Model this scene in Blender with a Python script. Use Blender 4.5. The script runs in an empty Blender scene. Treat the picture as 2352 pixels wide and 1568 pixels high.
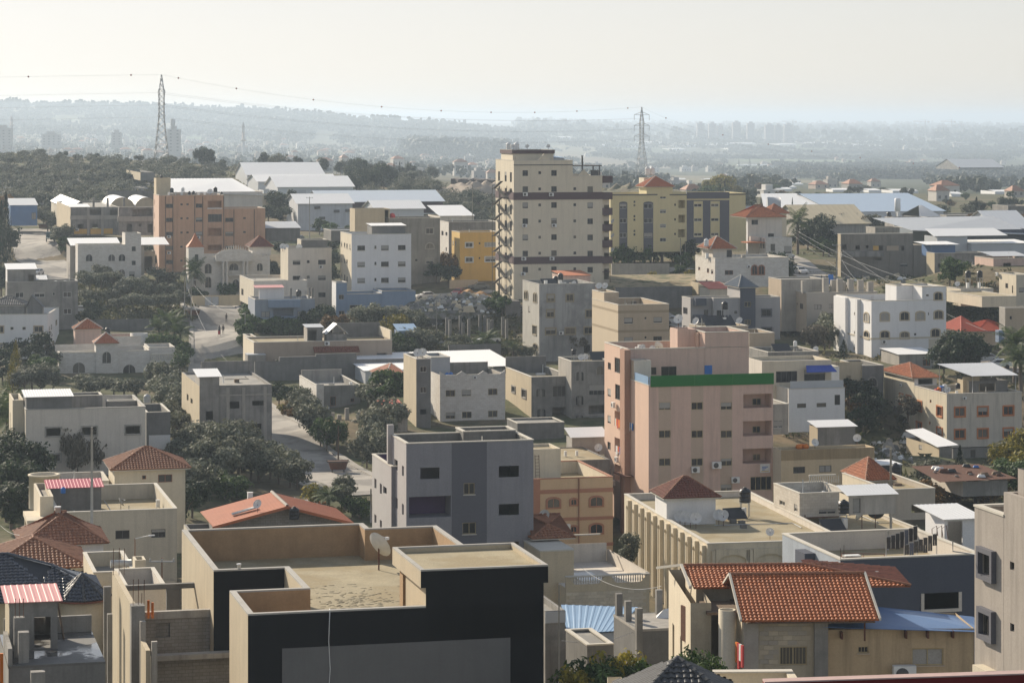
import bpy,math,random
from mathutils import Vector,Matrix,noise
random.seed(7)
sc=bpy.context.scene
COL=sc.collection
R=math.radians
# camera, sky, sun, exposure
CX,HV,F,CZ=1176.0,272.0,6100.0,60.0
cam=bpy.data.cameras.new('camera');camo=bpy.data.objects.new('camera',cam);COL.objects.link(camo)
camo.location=(0,0,CZ);camo.rotation_euler=(R(90),0,0)
cam.sensor_width=36;cam.lens=36*F/2352;cam.shift_y=-(784-HV)/2352
cam.clip_start=1;cam.clip_end=120000
sc.camera=camo
SUN_AZ,SUN_EL=37.0,26.0
wd=bpy.data.worlds.new('World');sc.world=wd;wd.use_nodes=True
nt=wd.node_tree;bg=nt.nodes['Background']
sky=nt.nodes.new('ShaderNodeTexSky');sky.sky_type='NISHITA';sky.sun_disc=False
sky.sun_elevation=R(SUN_EL);sky.sun_rotation=R(-SUN_AZ)
sky.air_density=1.0;sky.dust_density=0.6;sky.ozone_density=1.0;sky.altitude=100
def vm(op,a,b):
 n=nt.nodes.new('ShaderNodeVectorMath');n.operation=op
 for i,x in enumerate((a,b)):
  if hasattr(x,'links'):nt.links.new(x,n.inputs[i])
  else:n.inputs[i].default_value=x
 return n.outputs[0]
sk=vm('DIVIDE',sky.outputs[0],vm('ADD',vm('MULTIPLY',sky.outputs[0],(.13,)*3),(1,1,1)))
sk=vm('MULTIPLY',sk,(1.0,.975,1.02))
hs=nt.nodes.new('ShaderNodeHueSaturation');hs.inputs['Saturation'].default_value=0.6
nt.links.new(sk,hs.inputs['Color']);nt.links.new(hs.outputs[0],bg.inputs[0])
bg.inputs[1].default_value=0.128
sl=bpy.data.lights.new('sun','SUN');sl.energy=4.3;sl.angle=R(0.6);sl.color=(1.0,0.88,0.71)
slo=bpy.data.objects.new('sun',sl);COL.objects.link(slo)
slo.rotation_euler=Vector((-math.sin(R(SUN_AZ))*math.cos(R(SUN_EL)),math.cos(R(SUN_AZ))*math.cos(R(SUN_EL)),math.sin(R(SUN_EL)))).to_track_quat('Z','Y').to_euler()
slo.location=(-300,400,400)
vs=sc.view_settings;vs.view_transform='Standard';vs.look='None';vs.gamma=1;vs.use_curve_mapping=False;vs.exposure=0.66
sc.render.engine='CYCLES'
cy=sc.cycles;cy.max_bounces=5;cy.diffuse_bounces=3;cy.glossy_bounces=2;cy.transmission_bounces=3;cy.volume_bounces=0;cy.transparent_max_bounces=6
cy.use_denoising=True
try:cy.denoiser='OPENIMAGEDENOISE'
except Exception:pass
cy.caustics_reflective=False;cy.caustics_refractive=False
# helpers
TV=[143.55,488.1,832.6,1176.0]
K=0.2501
def tu(c,x):return c*588.0+x*K
def tv(r,y):return TV[r]+y*K
def P(u,v,Y):return Vector(((u-CX)*Y/F,Y,CZ-(v-HV)*Y/F))
MATS={}
def nodes(name):
 m=bpy.data.materials.new(name);m.use_nodes=True
 return m,m.node_tree,m.node_tree.nodes['Principled BSDF']
def N(nt,t,**kw):
 n=nt.nodes.new(t)
 for k,v in kw.items():
  if k in n.inputs:n.inputs[k].default_value=v
  else:setattr(n,k,v)
 return n
def mixc(nt,fac,a,b,mode='MIX'):
 n=nt.nodes.new('ShaderNodeMix');n.data_type='RGBA';n.blend_type=mode
 for s,x in((0,fac),(6,a),(7,b)):
  if hasattr(x,'links'):nt.links.new(x,n.inputs[s])
  else:n.inputs[s].default_value=x
 return n.outputs[2]
def c4(c,k=1):return(min(c[0]*k,1),min(c[1]*k,1),min(c[2]*k,1),1)
def ramp(nt,src,stops):
 n=nt.nodes.new('ShaderNodeValToRGB');nt.links.new(src,n.inputs[0])
 e=n.color_ramp.elements
 while len(e)<len(stops):e.new(0.5)
 for i,(p,c) in enumerate(stops):e[i].position=p;e[i].color=c if len(c)==4 else(*c,1)
 return n.outputs[0]
def mat(name,col,rough=.85,var=.12,stain=.0,bump=.15,scale=.5,brick=None,metal=0,spec=.3,blot=None,fine=.06,tile=0):
 """painted / plastered / concrete surface: broad tone variation, vertical water stains, fine grain"""
 if name in MATS:return MATS[name]
 m,nt,b=nodes(name)
 L=nt.links.new
 geo=N(nt,'ShaderNodeNewGeometry')
 n1=N(nt,'ShaderNodeTexNoise',Scale=scale,Detail=6,Roughness=.65);L(geo.outputs['Position'],n1.inputs['Vector'])
 c=mixc(nt,n1.outputs[0],c4(col,1-var*1.6),c4(col,1+var*1.2))
 if blot:
  nb=N(nt,'ShaderNodeTexNoise',Scale=scale*.7,Detail=4,Roughness=.6);L(geo.outputs['Position'],nb.inputs['Vector'])
  f=ramp(nt,nb.outputs[0],[(.47,(0,0,0)),(.58,(1,1,1))])
  c=mixc(nt,f,c,c4(blot))
 n2=N(nt,'ShaderNodeTexNoise',Scale=9,Detail=3,Roughness=.7);L(geo.outputs['Position'],n2.inputs['Vector'])
 c=mixc(nt,1.0,c,ramp(nt,n2.outputs[0],[(.3,(1-fine*2.2,)*3),(.7,(1+0*fine,)*3)]),'MULTIPLY')
 if stain:
  mp=N(nt,'ShaderNodeMapping');mp.inputs['Scale'].default_value=(1.1,1.1,.07);L(geo.outputs['Position'],mp.inputs['Vector'])
  n3=N(nt,'ShaderNodeTexNoise',Scale=1.3,Detail=6,Roughness=.7);L(mp.outputs[0],n3.inputs['Vector'])
  f=ramp(nt,n3.outputs[0],[(.48,(0,0,0)),(.72,(stain,)*3)])
  c=mixc(nt,f,c,c4(col,.3))
 bsrc=n2.outputs[0]
 if tile:c=mixc(nt,1.0,c,ramp(nt,geo.outputs['Random Per Island'],[(0,(.55,.5,.5)),(.35,(.85,.85,.85)),(.8,(1,1,1)),(1,(1,.95,.85))]),'MULTIPLY')
 if brick:
  tc=N(nt,'ShaderNodeTexCoord');sp=N(nt,'ShaderNodeSeparateXYZ');L(tc.outputs['Object'],sp.inputs[0])
  ad=N(nt,'ShaderNodeMath',operation='ADD');L(sp.outputs[0],ad.inputs[0]);L(sp.outputs[1],ad.inputs[1])
  cb=N(nt,'ShaderNodeCombineXYZ');L(ad.outputs[0],cb.inputs[0]);L(sp.outputs[2],cb.inputs[1])
  br=N(nt,'ShaderNodeTexBrick',Scale=1.0);br.inputs['Mortar Size'].default_value=brick[2];br.inputs['Brick Width'].default_value=brick[0];br.inputs['Row Height'].default_value=brick[1]
  br.inputs['Color1'].default_value=(1,1,1,1);br.inputs['Color2'].default_value=(.86,.84,.82,1);br.inputs['Mortar'].default_value=(.62,.6,.57,1)
  L(cb.outputs[0],br.inputs['Vector'])
  c=mixc(nt,1.0,c,br.outputs['Color'],'MULTIPLY')
 L(c,b.inputs['Base Color'])
 b.inputs['Roughness'].default_value=rough;b.inputs['Metallic'].default_value=metal
 b.inputs['Specular IOR Level'].default_value=spec
 if bump:
  bp=N(nt,'ShaderNodeBump',Strength=bump,Distance=.03);L(bsrc,bp.inputs['Height']);L(bp.outputs[0],b.inputs['Normal'])
 MATS[name]=m
 return m
def leafmat(name,c1,c2,c3=None):
 if name in MATS:return MATS[name]
 m,nt,b=nodes(name)
 geo=N(nt,'ShaderNodeNewGeometry');oi=N(nt,'ShaderNodeObjectInfo')
 ns=N(nt,'ShaderNodeTexNoise',Scale=1.1,Detail=3);nt.links.new(geo.outputs['Position'],ns.inputs['Vector'])
 f=mixc(nt,.55,ns.outputs[0],geo.outputs['Random Per Island'])
 c=ramp(nt,f,[(.25,c1),(.6,c2),(.85,c3 or c2)])
 v=N(nt,'ShaderNodeMapRange');v.inputs['To Min'].default_value=.75;v.inputs['To Max'].default_value=1.2;nt.links.new(oi.outputs['Random'],v.inputs['Value'])
 c=mixc(nt,1.0,c,v.outputs[0],'MULTIPLY')
 nt.links.new(c,b.inputs['Base Color']);b.inputs['Roughness'].default_value=.7;b.inputs['Specular IOR Level'].default_value=.25
 tr=N(nt,'ShaderNodeBsdfTranslucent');nt.links.new(c,tr.inputs['Color'])
 mx=N(nt,'ShaderNodeMixShader');mx.inputs[0].default_value=.25
 nt.links.new(b.outputs[0],mx.inputs[1]);nt.links.new(tr.outputs[0],mx.inputs[2])
 nt.links.new(mx.outputs[0],nt.nodes['Material Output'].inputs['Surface'])
 MATS[name]=m
 return m
def plain(name,col,rough=.6,metal=0,spec=.4):
 if name in MATS:return MATS[name]
 m,nt,b=nodes(name)
 oi=N(nt,'ShaderNodeObjectInfo');geo=N(nt,'ShaderNodeNewGeometry')
 ns=N(nt,'ShaderNodeTexNoise',Scale=2.5,Detail=4);nt.links.new(geo.outputs['Position'],ns.inputs['Vector'])
 c=mixc(nt,ns.outputs[0],c4(col,.78),c4(col,1.15));nt.links.new(c,b.inputs['Base Color'])
 b.inputs['Roughness'].default_value=rough;b.inputs['Metallic'].default_value=metal;b.inputs['Specular IOR Level'].default_value=spec
 MATS[name]=m
 return m
class MB:
 def __init__(s):s.v=[];s.f=[];s.m=[];s.sm=set()
 def quad(s,a,b,c,d,mi=0):
  n=len(s.v);s.v+=[tuple(a),tuple(b),tuple(c),tuple(d)];s.f.append((n,n+1,n+2,n+3));s.m.append(mi)
 def poly(s,pts,mi=0):
  n=len(s.v);s.v+=[tuple(p) for p in pts];s.f.append(tuple(range(n,n+len(pts))));s.m.append(mi)
 def box(s,x0,x1,y0,y1,z0,z1,mi=0):
  n=len(s.v)
  s.v+=[(x0,y0,z0),(x1,y0,z0),(x1,y1,z0),(x0,y1,z0),(x0,y0,z1),(x1,y0,z1),(x1,y1,z1),(x0,y1,z1)]
  for f in((0,3,2,1),(4,5,6,7),(0,1,5,4),(1,2,6,5),(2,3,7,6),(3,0,4,7)):
   s.f.append(tuple(n+i for i in f));s.m.append(mi)
 def hexa(s,b,t,mi=0):
  n=len(s.v);s.v+=[tuple(p) for p in b]+[tuple(p) for p in t]
  for f in((0,3,2,1),(4,5,6,7),(0,1,5,4),(1,2,6,5),(2,3,7,6),(3,0,4,7)):
   s.f.append(tuple(n+i for i in f));s.m.append(mi)
 def lathe(s,prof,n=16,mi=0,c=(0,0,0),cap=True):
  o=len(s.v)
  for r,z in prof:
   for i in range(n):
    t=2*math.pi*i/n;s.v.append((c[0]+r*math.cos(t),c[1]+r*math.sin(t),c[2]+z))
  for k in range(len(prof)-1):
   for i in range(n):
    j=(i+1)%n;s.f.append((o+k*n+i,o+k*n+j,o+k*n+n+j,o+k*n+n+i));s.m.append(mi);s.sm.add(len(s.f)-1)
  if cap:
   s.f.append(tuple(o+i for i in range(n))[::-1]);s.m.append(mi)
   s.f.append(tuple(o+(len(prof)-1)*n+i for i in range(n)));s.m.append(mi)
 def tube(s,pts,r,n=6,mi=0):
  pts=[Vector(p) for p in pts];o=len(s.v);k=len(pts)
  for i,p in enumerate(pts):
   d=(pts[min(i+1,k-1)]-pts[max(i-1,0)]).normalized()
   up=Vector((0,0,1)) if abs(d.z)<.9 else Vector((1,0,0))
   x=d.cross(up).normalized();y=x.cross(d)
   rr=r[i] if isinstance(r,(list,tuple)) else r
   for j in range(n):
    t=2*math.pi*j/n;s.v.append(tuple(p+x*(rr*math.cos(t))+y*(rr*math.sin(t))))
  for i in range(k-1):
   for j in range(n):
    jj=(j+1)%n;s.f.append((o+i*n+j,o+i*n+jj,o+i*n+n+jj,o+i*n+n+j));s.m.append(mi);s.sm.add(len(s.f)-1)
  s.f.append(tuple(o+j for j in range(n)));s.m.append(mi);s.f.append(tuple(o+(k-1)*n+j for j in range(n))[::-1]);s.m.append(mi)
 def mesh(s,name,mats):
  me=bpy.data.meshes.new(name);me.from_pydata(s.v,[],s.f)
  mats=mats if isinstance(mats,(list,tuple)) else[mats]
  for m in mats:me.materials.append(m)
  if len(mats)>1:me.polygons.foreach_set('material_index',s.m)
  if s.sm:
   fl=[i in s.sm for i in range(len(s.f))];me.polygons.foreach_set('use_smooth',fl)
  me.update();return me
 def build(s,name,mats,parent=None,kind=None):
  return link(name,s.mesh(name,mats),parent,kind)
def link(name,me,parent=None,kind=None,loc=None,rz=0):
 o=bpy.data.objects.new(name,me);COL.objects.link(o)
 if parent is not None:o.parent=parent
 if kind:o['kind']=kind
 if loc is not None:o.location=loc
 if rz:o.rotation_euler=(0,0,rz)
 return o
def tag(o,label,cat,group=None):
 if label:o['label']=label
 o['category']=cat
 if group:o['group']=group
 return o
def empty(name,label,cat,loc,rz=0,group=None):
 o=bpy.data.objects.new(name,None);COL.objects.link(o);o.location=loc;o.rotation_euler=(0,0,rz);o.empty_display_size=.5
 return tag(o,label,cat,group)
LBL=[]
def later(o,desc,place,cat,key=None):
 o['category']=cat;LBL.append((o,desc,place));return o
ORD=['leftmost']+[w+' from left' for w in 'second third fourth fifth sixth seventh eighth ninth tenth eleventh twelfth thirteenth fourteenth fifteenth sixteenth seventeenth eighteenth nineteenth twentieth twenty-first twenty-second twenty-third twenty-fourth'.split()]
def finish_labels():
 by={}
 for o,d,p in LBL:by.setdefault((d,p),[]).append(o)
 for(d,p),os_ in by.items():
  if len(os_)==1:os_[0]['label']=f'{d} {p}';continue
  os_.sort(key=lambda o:(o.location.x/max(o.location.y,1)))
  for i,o in enumerate(os_):
   o['group']=f'{d}s {p}'
   if len(os_)==2:o['label']=f'{d} {p}, {"left" if i == 0 else "right"} one'
   elif len(os_)<=24:o['label']=f'{d} {p}, {ORD[i] if i < len(os_) - 1 else "rightmost"}'
   else:o['label']=f'{d} {p}'
def dup(o,parent=None):
 c=o.copy();COL.objects.link(c)
 if parent is not None:c.parent=parent
 for ch in o.children:dup(ch,c)
 return c
# materials
concrete=mat('concrete',(.30,.285,.26),var=.34,stain=.6,scale=.45,blot=(.215,.205,.19))
concrete_l=mat('concrete_light',(.42,.39,.345),var=.25,stain=.5,scale=.5)
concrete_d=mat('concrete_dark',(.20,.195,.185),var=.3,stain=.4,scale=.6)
blockwork=mat('blockwork',(.33,.31,.28),var=.25,stain=.3,brick=(.4,.2,.012))
roofscreed=mat('roof_screed',(.43,.365,.235),var=.35,stain=0,scale=.35,blot=(.35,.28,.16),fine=.14)
roofgrey=mat('roof_grey',(.36,.34,.30),var=.3,scale=.4,blot=(.26,.25,.23))
copingm=mat('coping',(.62,.58,.50),var=.15)
copingg=mat('coping_grey',(.45,.43,.39),var=.2)
white=mat('white_paint',(.78,.77,.76),var=.06,stain=.12)
offwhite=mat('offwhite_plaster',(.68,.62,.54),var=.1,stain=.25)
beige=mat('beige_plaster',(.60,.54,.43),var=.12,stain=.3)
cream=mat('cream_plaster',(.68,.60,.46),var=.1,stain=.25)
creamtower=mat('tower_cream',(.70,.62,.48),var=.06,stain=.2)
yellowp=mat('yellow_plaster',(.66,.57,.33),var=.06,stain=.12)
pinkp=mat('pink_plaster',(.64,.46,.38),var=.09,stain=.3)
tanp=mat('tan_plaster',(.50,.40,.29),var=.1,stain=.15)
ochre=mat('ochre_plaster',(.68,.42,.11),var=.1,stain=.2)
orangep=mat('orange_plaster',(.56,.34,.22),var=.12,stain=.35)
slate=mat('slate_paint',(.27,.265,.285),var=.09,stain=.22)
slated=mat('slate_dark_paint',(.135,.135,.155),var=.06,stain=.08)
bluep=mat('blue_grey_paint',(.24,.31,.42),var=.08,stain=.2)
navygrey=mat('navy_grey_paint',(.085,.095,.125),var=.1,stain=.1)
blackp=mat('black_paint',(.010,.011,.013),var=.1,rough=.8,bump=.05,fine=.04,spec=.12,stain=.3)
panelgrey=mat('panel_grey_paint',(.15,.15,.15),var=.09,stain=.15,rough=.8,bump=.05,fine=.03)
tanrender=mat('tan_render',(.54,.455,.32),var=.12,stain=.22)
brownren=mat('brown_render',(.44,.29,.16),var=.22,stain=.15,scale=.8)
purplebrown=mat('purple_brown_trim',(.11,.07,.075),var=.1)
stone=mat('limestone',(.64,.59,.51),var=.1,stain=.12,brick=(.55,.27,.008))
stone_w=mat('limestone_white',(.72,.69,.64),var=.08,stain=.1,brick=(.6,.28,.008))
stone_y=mat('limestone_yellow',(.62,.52,.36),var=.14,stain=.2)
terracotta=mat('terracotta',(.52,.175,.07),var=.3,scale=2.0,rough=.7,bump=.1,tile=1)
terracotta_d=mat('terracotta_dark',(.23,.075,.045),var=.25,scale=2.0,rough=.7,bump=.1,tile=1)
terracotta_b=mat('terracotta_brown',(.37,.165,.09),var=.25,scale=2.0,rough=.7,bump=.1,tile=1)
navytile=mat('navy_tile',(.055,.065,.09),var=.25,scale=2,rough=.36,spec=.6,tile=1)
greytile=mat('grey_tile',(.085,.088,.092),var=.2,scale=2,rough=.5,tile=1)
sheetw=mat('white_sheet_metal',(.80,.80,.79),var=.05,rough=.45,fine=.02,bump=0)
sheetg=mat('grey_sheet_metal',(.48,.50,.52),var=.1,rough=.45,fine=.03,bump=0)
sheetb=mat('blue_sheet_metal',(.13,.22,.40),var=.12,rough=.45,fine=.05,bump=0)
sheetb2=mat('pale_blue_sheet_metal',(.26,.40,.57),var=.1,rough=.45,fine=.05,bump=0)
sheetpk=mat('pink_sheet_metal',(.70,.33,.31),var=.08,rough=.5,fine=.03,bump=0)
sheetrd=mat('red_sheet_metal',(.55,.11,.06),var=.15,rough=.55,fine=.05,bump=0)
sheetor=mat('orange_sheet_metal',(.47,.15,.065),var=.15,rough=.55,fine=.05,bump=0)
sheetmg=mat('magenta_sheet_metal',(.50,.10,.14),var=.15,rough=.55,fine=.05,bump=0)
greenfab=mat('green_netting',(.015,.16,.03),var=.15,rough=.9)
rustm=mat('rust',(.14,.06,.035),var=.4,scale=3)
asphalt=mat('asphalt',(.42,.385,.335),var=.12,scale=.25,blot=(.25,.23,.205),fine=.1)
dirt=mat('dirt',(.36,.27,.17),var=.3,scale=.5)
glassd,_nt,_b=nodes('window_glass');_b.inputs['Base Color'].default_value=(.018,.02,.024,1);_b.inputs['Roughness'].default_value=.25;_b.inputs['Specular IOR Level'].default_value=.3
_oi=N(_nt,'ShaderNodeObjectInfo');_c=ramp(_nt,_oi.outputs['Random'],[(0,(.012,.013,.016)),(.6,(.03,.03,.032)),(.85,(.09,.085,.075)),(1,(.16,.14,.11))]);_nt.links.new(_c,_b.inputs['Base Color'])
shutterm=mat('shutter',(.38,.36,.33),var=.08,fine=.1)
framew=plain('frame_white',(.62,.62,.6));framed=plain('frame_dark',(.09,.085,.08));framey=plain('frame_tan',(.42,.34,.2));frameo=plain('frame_orange',(.52,.18,.06))
framebr=plain('frame_brown',(.33,.15,.09))
plastw=plain('white_plastic',(.74,.74,.72));plastk=plain('black_plastic',(.022,.022,.025),rough=.4);metalg=plain('grey_metal',(.36,.37,.38),rough=.5)
dishm=plain('dish_grey',(.66,.65,.62),rough=.5);steel=plain('galvanised_steel',(.42,.43,.43),rough=.5)
woodm=plain('weathered_wood',(.17,.12,.08),rough=.9);trunkm=plain('bark',(.14,.11,.085),rough=.95)
bluepl=plain('blue_plastic',(.03,.16,.5));redpl=plain('red_plastic',(.5,.05,.05));orangepl=plain('orange_plastic',(.7,.19,.02))
# building kit
CACHE={}
def proto(key,fn):
 if key not in CACHE:CACHE[key]=fn()
 return CACHE[key]
WINC={}
def arch_pts(x0,x1,z0,z1,n=8,k=.5):
 """outline of an opening with an arched head"""
 r=(x1-x0)/2;rise=min(r*2*k,(z1-z0)*.6);cx=(x0+x1)/2
 return[(x0,z0),(x1,z0)]+[(cx+r*math.cos(math.pi*i/n),z1-rise+rise*math.sin(math.pi*i/n)) for i in range(n+1)]
def win_meshes(w,h,style,fm,rd):
 key=(round(w/.08),round(h/.08),style,fm.name if fm else '',rd)
 if key in WINC:return WINC[key]
 g=MB();f=MB();t=.05 if w<1.2 else .06;extra=None
 pm=shutterm if style=='shut' else glassd
 if style.startswith('arch'):
  if 'shut' in style:pm=shutterm
  kk=.24 if 'seg' in style else .5;pts=arch_pts(0,w,0,h,8,kk);g.poly([(x,-.02,z) for x,z in pts])
  q=arch_pts(-.22,w+.22,-.16,h+.2,8,kk)
  n=len(pts)
  for i in range(n):
   j=(i+1)%n
   f.quad((q[i][0],-.1,q[i][1]),(q[j][0],-.1,q[j][1]),(pts[j][0],-.1,pts[j][1]),(pts[i][0],-.1,pts[i][1]))
   f.quad((pts[i][0],-.1,pts[i][1]),(pts[j][0],-.1,pts[j][1]),(pts[j][0],.02,pts[j][1]),(pts[i][0],.02,pts[i][1]))
   f.quad((q[j][0],-.1,q[j][1]),(q[i][0],-.1,q[i][1]),(q[i][0],.02,q[i][1]),(q[j][0],.02,q[j][1]))
  f.box(w/2-.03,w/2+.03,-.06,-.02,.02,h-.05)
 else:
  y=rd-.04
  g.box(0.004,w-.004,y,y+.03,.004,h-.004)
  if style=='suro':g=MB();g.box(.004,.02,y,y+.03,.004,h-.004)
  if style not in('plain','suro'):
   y0=y-.05
   f.box(0.002,w-.002,y0,y-.001,0.002,t);f.box(0.002,w-.002,y0,y-.001,h-t,h-.002);f.box(0.002,t,y0,y-.001,t,h-t);f.box(w-t,w-.002,y0,y-.001,t,h-t)
   if w>.85:f.box(w/2-t/2,w/2+t/2,y0+.005,y-.001,t,h-t)
   if w>2.4:f.box(w/4-t/2,w/4+t/2,y0+.005,y-.001,t,h-t);f.box(3*w/4-t/2,3*w/4+t/2,y0+.005,y-.001,t,h-t)
   if style=='bars':
    for i in range(1,int(w/.18)):f.box(i*.18-.012,i*.18+.012,-.03,-.01,.01,h-.01)
  if style in('sur','suro'):
   if 1:
    s_=.18
    f.box(-s_,0,-.09,.03,-s_,h+s_);f.box(w,w+s_,-.09,.03,-s_,h+s_);f.box(0,w,-.09,.03,h,h+s_);f.box(0,w,-.11,.03,-s_,0)
 r=(g.mesh('window',pm),f.mesh('frame',fm) if f.f else None)
 WINC[key]=r
 return r
SILL={}
class Bld:
 def __init__(s,name,label,cat,r,c,x,y,Y,yb=None,h=None,yaw=13.8,group=None):
  s.r,s.c=r,c;s.yaw=R(yaw);s.cs,s.sn=math.cos(s.yaw),math.sin(s.yaw)
  top=P(tu(c,x),tv(r,y),Y);s.X0,s.Y0,zt=top.x,Y,top.z
  s.zb=zt-h if h else CZ-(tv(r,yb)-HV)*Y/F
  s.H=zt-s.zb
  s.root=empty(name,label,cat,(s.X0,Y,s.zb),s.yaw,group)
  s.rc=(r,c)
 def a(s,x,b=0):
  k=(tu(s.c,x)-CX)/F
  return(k*(s.Y0+b*s.cs)-s.X0+b*s.sn)/(s.cs-k*s.sn)
 def b(s,x,a=0):
  k=(tu(s.c,x)-CX)/F
  return(s.X0+a*s.cs-k*(s.Y0+a*s.sn))/(s.sn+k*s.cs)
 def z(s,y,a=0,b=0):
  return CZ-(tv(s.r,y)-HV)*(s.Y0+a*s.sn+b*s.cs)/F-s.zb
 def W(s,a,b,z):return Vector((s.X0+a*s.cs-b*s.sn,s.Y0+a*s.sn+b*s.cs,s.zb+z))
 def pw(s,x,y,b=0):
  a=s.a(x,b);return s.W(a,b,s.z(y,a,b))
 def fr(s,rects,b=0,st='dark',a0=0):
  out=[]
  for q in rects:
   x0,y0,x1,y1=q[:4];A0,A1=s.a(x0,b),s.a(x1,b);am=(A0+A1)/2
   out.append((A0-a0,s.z(y1,am,b),A1-a0,s.z(y0,am,b),q[4] if len(q)>4 else st))
  return out
 def gr(s,xs,ys,w,h,st='dark',b=0,a0=0):
  out=[]
  for y in ys:
   am=s.a(xs[0],b);z1=s.z(y-h/2,am,b);z0=s.z(y+h/2,am,b)
   for x in xs:out.append((s.a(x-w/2,b)-a0,z0,s.a(x+w/2,b)-a0,z1,st))
  return out
 def le(s,rects,D,a=0,st='dark',b0=0):
  out=[]
  for q in rects:
   x0,y0,x1,y1=q[:4];B0,B1=s.b(x0,a),s.b(x1,a);bm=(B0+B1)/2
   out.append((D-(B0-b0),s.z(y1,a,bm),D-(B1-b0),s.z(y0,a,bm),q[4] if len(q)>4 else st))
  return out
 def wall_edge(s,mb,p,q,z0,z1,holes,mi,rd,windows,fm,hm,sill):
  d=Vector((q[0]-p[0],q[1]-p[1],0));L=d.length;d/=L;n=Vector((-d.y,d.x,0))
  hs=[]
  for h in holes:
   h=(max(.05,h[0]),max(z0+.05,h[1]),min(L-.05,h[2]),min(z1-.05,h[3]),h[4])
   if h[2]-h[0]>.1 and h[3]-h[1]>.1:hs.append(h)
  o=Vector((p[0],p[1],0))
  def pt(x,y,z):return o+d*x+n*y+Vector((0,0,z))
  cut=[h for h in hs if not h[4].startswith('arch')]
  ss=sorted({0,L,*[h[0] for h in cut],*[h[2] for h in cut]});zs=sorted({z0,z1,*[h[1] for h in cut],*[h[3] for h in cut]})
  for i in range(len(zs)-1):
   zm=(zs[i]+zs[i+1])/2;run=None
   for j in range(len(ss)-1):
    sm=(ss[j]+ss[j+1])/2
    if any(h[0]<sm<h[2] and h[1]<zm<h[3] for h in cut):
     if run is not None:mb.quad(pt(run,0,zs[i]),pt(ss[j],0,zs[i]),pt(ss[j],0,zs[i+1]),pt(run,0,zs[i+1]),mi);run=None
    elif run is None:run=ss[j]
   if run is not None:mb.quad(pt(run,0,zs[i]),pt(L,0,zs[i]),pt(L,0,zs[i+1]),pt(run,0,zs[i+1]),mi)
  rot=math.atan2(d.y,d.x)
  for h in hs:
   a0,b0,a1,b1,st=h;w,hh=a1-a0,b1-b0
   if not st.startswith('arch'):
    D=2.2 if st=='deep' else rd
    mb.quad(pt(a0,0,b0),pt(a1,0,b0),pt(a1,D,b0),pt(a0,D,b0),mi)
    mb.quad(pt(a0,D,b1),pt(a1,D,b1),pt(a1,0,b1),pt(a0,0,b1),mi)
    mb.quad(pt(a0,0,b0),pt(a0,D,b0),pt(a0,D,b1),pt(a0,0,b1),mi)
    mb.quad(pt(a1,D,b0),pt(a1,0,b0),pt(a1,0,b1),pt(a1,D,b1),mi)
    if st=='deep':mb.quad(pt(a0,D,b0),pt(a1,D,b0),pt(a1,D,b1),pt(a0,D,b1),mi)
   if st in('open','deep'):continue
   g,f=win_meshes(w,hh,st,fm,rd)
   wo=link('window',g,s.root,loc=pt(a0,0,b0),rz=rot)
   if f:link('frame',f,wo)
   if st in('dark','sur') and w>.9 and random.random()<.3:
    fr_=random.choice((.35,.55,.8));kk=('shut',round(w/.08),round(hh/.08),fr_);link('shutter',proto(kk,lambda:(lambda m:(m.box(.05,w-.05,rd-.12,rd-.1,hh*(1-fr_),hh-.05),m.mesh('shutter',shutterm))[1])(MB())),wo)
   if sill and not st.startswith('arch') and st not in('sur','suro'):
    k=round(w/.08)
    if(k,sill.name) not in SILL:
     t=MB();t.box(-.06,w+.06,-.09,-.002,-.08,-.005);SILL[k,sill.name]=t.mesh('sill',sill)
    link('sill',SILL[k,sill.name],wo)
 def prism(s,pts,z0,z1,mats,holes=None,par=.9,t=.2,inner=None,roof=None,cope=None,rd=.16,fm=None,sill=None,name='wall',ov=.04):
  holes=holes or{};n=len(pts)
  mats=mats if isinstance(mats,(list,tuple)) else[mats]*n
  ms=[]
  for m in mats:
   if m not in ms:ms.append(m)
  inner=inner or mats[0]
  if inner not in ms:ms.append(inner)
  mb=MB()
  for i in range(n):
   s.wall_edge(mb,pts[i],pts[(i+1)%n],z0,z1,holes.get(i,[]),ms.index(mats[i]),rd,None,fm or framed,None,sill)
  def inset(k):
   out=[]
   for i in range(n):
    p0,p1,p2=Vector(pts[i-1]),Vector(pts[i]),Vector(pts[(i+1)%n])
    d1=(p1-p0).normalized();d2=(p2-p1).normalized();n1=Vector((-d1.y,d1.x));n2=Vector((-d2.y,d2.x))
    m=n1+n2;m=m/max(m.dot(n1),.2) if m.length>1e-4 else n1
    out.append(p1+m*k)
   return out
  if par>0:
   q=inset(t);zi=z1-par;ii=ms.index(inner)
   for i in range(n):
    j=(i+1)%n
    mb.quad((*q[j],zi),(*q[i],zi),(*q[i],z1),(*q[j],z1),ii)
    if not cope:mb.quad((*pts[i],z1),(*pts[j],z1),(*q[j],z1),(*q[i],z1),ii)
   rb=MB();rb.poly([(*p,zi) for p in inset(t*.5)]);rb.build('roof',roof or roofgrey,s.root)
   if cope:
    cb=MB();o_,i_=inset(-ov),inset(t+ov)
    for i in range(n):
     j=(i+1)%n;z2=z1+.09
     cb.quad((*o_[i],z2),(*o_[j],z2),(*i_[j],z2),(*i_[i],z2));cb.quad((*o_[i],z1-.002),(*o_[j],z1-.002),(*o_[j],z2),(*o_[i],z2));cb.quad((*i_[j],z1),(*i_[i],z1),(*i_[i],z2),(*i_[j],z2));cb.quad((*o_[j],z1-.002),(*o_[i],z1-.002),(*i_[i],z1),(*i_[j],z1))
    cb.build('coping',cope,s.root)
  elif par==0:
   rb=MB();q=inset(-ov)
   rb.poly([(*p,z1+.12) for p in q]);
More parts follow.
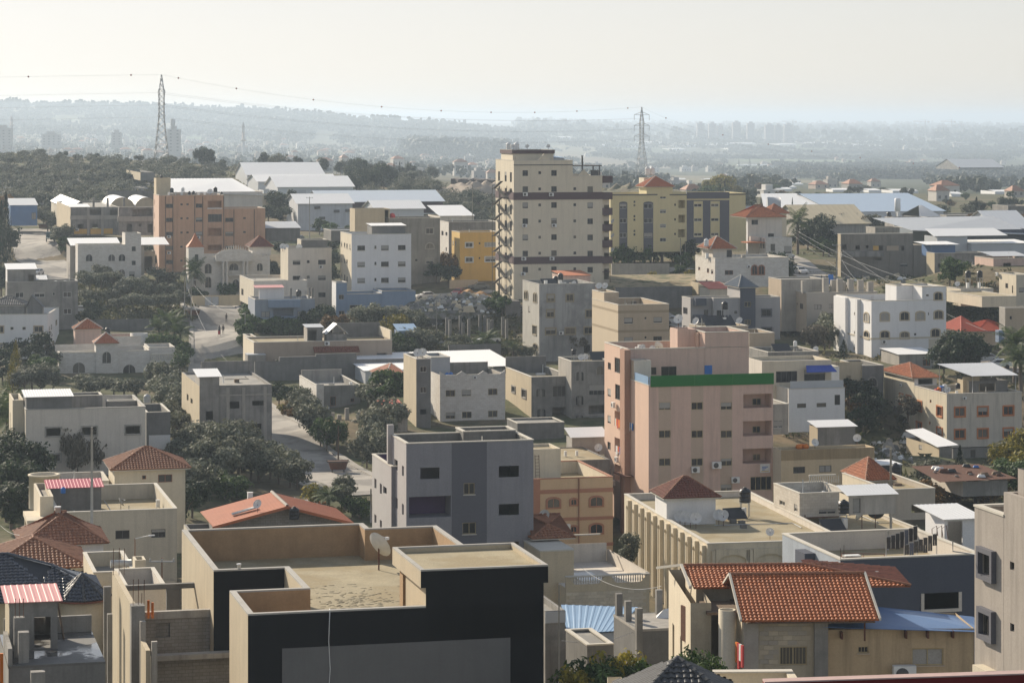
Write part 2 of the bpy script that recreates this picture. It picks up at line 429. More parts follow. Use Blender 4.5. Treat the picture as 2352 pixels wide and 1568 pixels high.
   for i in range(n):rb.quad((*q[i],z1-.003),(*q[(i+1)%n],z1-.003),(*q[(i+1)%n],z1+.12),(*q[i],z1+.12))
   rb.poly([(*p,z1-.003) for p in q][::-1])
   rb.build('roof',roof or roofgrey,s.root)
  if name=='wall' and par>.2 and 145<s.Y0<620:s.clutter(pts,z1-par,par)
  return mb.build(name,ms,s.root)
 def clutter(s,pts,z,par):
  """vent pipes, pipe runs, loose blocks and rebar stubs on a flat roof"""
  x0,x1=min(p[0] for p in pts)+.8,max(p[0] for p in pts)-.8;y0,y1=min(p[1] for p in pts)+.8,max(p[1] for p in pts)-.8
  if x1-x0<2 or y1-y0<2:return
  rc_=random.Random(int(s.X0*7+s.Y0));px,py=rc_.uniform(x0,x1),rc_.uniform(y0,y1)
  for i in range(rc_.randint(2,5)):
   a,b=rc_.uniform(x0,x1),rc_.uniform(y0,y1);k=rc_.random();mb=MB()
   if k<.35:h=rc_.uniform(.4,1.1)+par*.6;mb.tube([(a,b,z),(a,b,z+h)],.06,6);mb.build('vent_pipe',rc_.choice([plastw,steel]),s.root)
   elif k<.65:w=rc_.uniform(.25,.7);mb.box(a-w,a+w,b-.3,b+.3,z+.003,z+rc_.uniform(.2,.6));mb.build('roof_block',rc_.choice([concrete_d,concrete_l,woodm,plastw]),s.root)
   else:mb.tube([(a,b,z+.08),(a,py,z+.08),(px,py,z+.08)] if abs(py-b)>.3 and abs(px-a)>.3 else[(a,b,z+.08),(a+1,b,z+.08)],.045,5);mb.build('roof_pipe',rc_.choice([steel,plastk]),s.root)
  for i in range(rc_.choice((0,0,1,2))):
   p=rc_.choice(pts);q=(min(max(p[0],x0-.6),x1+.6),min(max(p[1],y0-.6),y1+.6));mb=MB()
   for d in(-.12,.12):mb.tube([(q[0]+d,q[1],z+par-.1),(q[0]+d*1.3,q[1]+d*.5,z+par+rc_.uniform(.5,1.1))],.02,3)
   mb.build('rebar',rustm,s.root,'stuff')
 def box(s,a0,a1,b0,b1,z0,z1,mats,front=(),left=(),right=(),back=(),**kw):
  if isinstance(mats,tuple):mats=[mats[0],mats[0],mats[0],mats[1]]
  return s.prism([(a0,b0),(a1,b0),(a1,b1),(a0,b1)],z0,z1,mats,{0:list(front),1:list(right),2:list(back),3:list(left)},**kw)
 def trim(s,name,a0,a1,b0,b1,z0,z1,m):
  mb=MB();mb.box(a0,a1,b0,b1,z0,z1);return mb.build(name,m,s.root)
 def band(s,name,z0,z1,m,A,D,out=.04):
  """a painted / plaster band running round the front and left faces, proud of the wall"""
  mb=MB();mb.box(-out,A+out,-out,.01,z0,z1);mb.box(-out,.01,.01,D,z0,z1);return mb.build(name,m,s.root)
 def slope(s,p0,p1,q1,q0,m,tw=.30,th=.34,parts=0,name='roof_tile',base=None,thick=.05):
  return slope(s.root,p0,p1,q1,q0,m,tw,th,parts,name,base,thick)
 def hip(s,a0,a1,b0,b1,z,h,m,ov=.4,ridge=None,tw=.30,th=.36,parts=0,under=None,cap=None):
  return hip(s.root,a0,a1,b0,b1,z,h,m,ov,ridge,tw,th,parts,under,cap)
 def sheet(s,p0,p1,q1,q0,m,pitch=.25,amp=.04,name='roof',thick=.03):return sheet(s.root,p0,p1,q1,q0,m,pitch,amp,name)
 def mono(s,a0,a1,b0,b1,zf,zbk,m,ov=.25,pitch=.3,amp=.035):
  return sheet(s.root,(a0-ov,b0-ov,zf),(a1+ov,b0-ov,zf),(a1+ov,b1+ov,zbk),(a0-ov,b1+ov,zbk),m,pitch,amp)
TILE={}
def tile_mesh(tw,th,m):
 k=(tw,th,m.name)
 if k not in TILE:
  mb=MB();n=5;pr=[]
  for i in range(n+1):
   x=i/n;pr.append((x*tw,.042*math.sin(math.pi*min(1,x/.66)) if x<.66 else-.012*math.sin(math.pi*(x-.66)/.34)))
  for i in range(n):
   (x0,z0),(x1,z1)=pr[i],pr[i+1]
   mb.quad((x0,0,z0+.075),(x1,0,z1+.075),(x1,th*1.12,z1+.012),(x0,th*1.12,z0+.012));mb.sm.add(len(mb.f)-1)
   mb.quad((x0,0,z0-.02),(x1,0,z1-.02),(x1,0,z1+.075),(x0,0,z0+.075))
  TILE[k]=mb.mesh('roof_tile',m)
 return TILE[k]
def slope(root,p0,p1,q1,q0,m,tw,th,parts,name='roof_tile',base=None,thick=.05):
 """a roof plane (eave p0-p1, top q0-q1) covered with real interlocking tiles"""
 p0,p1,q1,q0=map(Vector,(p0,p1,q1,q0))
 ex=(p1-p0).normalized();up=((q0+q1)/2-(p0+p1)/2);nrm=ex.cross(up).normalized();uy=nrm.cross(ex).normalized()
 hgt=(q0-p0).dot(uy);rows=max(1,round(hgt/th));th2=hgt/rows
 mb=MB();tri=(q1-q0).length<.01
 bot=[p-nrm*thick for p in((p0,p1,q0) if tri else(p0,p1,q1,q0))];top=[p-nrm*.012 for p in((p0,p1,q0) if tri else(p0,p1,q1,q0))]
 mb.poly(top);mb.poly(bot[::-1])
 for i in range(len(top)):j=(i+1)%len(top);mb.quad(bot[i],bot[j],top[j],top[i])
 mb.build('roof',base or m,root)
 me=tile_mesh(tw,round(th2,3),m);big=MB();cnt=0
 M0=Matrix((ex,uy,nrm)).transposed()
 q=M0.to_quaternion()
 vs_=[v.co.copy() for v in me.vertices];fs_=[tuple(p.vertices) for p in me.polygons]
 for i in range(rows):
  t0=i/rows;tm=(i+.3)/rows;l=p0.lerp(q0,tm);r_=p1.lerp(q1,tm);y0=uy*(hgt*t0)
  x0=(l-p0).dot(ex);x1=(r_-p0).dot(ex);k0=math.ceil(x0/tw-.35);k1=math.floor(x1/tw+.35)
  for k in range(k0,k1):
   jit=Vector((random.uniform(-.006,.006),random.uniform(-.01,.01),random.uniform(0,.008)))
   loc=p0+ex*(k*tw)+y0+M0@jit
   if cnt<parts:
    o=link(name,me,root,loc=loc);o.rotation_mode='QUATERNION';o.rotation_quaternion=q;cnt+=1
   else:
    n=len(big.v);big.v+=[tuple(loc+M0@v) for v in vs_];big.f+=[tuple(a+n for a in f) for f in fs_];big.m+=[0]*len(fs_)
 if big.f:
  big.sm=set(range(0,len(big.f),2));big.build(name,m,root,kind='stuff')
 return nrm
def caps(root,p,q,m,r=.11,seg=.38,parts=False):
 p,q=Vector(p),Vector(q);d=q-p;L=d.length;n=max(1,int(L/seg));d.normalize()
 side=d.cross(Vector((0,0,1))).normalized();up=side.cross(d);allm=MB()
 for i in range(n):
  mb=MB() if parts else allm;a=p+d*(L*i/n-.02);b=p+d*(L*(i+1)/n+.03)
  for k in range(5):
   t0,t1=math.pi*k/5,math.pi*(k+1)/5
   A0=side*math.cos(t0)+up*math.sin(t0);A1=side*math.cos(t1)+up*math.sin(t1)
   mb.quad(a+A0*r*1.15,a+A1*r*1.15,b+A1*r*.9,b+A0*r*.9)
   mb.quad(a+A1*r*1.15,a+A0*r*1.15,a+A0*r*.9,a+A1*r*.9)
  if parts:mb.build('ridge_cap',m,root)
 if not parts:allm.build('ridge_cap',m,root,kind='stuff')
def hip(root,a0,a1,b0,b1,z,h,m,ov=.4,ridge=None,tw=.30,th=.36,parts=0,under=None,cap=None):
 a0-=ov;a1+=ov;b0-=ov;b1+=ov;am,bm=(a0+a1)/2,(b0+b1)/2
 if ridge is None:r0=r1=(am,bm)
 elif ridge=='a':k=(b1-b0)/2;r0,r1=(a0+k,bm),(a1-k,bm)
 elif ridge=='b':k=(a1-a0)/2;r0,r1=(am,b0+k),(am,b1-k)
 else:r0,r1=ridge
 A,B,C,D=(a0,b0,z),(a1,b0,z),(a1,b1,z),(a0,b1,z);q0,q1=(*r0,z+h),(*r1,z+h)
 kw=dict(tw=tw,th=th)
 if ridge=='b' or(ridge not in(None,'a') and r0[0]==r1[0] and r0!=r1):
  slope(root,A,B,q0,q0,m,tw,th,parts);slope(root,D,A,q0,q1,m,tw,th,0);slope(root,B,C,q1,q0,m,tw,th,0);slope(root,C,D,q1,q1,m,tw,th,0)
  hp=[(A,q0),(B,q0),(C,q1),(D,q1),(q0,q1)]
 else:
  slope(root,A,B,q1,q0,m,tw,th,parts);slope(root,D,A,q0,q0,m,tw,th,0);slope(root,B,C,q1,q1,m,tw,th,0);slope(root,C,D,q0,q1,m,tw,th,0)
  hp=[(A,q0),(B,q1),(C,q1),(D,q0),(q0,q1)]
 for p,q in hp:
  if(Vector(p)-Vector(q)).length>.3:caps(root,p,q,cap or m)
 mb=MB();mb.box(a0+.05,a1-.05,b0+.05,b1-.05,z-.14,z-.06);mb.build('eave',under or copingm,root)
def sheet(root,p0,p1,q1,q0,m,pitch=.25,amp=.04,name='roof',parts=False):
 amp*=.45
 """profiled metal sheet with ribs running from p (eave) to q"""
 p0,p1,q1,q0=map(Vector,(p0,p1,q1,q0));L=(p1-p0).length;n=max(2,int(L/pitch))
 nrm=(p1-p0).cross(q0-p0).normalized();mb=MB()
 prof=[(0,0),(.55,0),(.65,1),(.9,1),(1,0)]
 last=None
 for i in range(n):
  for x,h in prof[(1 if i else 0):]:
   t=(i+x)/n;off=nrm*(amp*h);cur=(p0.lerp(p1,t)+off,q0.lerp(q1,t)+off)
   if last:mb.quad(last[0],cur[0],cur[1],last[1])
   last=cur
 d=nrm*-.025
 mb.quad(p0+d,q0+d,q1+d,p1+d)
 for a,b in((p0,p1),(p1,q1),(q1,q0),(q0,p0)):mb.quad(a+d,b+d,b+nrm*amp*.5,a+nrm*amp*.5)
 return mb.build(name,m,root)
# countable things
def from_proto(key,name,parts_fn,loc,rz=0,sc_=1):
 """parts_fn -> [(part name, mesh, [sub-parts])], cached; a new root Empty with parts each time"""
 pr=proto(key,parts_fn)
 o=bpy.data.objects.new(name,None);COL.objects.link(o);o.location=loc;o.rotation_euler=(0,0,rz);o.empty_display_size=.3
 o.scale=(sc_,)*3 if not isinstance(sc_,(tuple,list)) else sc_
 for q in pr:
  c=link(q[0],q[1],o)
  if len(q)>2 and q[2]:c.location=q[2]
 return o
def dish_parts():
 b=MB();n=18;rings=5;prof=[]
 for i in range(rings+1):r=.5*i/rings;prof.append((max(r,.001),.34*r*r*1.6))
 b.lathe(prof,n,cap=False);b.lathe([(q[0],q[1]-.012) for q in prof],n,cap=False)
 tilt=Matrix.Rotation(R(-62),4,'X')
 b.v=[tuple(tilt@Vector(v)+Vector((0,0,.85))) for v in b.v]
 mst=MB();mst.tube([(0,.05,0),(0,.05,.85)],.03)
 arm=MB();e=tilt@Vector((0,0,.5))+Vector((0,0,.85));st=tilt@Vector((0,-.48,.1))+Vector((0,0,.85))
 arm.tube([st,e],.015);arm.box(e.x-.05,e.x+.05,e.y-.06,e.y+.06,e.z-.05,e.z+.05)
 return[('reflector',b.mesh('reflector',dishm)),('mast',mst.mesh('mast',rustm)),('feed_arm',arm.mesh('feed_arm',plastw))]
def dish(loc,place,rz=150,s=1.0,desc='pale satellite dish'):
 if s>=1.3 and loc[1]>190:s*=.6
 elif loc[1]>340:s*=.75
 o=from_proto('dish','satellite_dish',dish_parts,loc,R(rz+random.uniform(-12,12)),s)
 return later(o,desc,place,'satellite dish')
def tank_parts(m,leg):
 b=MB();b.lathe([(.5,0),(.5,.14),(.52,.16),(.5,.18),(.5,.5),(.52,.52),(.5,.54),(.5,.86),(.52,.88),(.5,.9),(.48,1.02),(.3,1.16),(.14,1.2)],18)
 l=MB();l.lathe([(.16,1.19),(.17,1.27),(.05,1.3)],12)
 out=[('tank_body',b.mesh('tank_body',m)),('lid',l.mesh('lid',m))]
 if leg:
  st=MB()
  for x,y in((-.35,-.35),(.35,-.35),(.35,.35),(-.35,.35)):st.box(x-.03,x+.03,y-.03,y+.03,-leg,0)
  st.box(-.42,.42,-.42,.42,-.06,-.003);out.append(('stand',st.mesh('stand',steel)))
 return out
def tank(loc,place,s=1.0,leg=0,m=None,desc=None):
 m=m or plastk;kq=.58 if loc[1]>340 else 1;s=tuple(q*kq for q in s) if isinstance(s,tuple) else s*kq
 o=from_proto(('tank',m.name,leg),'water_tank',lambda:tank_parts(m,leg),Vector(loc)+Vector((0,0,leg*(s if not isinstance(s,tuple) else s[2]))),random.random()*6,s)
 return later(o,desc or('black plastic water tank' if m is plastk else 'white plastic water tank'),place,'water tank')
def boiler_parts():
 b=MB();b.box(-.3,.3,-.3,.3,.25,1.45);b.box(-.33,.33,-.33,.33,1.4,1.5)
 st=MB()
 for x in(-.27,.27):
  for y in(-.27,.27):st.box(x-.025,x+.025,y-.025,y+.025,0,.25)
 return[('casing',b.mesh('casing',plastw)),('stand',st.mesh('stand',steel))]
def boiler(loc,place,s=1.0):
 s*=.5 if loc[1]>290 else .7
 return later(from_proto('boiler','water_heater',boiler_parts,loc,R(14),s),'white boxy water heater',place,'water heater')
def solar_parts():
 p=MB();p.hexa([(-.9,-.5,.1),(.9,-.5,.1),(.9,.6,.85),(-.9,.6,.85)],[(-.9,-.53,.16),(.9,-.53,.16),(.9,.57,.91),(-.9,.57,.91)])
 st=MB()
 for x in(-.8,.8):st.box(x-.03,x+.03,.5,.56,0,.8);st.box(x-.03,x+.03,-.45,-.4,0,.12)
 return[('collector',p.mesh('collector',plastk)),('stand',st.mesh('stand',steel))]
def solar(loc,place,s=1.0,rz=20):
 return later(from_proto('solar','solar_collector',solar_parts,loc,R(rz),s),'black tilted solar collector',place,'solar collector')
def ac_parts():
 b=MB();b.box(-.42,.42,-.3,0,0,.6)
 f=MB();f.lathe([(.21,0),(.24,.012),(.24,.02),(.05,.02)],16)
 rot=Matrix.Rotation(R(90),4,'X');f.v=[tuple(rot@Vector(v)+Vector((-.1,-.302,.3))) for v in f.v]
 br=MB();br.box(-.36,-.32,-.3,.2,-.05,-.003);b2=MB();b2.box(.32,.36,-.3,.2,-.05,-.003)
 return[('casing',b.mesh('casing',plastw)),('fan_grille',f.mesh('fan_grille',framed)),('bracket',br.mesh('bracket',steel)),('bracket',b2.mesh('bracket',steel))]
def ac(B,x,y,place,face='f',s=1.0,a=0,b=0):
 if B.Y0>340:s*=.62
 if face=='f':
  A=B.a(x,b);p=B.W(A,b-.22*s,B.z(y,A,b)-.3*s);rz=B.yaw
 else:
  bb=B.b(x,a);p=B.W(a-.22*s,bb,B.z(y,a,bb)-.3*s);rz=B.yaw-R(90)
 return later(from_proto('ac','air_conditioner',ac_parts,p,rz,s),'boxy white air conditioner',place,'air conditioner')
def pole(loc,h,place,m=None,r=.11,desc='tall grey utility pole',arm=0,rz=0,lamp=False):
 m=m or concrete_l;o=empty('utility_pole',None,'utility pole',loc,R(rz))
 b=MB();b.tube([(0,0,-.5),(0,0,h)],[r,r*.65]);b.build('pole_shaft',m,o)
 if arm:
  c=MB();c.box(-arm,arm,-.05,.05,h-.35,h-.25)
  for x in(-arm*.9,0,arm*.9):c.lathe([(.05,h-.25),(.06,h-.12),(.03,h-.05)],8,c=(x,0,0))
  c.build('crossarm',steel,o)
 if lamp:
  c=MB();c.tube([(0,0,h-.05),(1.2,-.3,h+.25)],.04);c.hexa([(1.15,-.4,h+.2),(1.7,-.5,h+.26),(1.7,-.3,h+.26),(1.15,-.2,h+.2)],[(1.15,-.38,h+.3),(1.65,-.46,h+.34),(1.65,-.34,h+.34),(1.15,-.22,h+.3)]);c.build('lamp_arm',plastw,o)
 return later(o,desc,place,'utility pole')
def wire(p,q,sag,label,name='cable',r=.03,m=None,cat='cable'):
 p,q=Vector(p),Vector(q);pts=[p.lerp(q,i/14)-Vector((0,0,sag*4*(i/14)*(1-i/14))) for i in range(15)]
 b=MB();b.tube(pts,r,4);o=b.build(name,m or plastk)
 return tag(o,label,cat)
def car_parts(col,kind):
 m=plain('car_paint_'+col[0],col[1],rough=.3,spec=.6)
 if kind=='van':prof=[(-2.1,.35),(-2.15,.9),(-2.05,1.05),(-1.2,1.15),(-.65,1.85),(2.0,1.9),(2.12,1.1),(2.12,.35)];gl=[(-1.1,1.18),(-.62,1.76),(1.9,1.8),(1.98,1.2)]
 else:prof=[(-2.1,.35),(-2.15,.7),(-2.0,.82),(-1.0,.95),(-.35,1.42),(1.0,1.45),(1.75,1.0),(2.1,.92),(2.15,.35)];gl=[(-.85,.98),(-.3,1.34),(.95,1.37),(1.55,1.02)]
 b=MB();w=.86;n=len(prof)
 wt=lambda z:w if z<1.0 else w-.18*(z-1.0)/.45 if kind!='van' else w-.12*(z-1.0)/.9
 for i in range(n-1):
  (x0,z0),(x1,z1)=prof[i],prof[i+1];b.quad((x0,-wt(z0),z0),(x0,wt(z0),z0),(x1,wt(z1),z1),(x1,-wt(z1),z1))
 b.poly([(x,-wt(z),z) for x,z in prof]);b.poly([(x,wt(z),z) for x,z in prof][::-1])
 b.quad((prof[0][0],-w,.35),(prof[-1][0],-w,.35),(prof[-1][0],w,.35),(prof[0][0],w,.35))
 out=[('body',b.mesh('body',m))]
 for s in(-1,1):
  g=MB();q=[(x,s*(wt(z)+.012),z) for x,z in gl];g.poly(q if s<0 else q[::-1]);out.append(('side_window',g.mesh('side_window',glassd)))
 (x0,z0),(x1,z1)=[p for p in zip(prof,prof[1:])][3];g=MB();e=.02
 g.quad((x0+.08-e,-wt(z0)+.1,z0+.07+e),(x0+.08-e,wt(z0)-.1,z0+.07+e),(x1-.06-e,wt(z1)-.08,z1-.06+e),(x1-.06-e,-wt(z1)+.08,z1-.06+e));out.append(('windscreen',g.mesh('windscreen',glassd)))
 (x0,z0),(x1,z1)=prof[5],prof[6];g=MB()
 g.quad((x0+.12+e,-wt(z0)+.1,z0-.06+e),(x0+.12+e,wt(z0)-.1,z0-.06+e),(x1-.08+e,wt(z1)-.1,z1+.06+e),(x1-.08+e,-wt(z1)+.1,z1+.06+e));out.append(('rear_window',g.mesh('rear_window',glassd)))
 for x in(-1.35,1.35):
  for s in(-.8,.8):
   t=MB();t.lathe([(.2,-.1),(.32,-.1),(.34,0),(.32,.1),(.2,.1)],14);rr=Matrix.Rotation(R(90),4,'X');t.v=[tuple(rr@Vector(v)+Vector((x,s,.33))) for v in t.v]
   out.append(('wheel',t.mesh('wheel',plastk)))
 for s in(-.6,.6):
  h=MB();h.box(-2.17,-2.1,s-.16,s+.16,.66,.8);out.append(('headlight',h.mesh('headlight',plastw)))
 return out
def car(loc,label,col,rz,kind='car'):
 o=from_proto(('car',col[0],kind),'parked_'+kind if kind=='van' else 'parked_car',lambda:car_parts(col,kind),loc,R(rz))
 return tag(o,label,kind)
# plants
olive=leafmat('olive_leaf',(.075,.085,.055),(.18,.19,.13),(.32,.32,.25))
greenl=leafmat('green_leaf',(.03,.055,.018),(.075,.125,.035),(.13,.19,.055))
darkl=leafmat('dark_leaf',(.018,.03,.016),(.042,.062,.03),(.07,.095,.045))
yell=leafmat('yellow_leaf',(.10,.10,.02),(.26,.22,.03),(.38,.30,.05))
rustl=leafmat('rusty_leaf',(.07,.05,.02),(.20,.11,.03),(.3,.16,.04))
palml=leafmat('palm_leaf',(.04,.065,.022),(.09,.13,.04),(.18,.21,.07))
dryl=leafmat('dry_twigs',(.10,.085,.06),(.17,.15,.11),(.22,.2,.15))
conl=leafmat('conifer_leaf',(.01,.02,.012),(.022,.036,.02),(.035,.05,.028))
LEAF={'olive':olive,'green':greenl,'dark':darkl,'yellow':yell,'rusty':rustl,'dry':dryl,'conifer':conl}
def crown_mesh(kind,seed,n=1100,leaf=.2):
 rnd=random.Random(seed);mb=MB();bl=[]
 for i in range(20):
  while True:
   p=Vector((rnd.uniform(-1,1),rnd.uniform(-1,1),rnd.uniform(-1,1)))
   if p.length<1:break
  bl.append((Vector((p.x*.8,p.y*.8,p.z*.62)),rnd.uniform(.16,.4)))
 for i in range(n):
  c,r=rnd.choice(bl);d=Vector((rnd.gauss(0,1),rnd.gauss(0,1),rnd.gauss(0,1))).normalized()
  p=c+d*r*rnd.uniform(.55,1.08);p.z*=.9
  d=(d+Vector((rnd.gauss(0,.5),rnd.gauss(0,.5),rnd.gauss(0,.5)+.25))).normalized()
  x=d.cross(Vector((rnd.gauss(0,1),rnd.gauss(0,1),rnd.gauss(0,1)))).normalized();y=d.cross(x);l=leaf*rnd.uniform(.5,1.15)*.5;w=l*rnd.uniform(.4,.8)
  mb.quad(p-x*l,p-y*w,p+x*l,p+y*w)
 return mb.mesh('crown',LEAF[kind])
def conifer_mesh(seed,n=900,kind='conifer'):
 rnd=random.Random(seed);mb=MB()
 for i in range(n):
  z=rnd.random()**1.2;r=(1-z)**.8*rnd.uniform(.5,1.05);t=rnd.uniform(0,6.283)
  p=Vector((r*math.cos(t),r*math.sin(t),z));l=.09*rnd.uniform(.6,1.2)
  d=Vector((math.cos(t),math.sin(t),rnd.uniform(-.3,.5))).normalized();x=d.cross(Vector((0,0,1))).normalized()
  mb.quad(p-x*l*.5,p-d*l*.4-Vector((0,0,l*.35)),p+x*l*.5,p+d*l+Vector((0,0,l*.1)))
 return mb.mesh('crown',LEAF[kind])
def trunk_mesh(seed):
 rnd=random.Random(seed);mb=MB();top=Vector((rnd.uniform(-.08,.08),rnd.uniform(-.08,.08),.55))
 mb.tube([(0,0,-.3),(top.x*.6,top.y*.5,.25),top],[.075,.055,.045],6)
 for i in range(4):
  t=i*1.57+rnd.random();e=top+Vector((math.cos(t)*.5,math.sin(t)*.5,rnd.uniform(.3,.55)))
  mb.tube([top-Vector((0,0,.08)),top.lerp(e,.5)+Vector((0,0,.07)),e],[.04,.026,.012],5)
 return mb.mesh('trunk',trunkm)
TREECNT=[0]
NAMES={'olive':('olive_tree','grey green olive tree'),'green':('leafy_tree','bushy green tree'),'dark':('dark_tree','dense dark green tree'),'yellow':('yellow_tree','yellow leaved tree'),'rusty':('autumn_tree','rusty autumn coloured tree'),'dry':('bare_tree','bare twiggy tree')}
def tree(kind,loc,r,h,place,trunk=.45,desc=None,shrub=False):
 """trunk and crown; r crown radius, h total height"""
 TREECNT[0]+=1;seed=TREECNT[0]%7;dens=5 if r>2.9 else 1
 ck=('crown',kind,seed,dens)
 me=proto(ck,lambda:crown_mesh(kind,seed+31,1700 if dens==1 else 3000,.2 if dens==1 else .15))
 o=bpy.data.objects.new('shrub' if shrub else NAMES[kind][0],None);COL.objects.link(o);o.location=loc;o.rotation_euler=(0,0,random.random()*6.28)
 trunk*=.5;r*=1.1;ch=(h-trunk*h)/2 if not shrub else h/2
 c=link('crown',me,o,loc=(0,0,h-ch));c.scale=(r*random.uniform(.92,1.1),r*random.uniform(.92,1.1),ch/.8)
 t=link('trunk' if not shrub else 'stem',proto(('trunk',seed%4),lambda:trunk_mesh(seed)),o);k=h-ch*1.15;t.scale=(r*.95,r*.95,max(k,.3)/.8)
 d=desc or(NAMES[kind][1] if not shrub else NAMES[kind][1].replace('tree','shrub'))
 return later(o,d,place,'tree' if not shrub else 'shrub')
def conifer(loc,r,h,place,desc='slim dark cypress tree',name='cypress_tree',kind='conifer'):
 TREECNT[0]+=1;s=TREECNT[0]%3
 o=bpy.data.objects.new(name,None);COL.objects.link(o);o.location=loc;o.rotation_euler=(0,0,random.random()*6.28)
 c=link('crown',proto(('con',s,kind),lambda:conifer_mesh(s+5,kind=kind)),o,loc=(0,0,h*.08));c.scale=(r,r,h*.92)
 t=MB();t.tube([(0,0,-.3),(0,0,h*.5)],[.12,.06]);t.build('trunk',trunkm,o)
 return later(o,desc,place,'tree')
def palm_parts(seed):
 rnd=random.Random(seed);t=MB();t.tube([(0,0,-.3),(.04,.02,1.2),(0,0,2.6)],[.2,.16,.15],8);fr=[]
 out=[('trunk',t.mesh('trunk',trunkm))]
 for i in range(22):
  mb=MB();az=i*2.4+rnd.random()*.4;el=rnd.uniform(-.1,1.25);L=rnd.uniform(1.7,2.3);pts=[]
  p=Vector((0,0,2.6));d=Vector((math.cos(az)*math.cos(el),math.sin(az)*math.cos(el),math.sin(el)))
  for k in range(9):pts.append(p.copy());p+=d*(L/8);d=(d+Vector((0,0,-.17))).normalized()
  mb.tube(pts,[.025-.0025*k for k in range(9)],4)
  for k in range(1,9):
   dd=(pts[k]-pts[k-1]).normalized();sd=dd.cross(Vector((0,0,1))).normalized()
   for sgn in(-1,1):
    for f in(0,.5):
     b=pts[k-1].lerp(pts[k],f);ll=.55*math.sin(math.pi*min(.95,(k+f)/9.5))+.12
     e=b+sd*sgn*ll*.8+dd*ll*.55-Vector((0,0,ll*.35));mb.quad(b-dd*.035,e-dd*.02,e+dd*.02,b+dd*.035)
  out.append(('frond',mb.mesh('frond',palml)))
 return out
def palm(loc,s,place,desc='feathery palm tree',th=1):
 s*=.62;th*=1.35;TREECNT[0]+=1;k=TREECNT[0]%3
 o=from_proto(('palm',k),'palm_tree',lambda:palm_parts(k),loc,random.random()*6,(s,s,s*th))
 return later(o,desc,place,'tree')
# the town, near to far
def S(name,label,r,c,x,y,Y,xr=None,d=None,xl=None,yb=None,h=None,m=None,lm=None,par=.7,roof=None,cope=copingm,F=(),G=(),L=(),RW=(),fm=None,sill=None,yaw=13.8,cat='building',t=.2,st='dark',A=None,inner=None,rd=.16,group=None):
 B=Bld(name,label,cat,r,c,x,y,Y,yb=yb,h=h,yaw=yaw,group=group)
 B.A=A or B.a(xr);B.D=d or B.b(xl)
 fr=B.fr(F,st=st)
 for g in G:fr+=B.gr(*g)
 B.box(0,B.A,0,B.D,0,B.H,(m,lm or m),front=fr,left=B.le(L,B.D,st=st),right=RW,par=par,roof=roof,cope=cope,fm=fm,sill=sill,t=t,inner=inner,rd=rd)
 return B
def shed_on(B,a0,a1,b0,b1,h,m,sheet_m,z0=None,tilt=.25,name='roof_shed',**kw):
 """roof-top stair house or shed with a mono-pitch metal sheet"""
 z0=B.H-.7 if z0 is None else z0
 B.box(a0,a1,b0,b1,z0,z0+h,m,par=-1,name='stair_house',**kw)
 B.mono(a0,a1,b0,b1,z0+h+.06,z0+h+.06+tilt,sheet_m)
R2=1377.5;R3=1373.0
B=BK=Bld('apartment_building','black fronted building with a tan stucco side and an open yellowish roof terrace','building',3,0,2277,948,140,h=18)
an=B.a(2786,7.2);H=B.H;pk=B.a(4686)
B.prism([(0,0),(16.1,0),(16.1,27.5),(11.7,27.5),(11.7,29.6),(0,29.6),(0,14),(an,14),(an,7.2),(0,7.2)],0,H,[blackp,tanrender,tanrender,tanrender,tanrender,tanrender,blackp,tanrender,tanrender,tanrender],par=1.95,t=.34,inner=brownren,roof=roofscreed,cope=copingg,ov=-.003)
ta=B.a(3911)
B.box(ta,16.1,0,5.4,H-1.9,H+1.06,(blackp,tanrender),par=-1,name='stair_house')
B.box(ta-.28,16.35,-.006,7.8,H+1.06,H+1.95,(blackp,tanrender),par=.22,t=.24,roof=roofscreed,cope=copingg,ov=-.003,name='roof_slab',inner=tanrender)
B.trim('pillar',ta+.02,ta+.5,6.3,7.2,H-1.94,H+1.05,brownren)
B.trim('wall_panel',B.a(2591),pk,-.03,.01,0,B.z(1205,pk/2),panelgrey)
p=B.W(4.35,0,H);mb=MB();mb.tube([B.W(6.2,9,H-1.9),B.W(5.3,4,H-1.88),B.W(4.6,1,H-1.85),B.W(4.42,.3,H+.12),B.W(4.35,-.12,H+.02),B.W(4.3,-.07,H-1.5),B.W(4.38,-.07,H-3),B.W(4.25,-.07,H-5),B.W(4.22,-.07,H-9)],.022,5)
tag(mb.build('cable',plastw),'thin white cable hanging down the front of the black building','cable')
x=P(588+279.6,1311,165.5);dish((x.x,x.y,B.zb+H-1.94),'on the terrace of the black building',-42,1.75)
o=empty('plank','short pale board lying on the terrace of the black building','board',B.W(4.9,8.6,H-1.93),.3);mb=MB();mb.box(-.5,.5,-.4,.4,.02,.1);mb.build('board_panel',plastw,o)
rnd=random.Random(4);mb=MB()
for i in range(260):
 a,b=rnd.gauss(8.2,1.7),rnd.gauss(13,2.6)
 if 5.2<a<14 and 8<b<24:
  l=rnd.uniform(.04,.2);w=rnd.uniform(.02,.1);q=B.W(a,b,H-1.945);mb.hexa([q+Vector(v) for v in((-l,-w,0),(l,-w*.5,0),(l*.8,w,0),(-l*.9,w,0))],[q+Vector(v) for v in((-l*.8,-w*.8,.008),(l*.7,-w*.3,.02),(l*.6,w*.7,.008),(-l*.7,w*.7,.012))])
mb.build('debris',mat('roof_flakes',(.36,.31,.21),var=.3),None,'stuff')
mb=MB();mb.lathe([(.1,0),(.1,.22),(.13,.22),(.13,.3)],10);o=mb.build('vent_pipe',plastw);o.location=B.W(.18,15.2,H+.09);o.location=B.W(1.5,14.17,H+.08);tag(o,'small white vent cap on the parapet of the black building','vent')
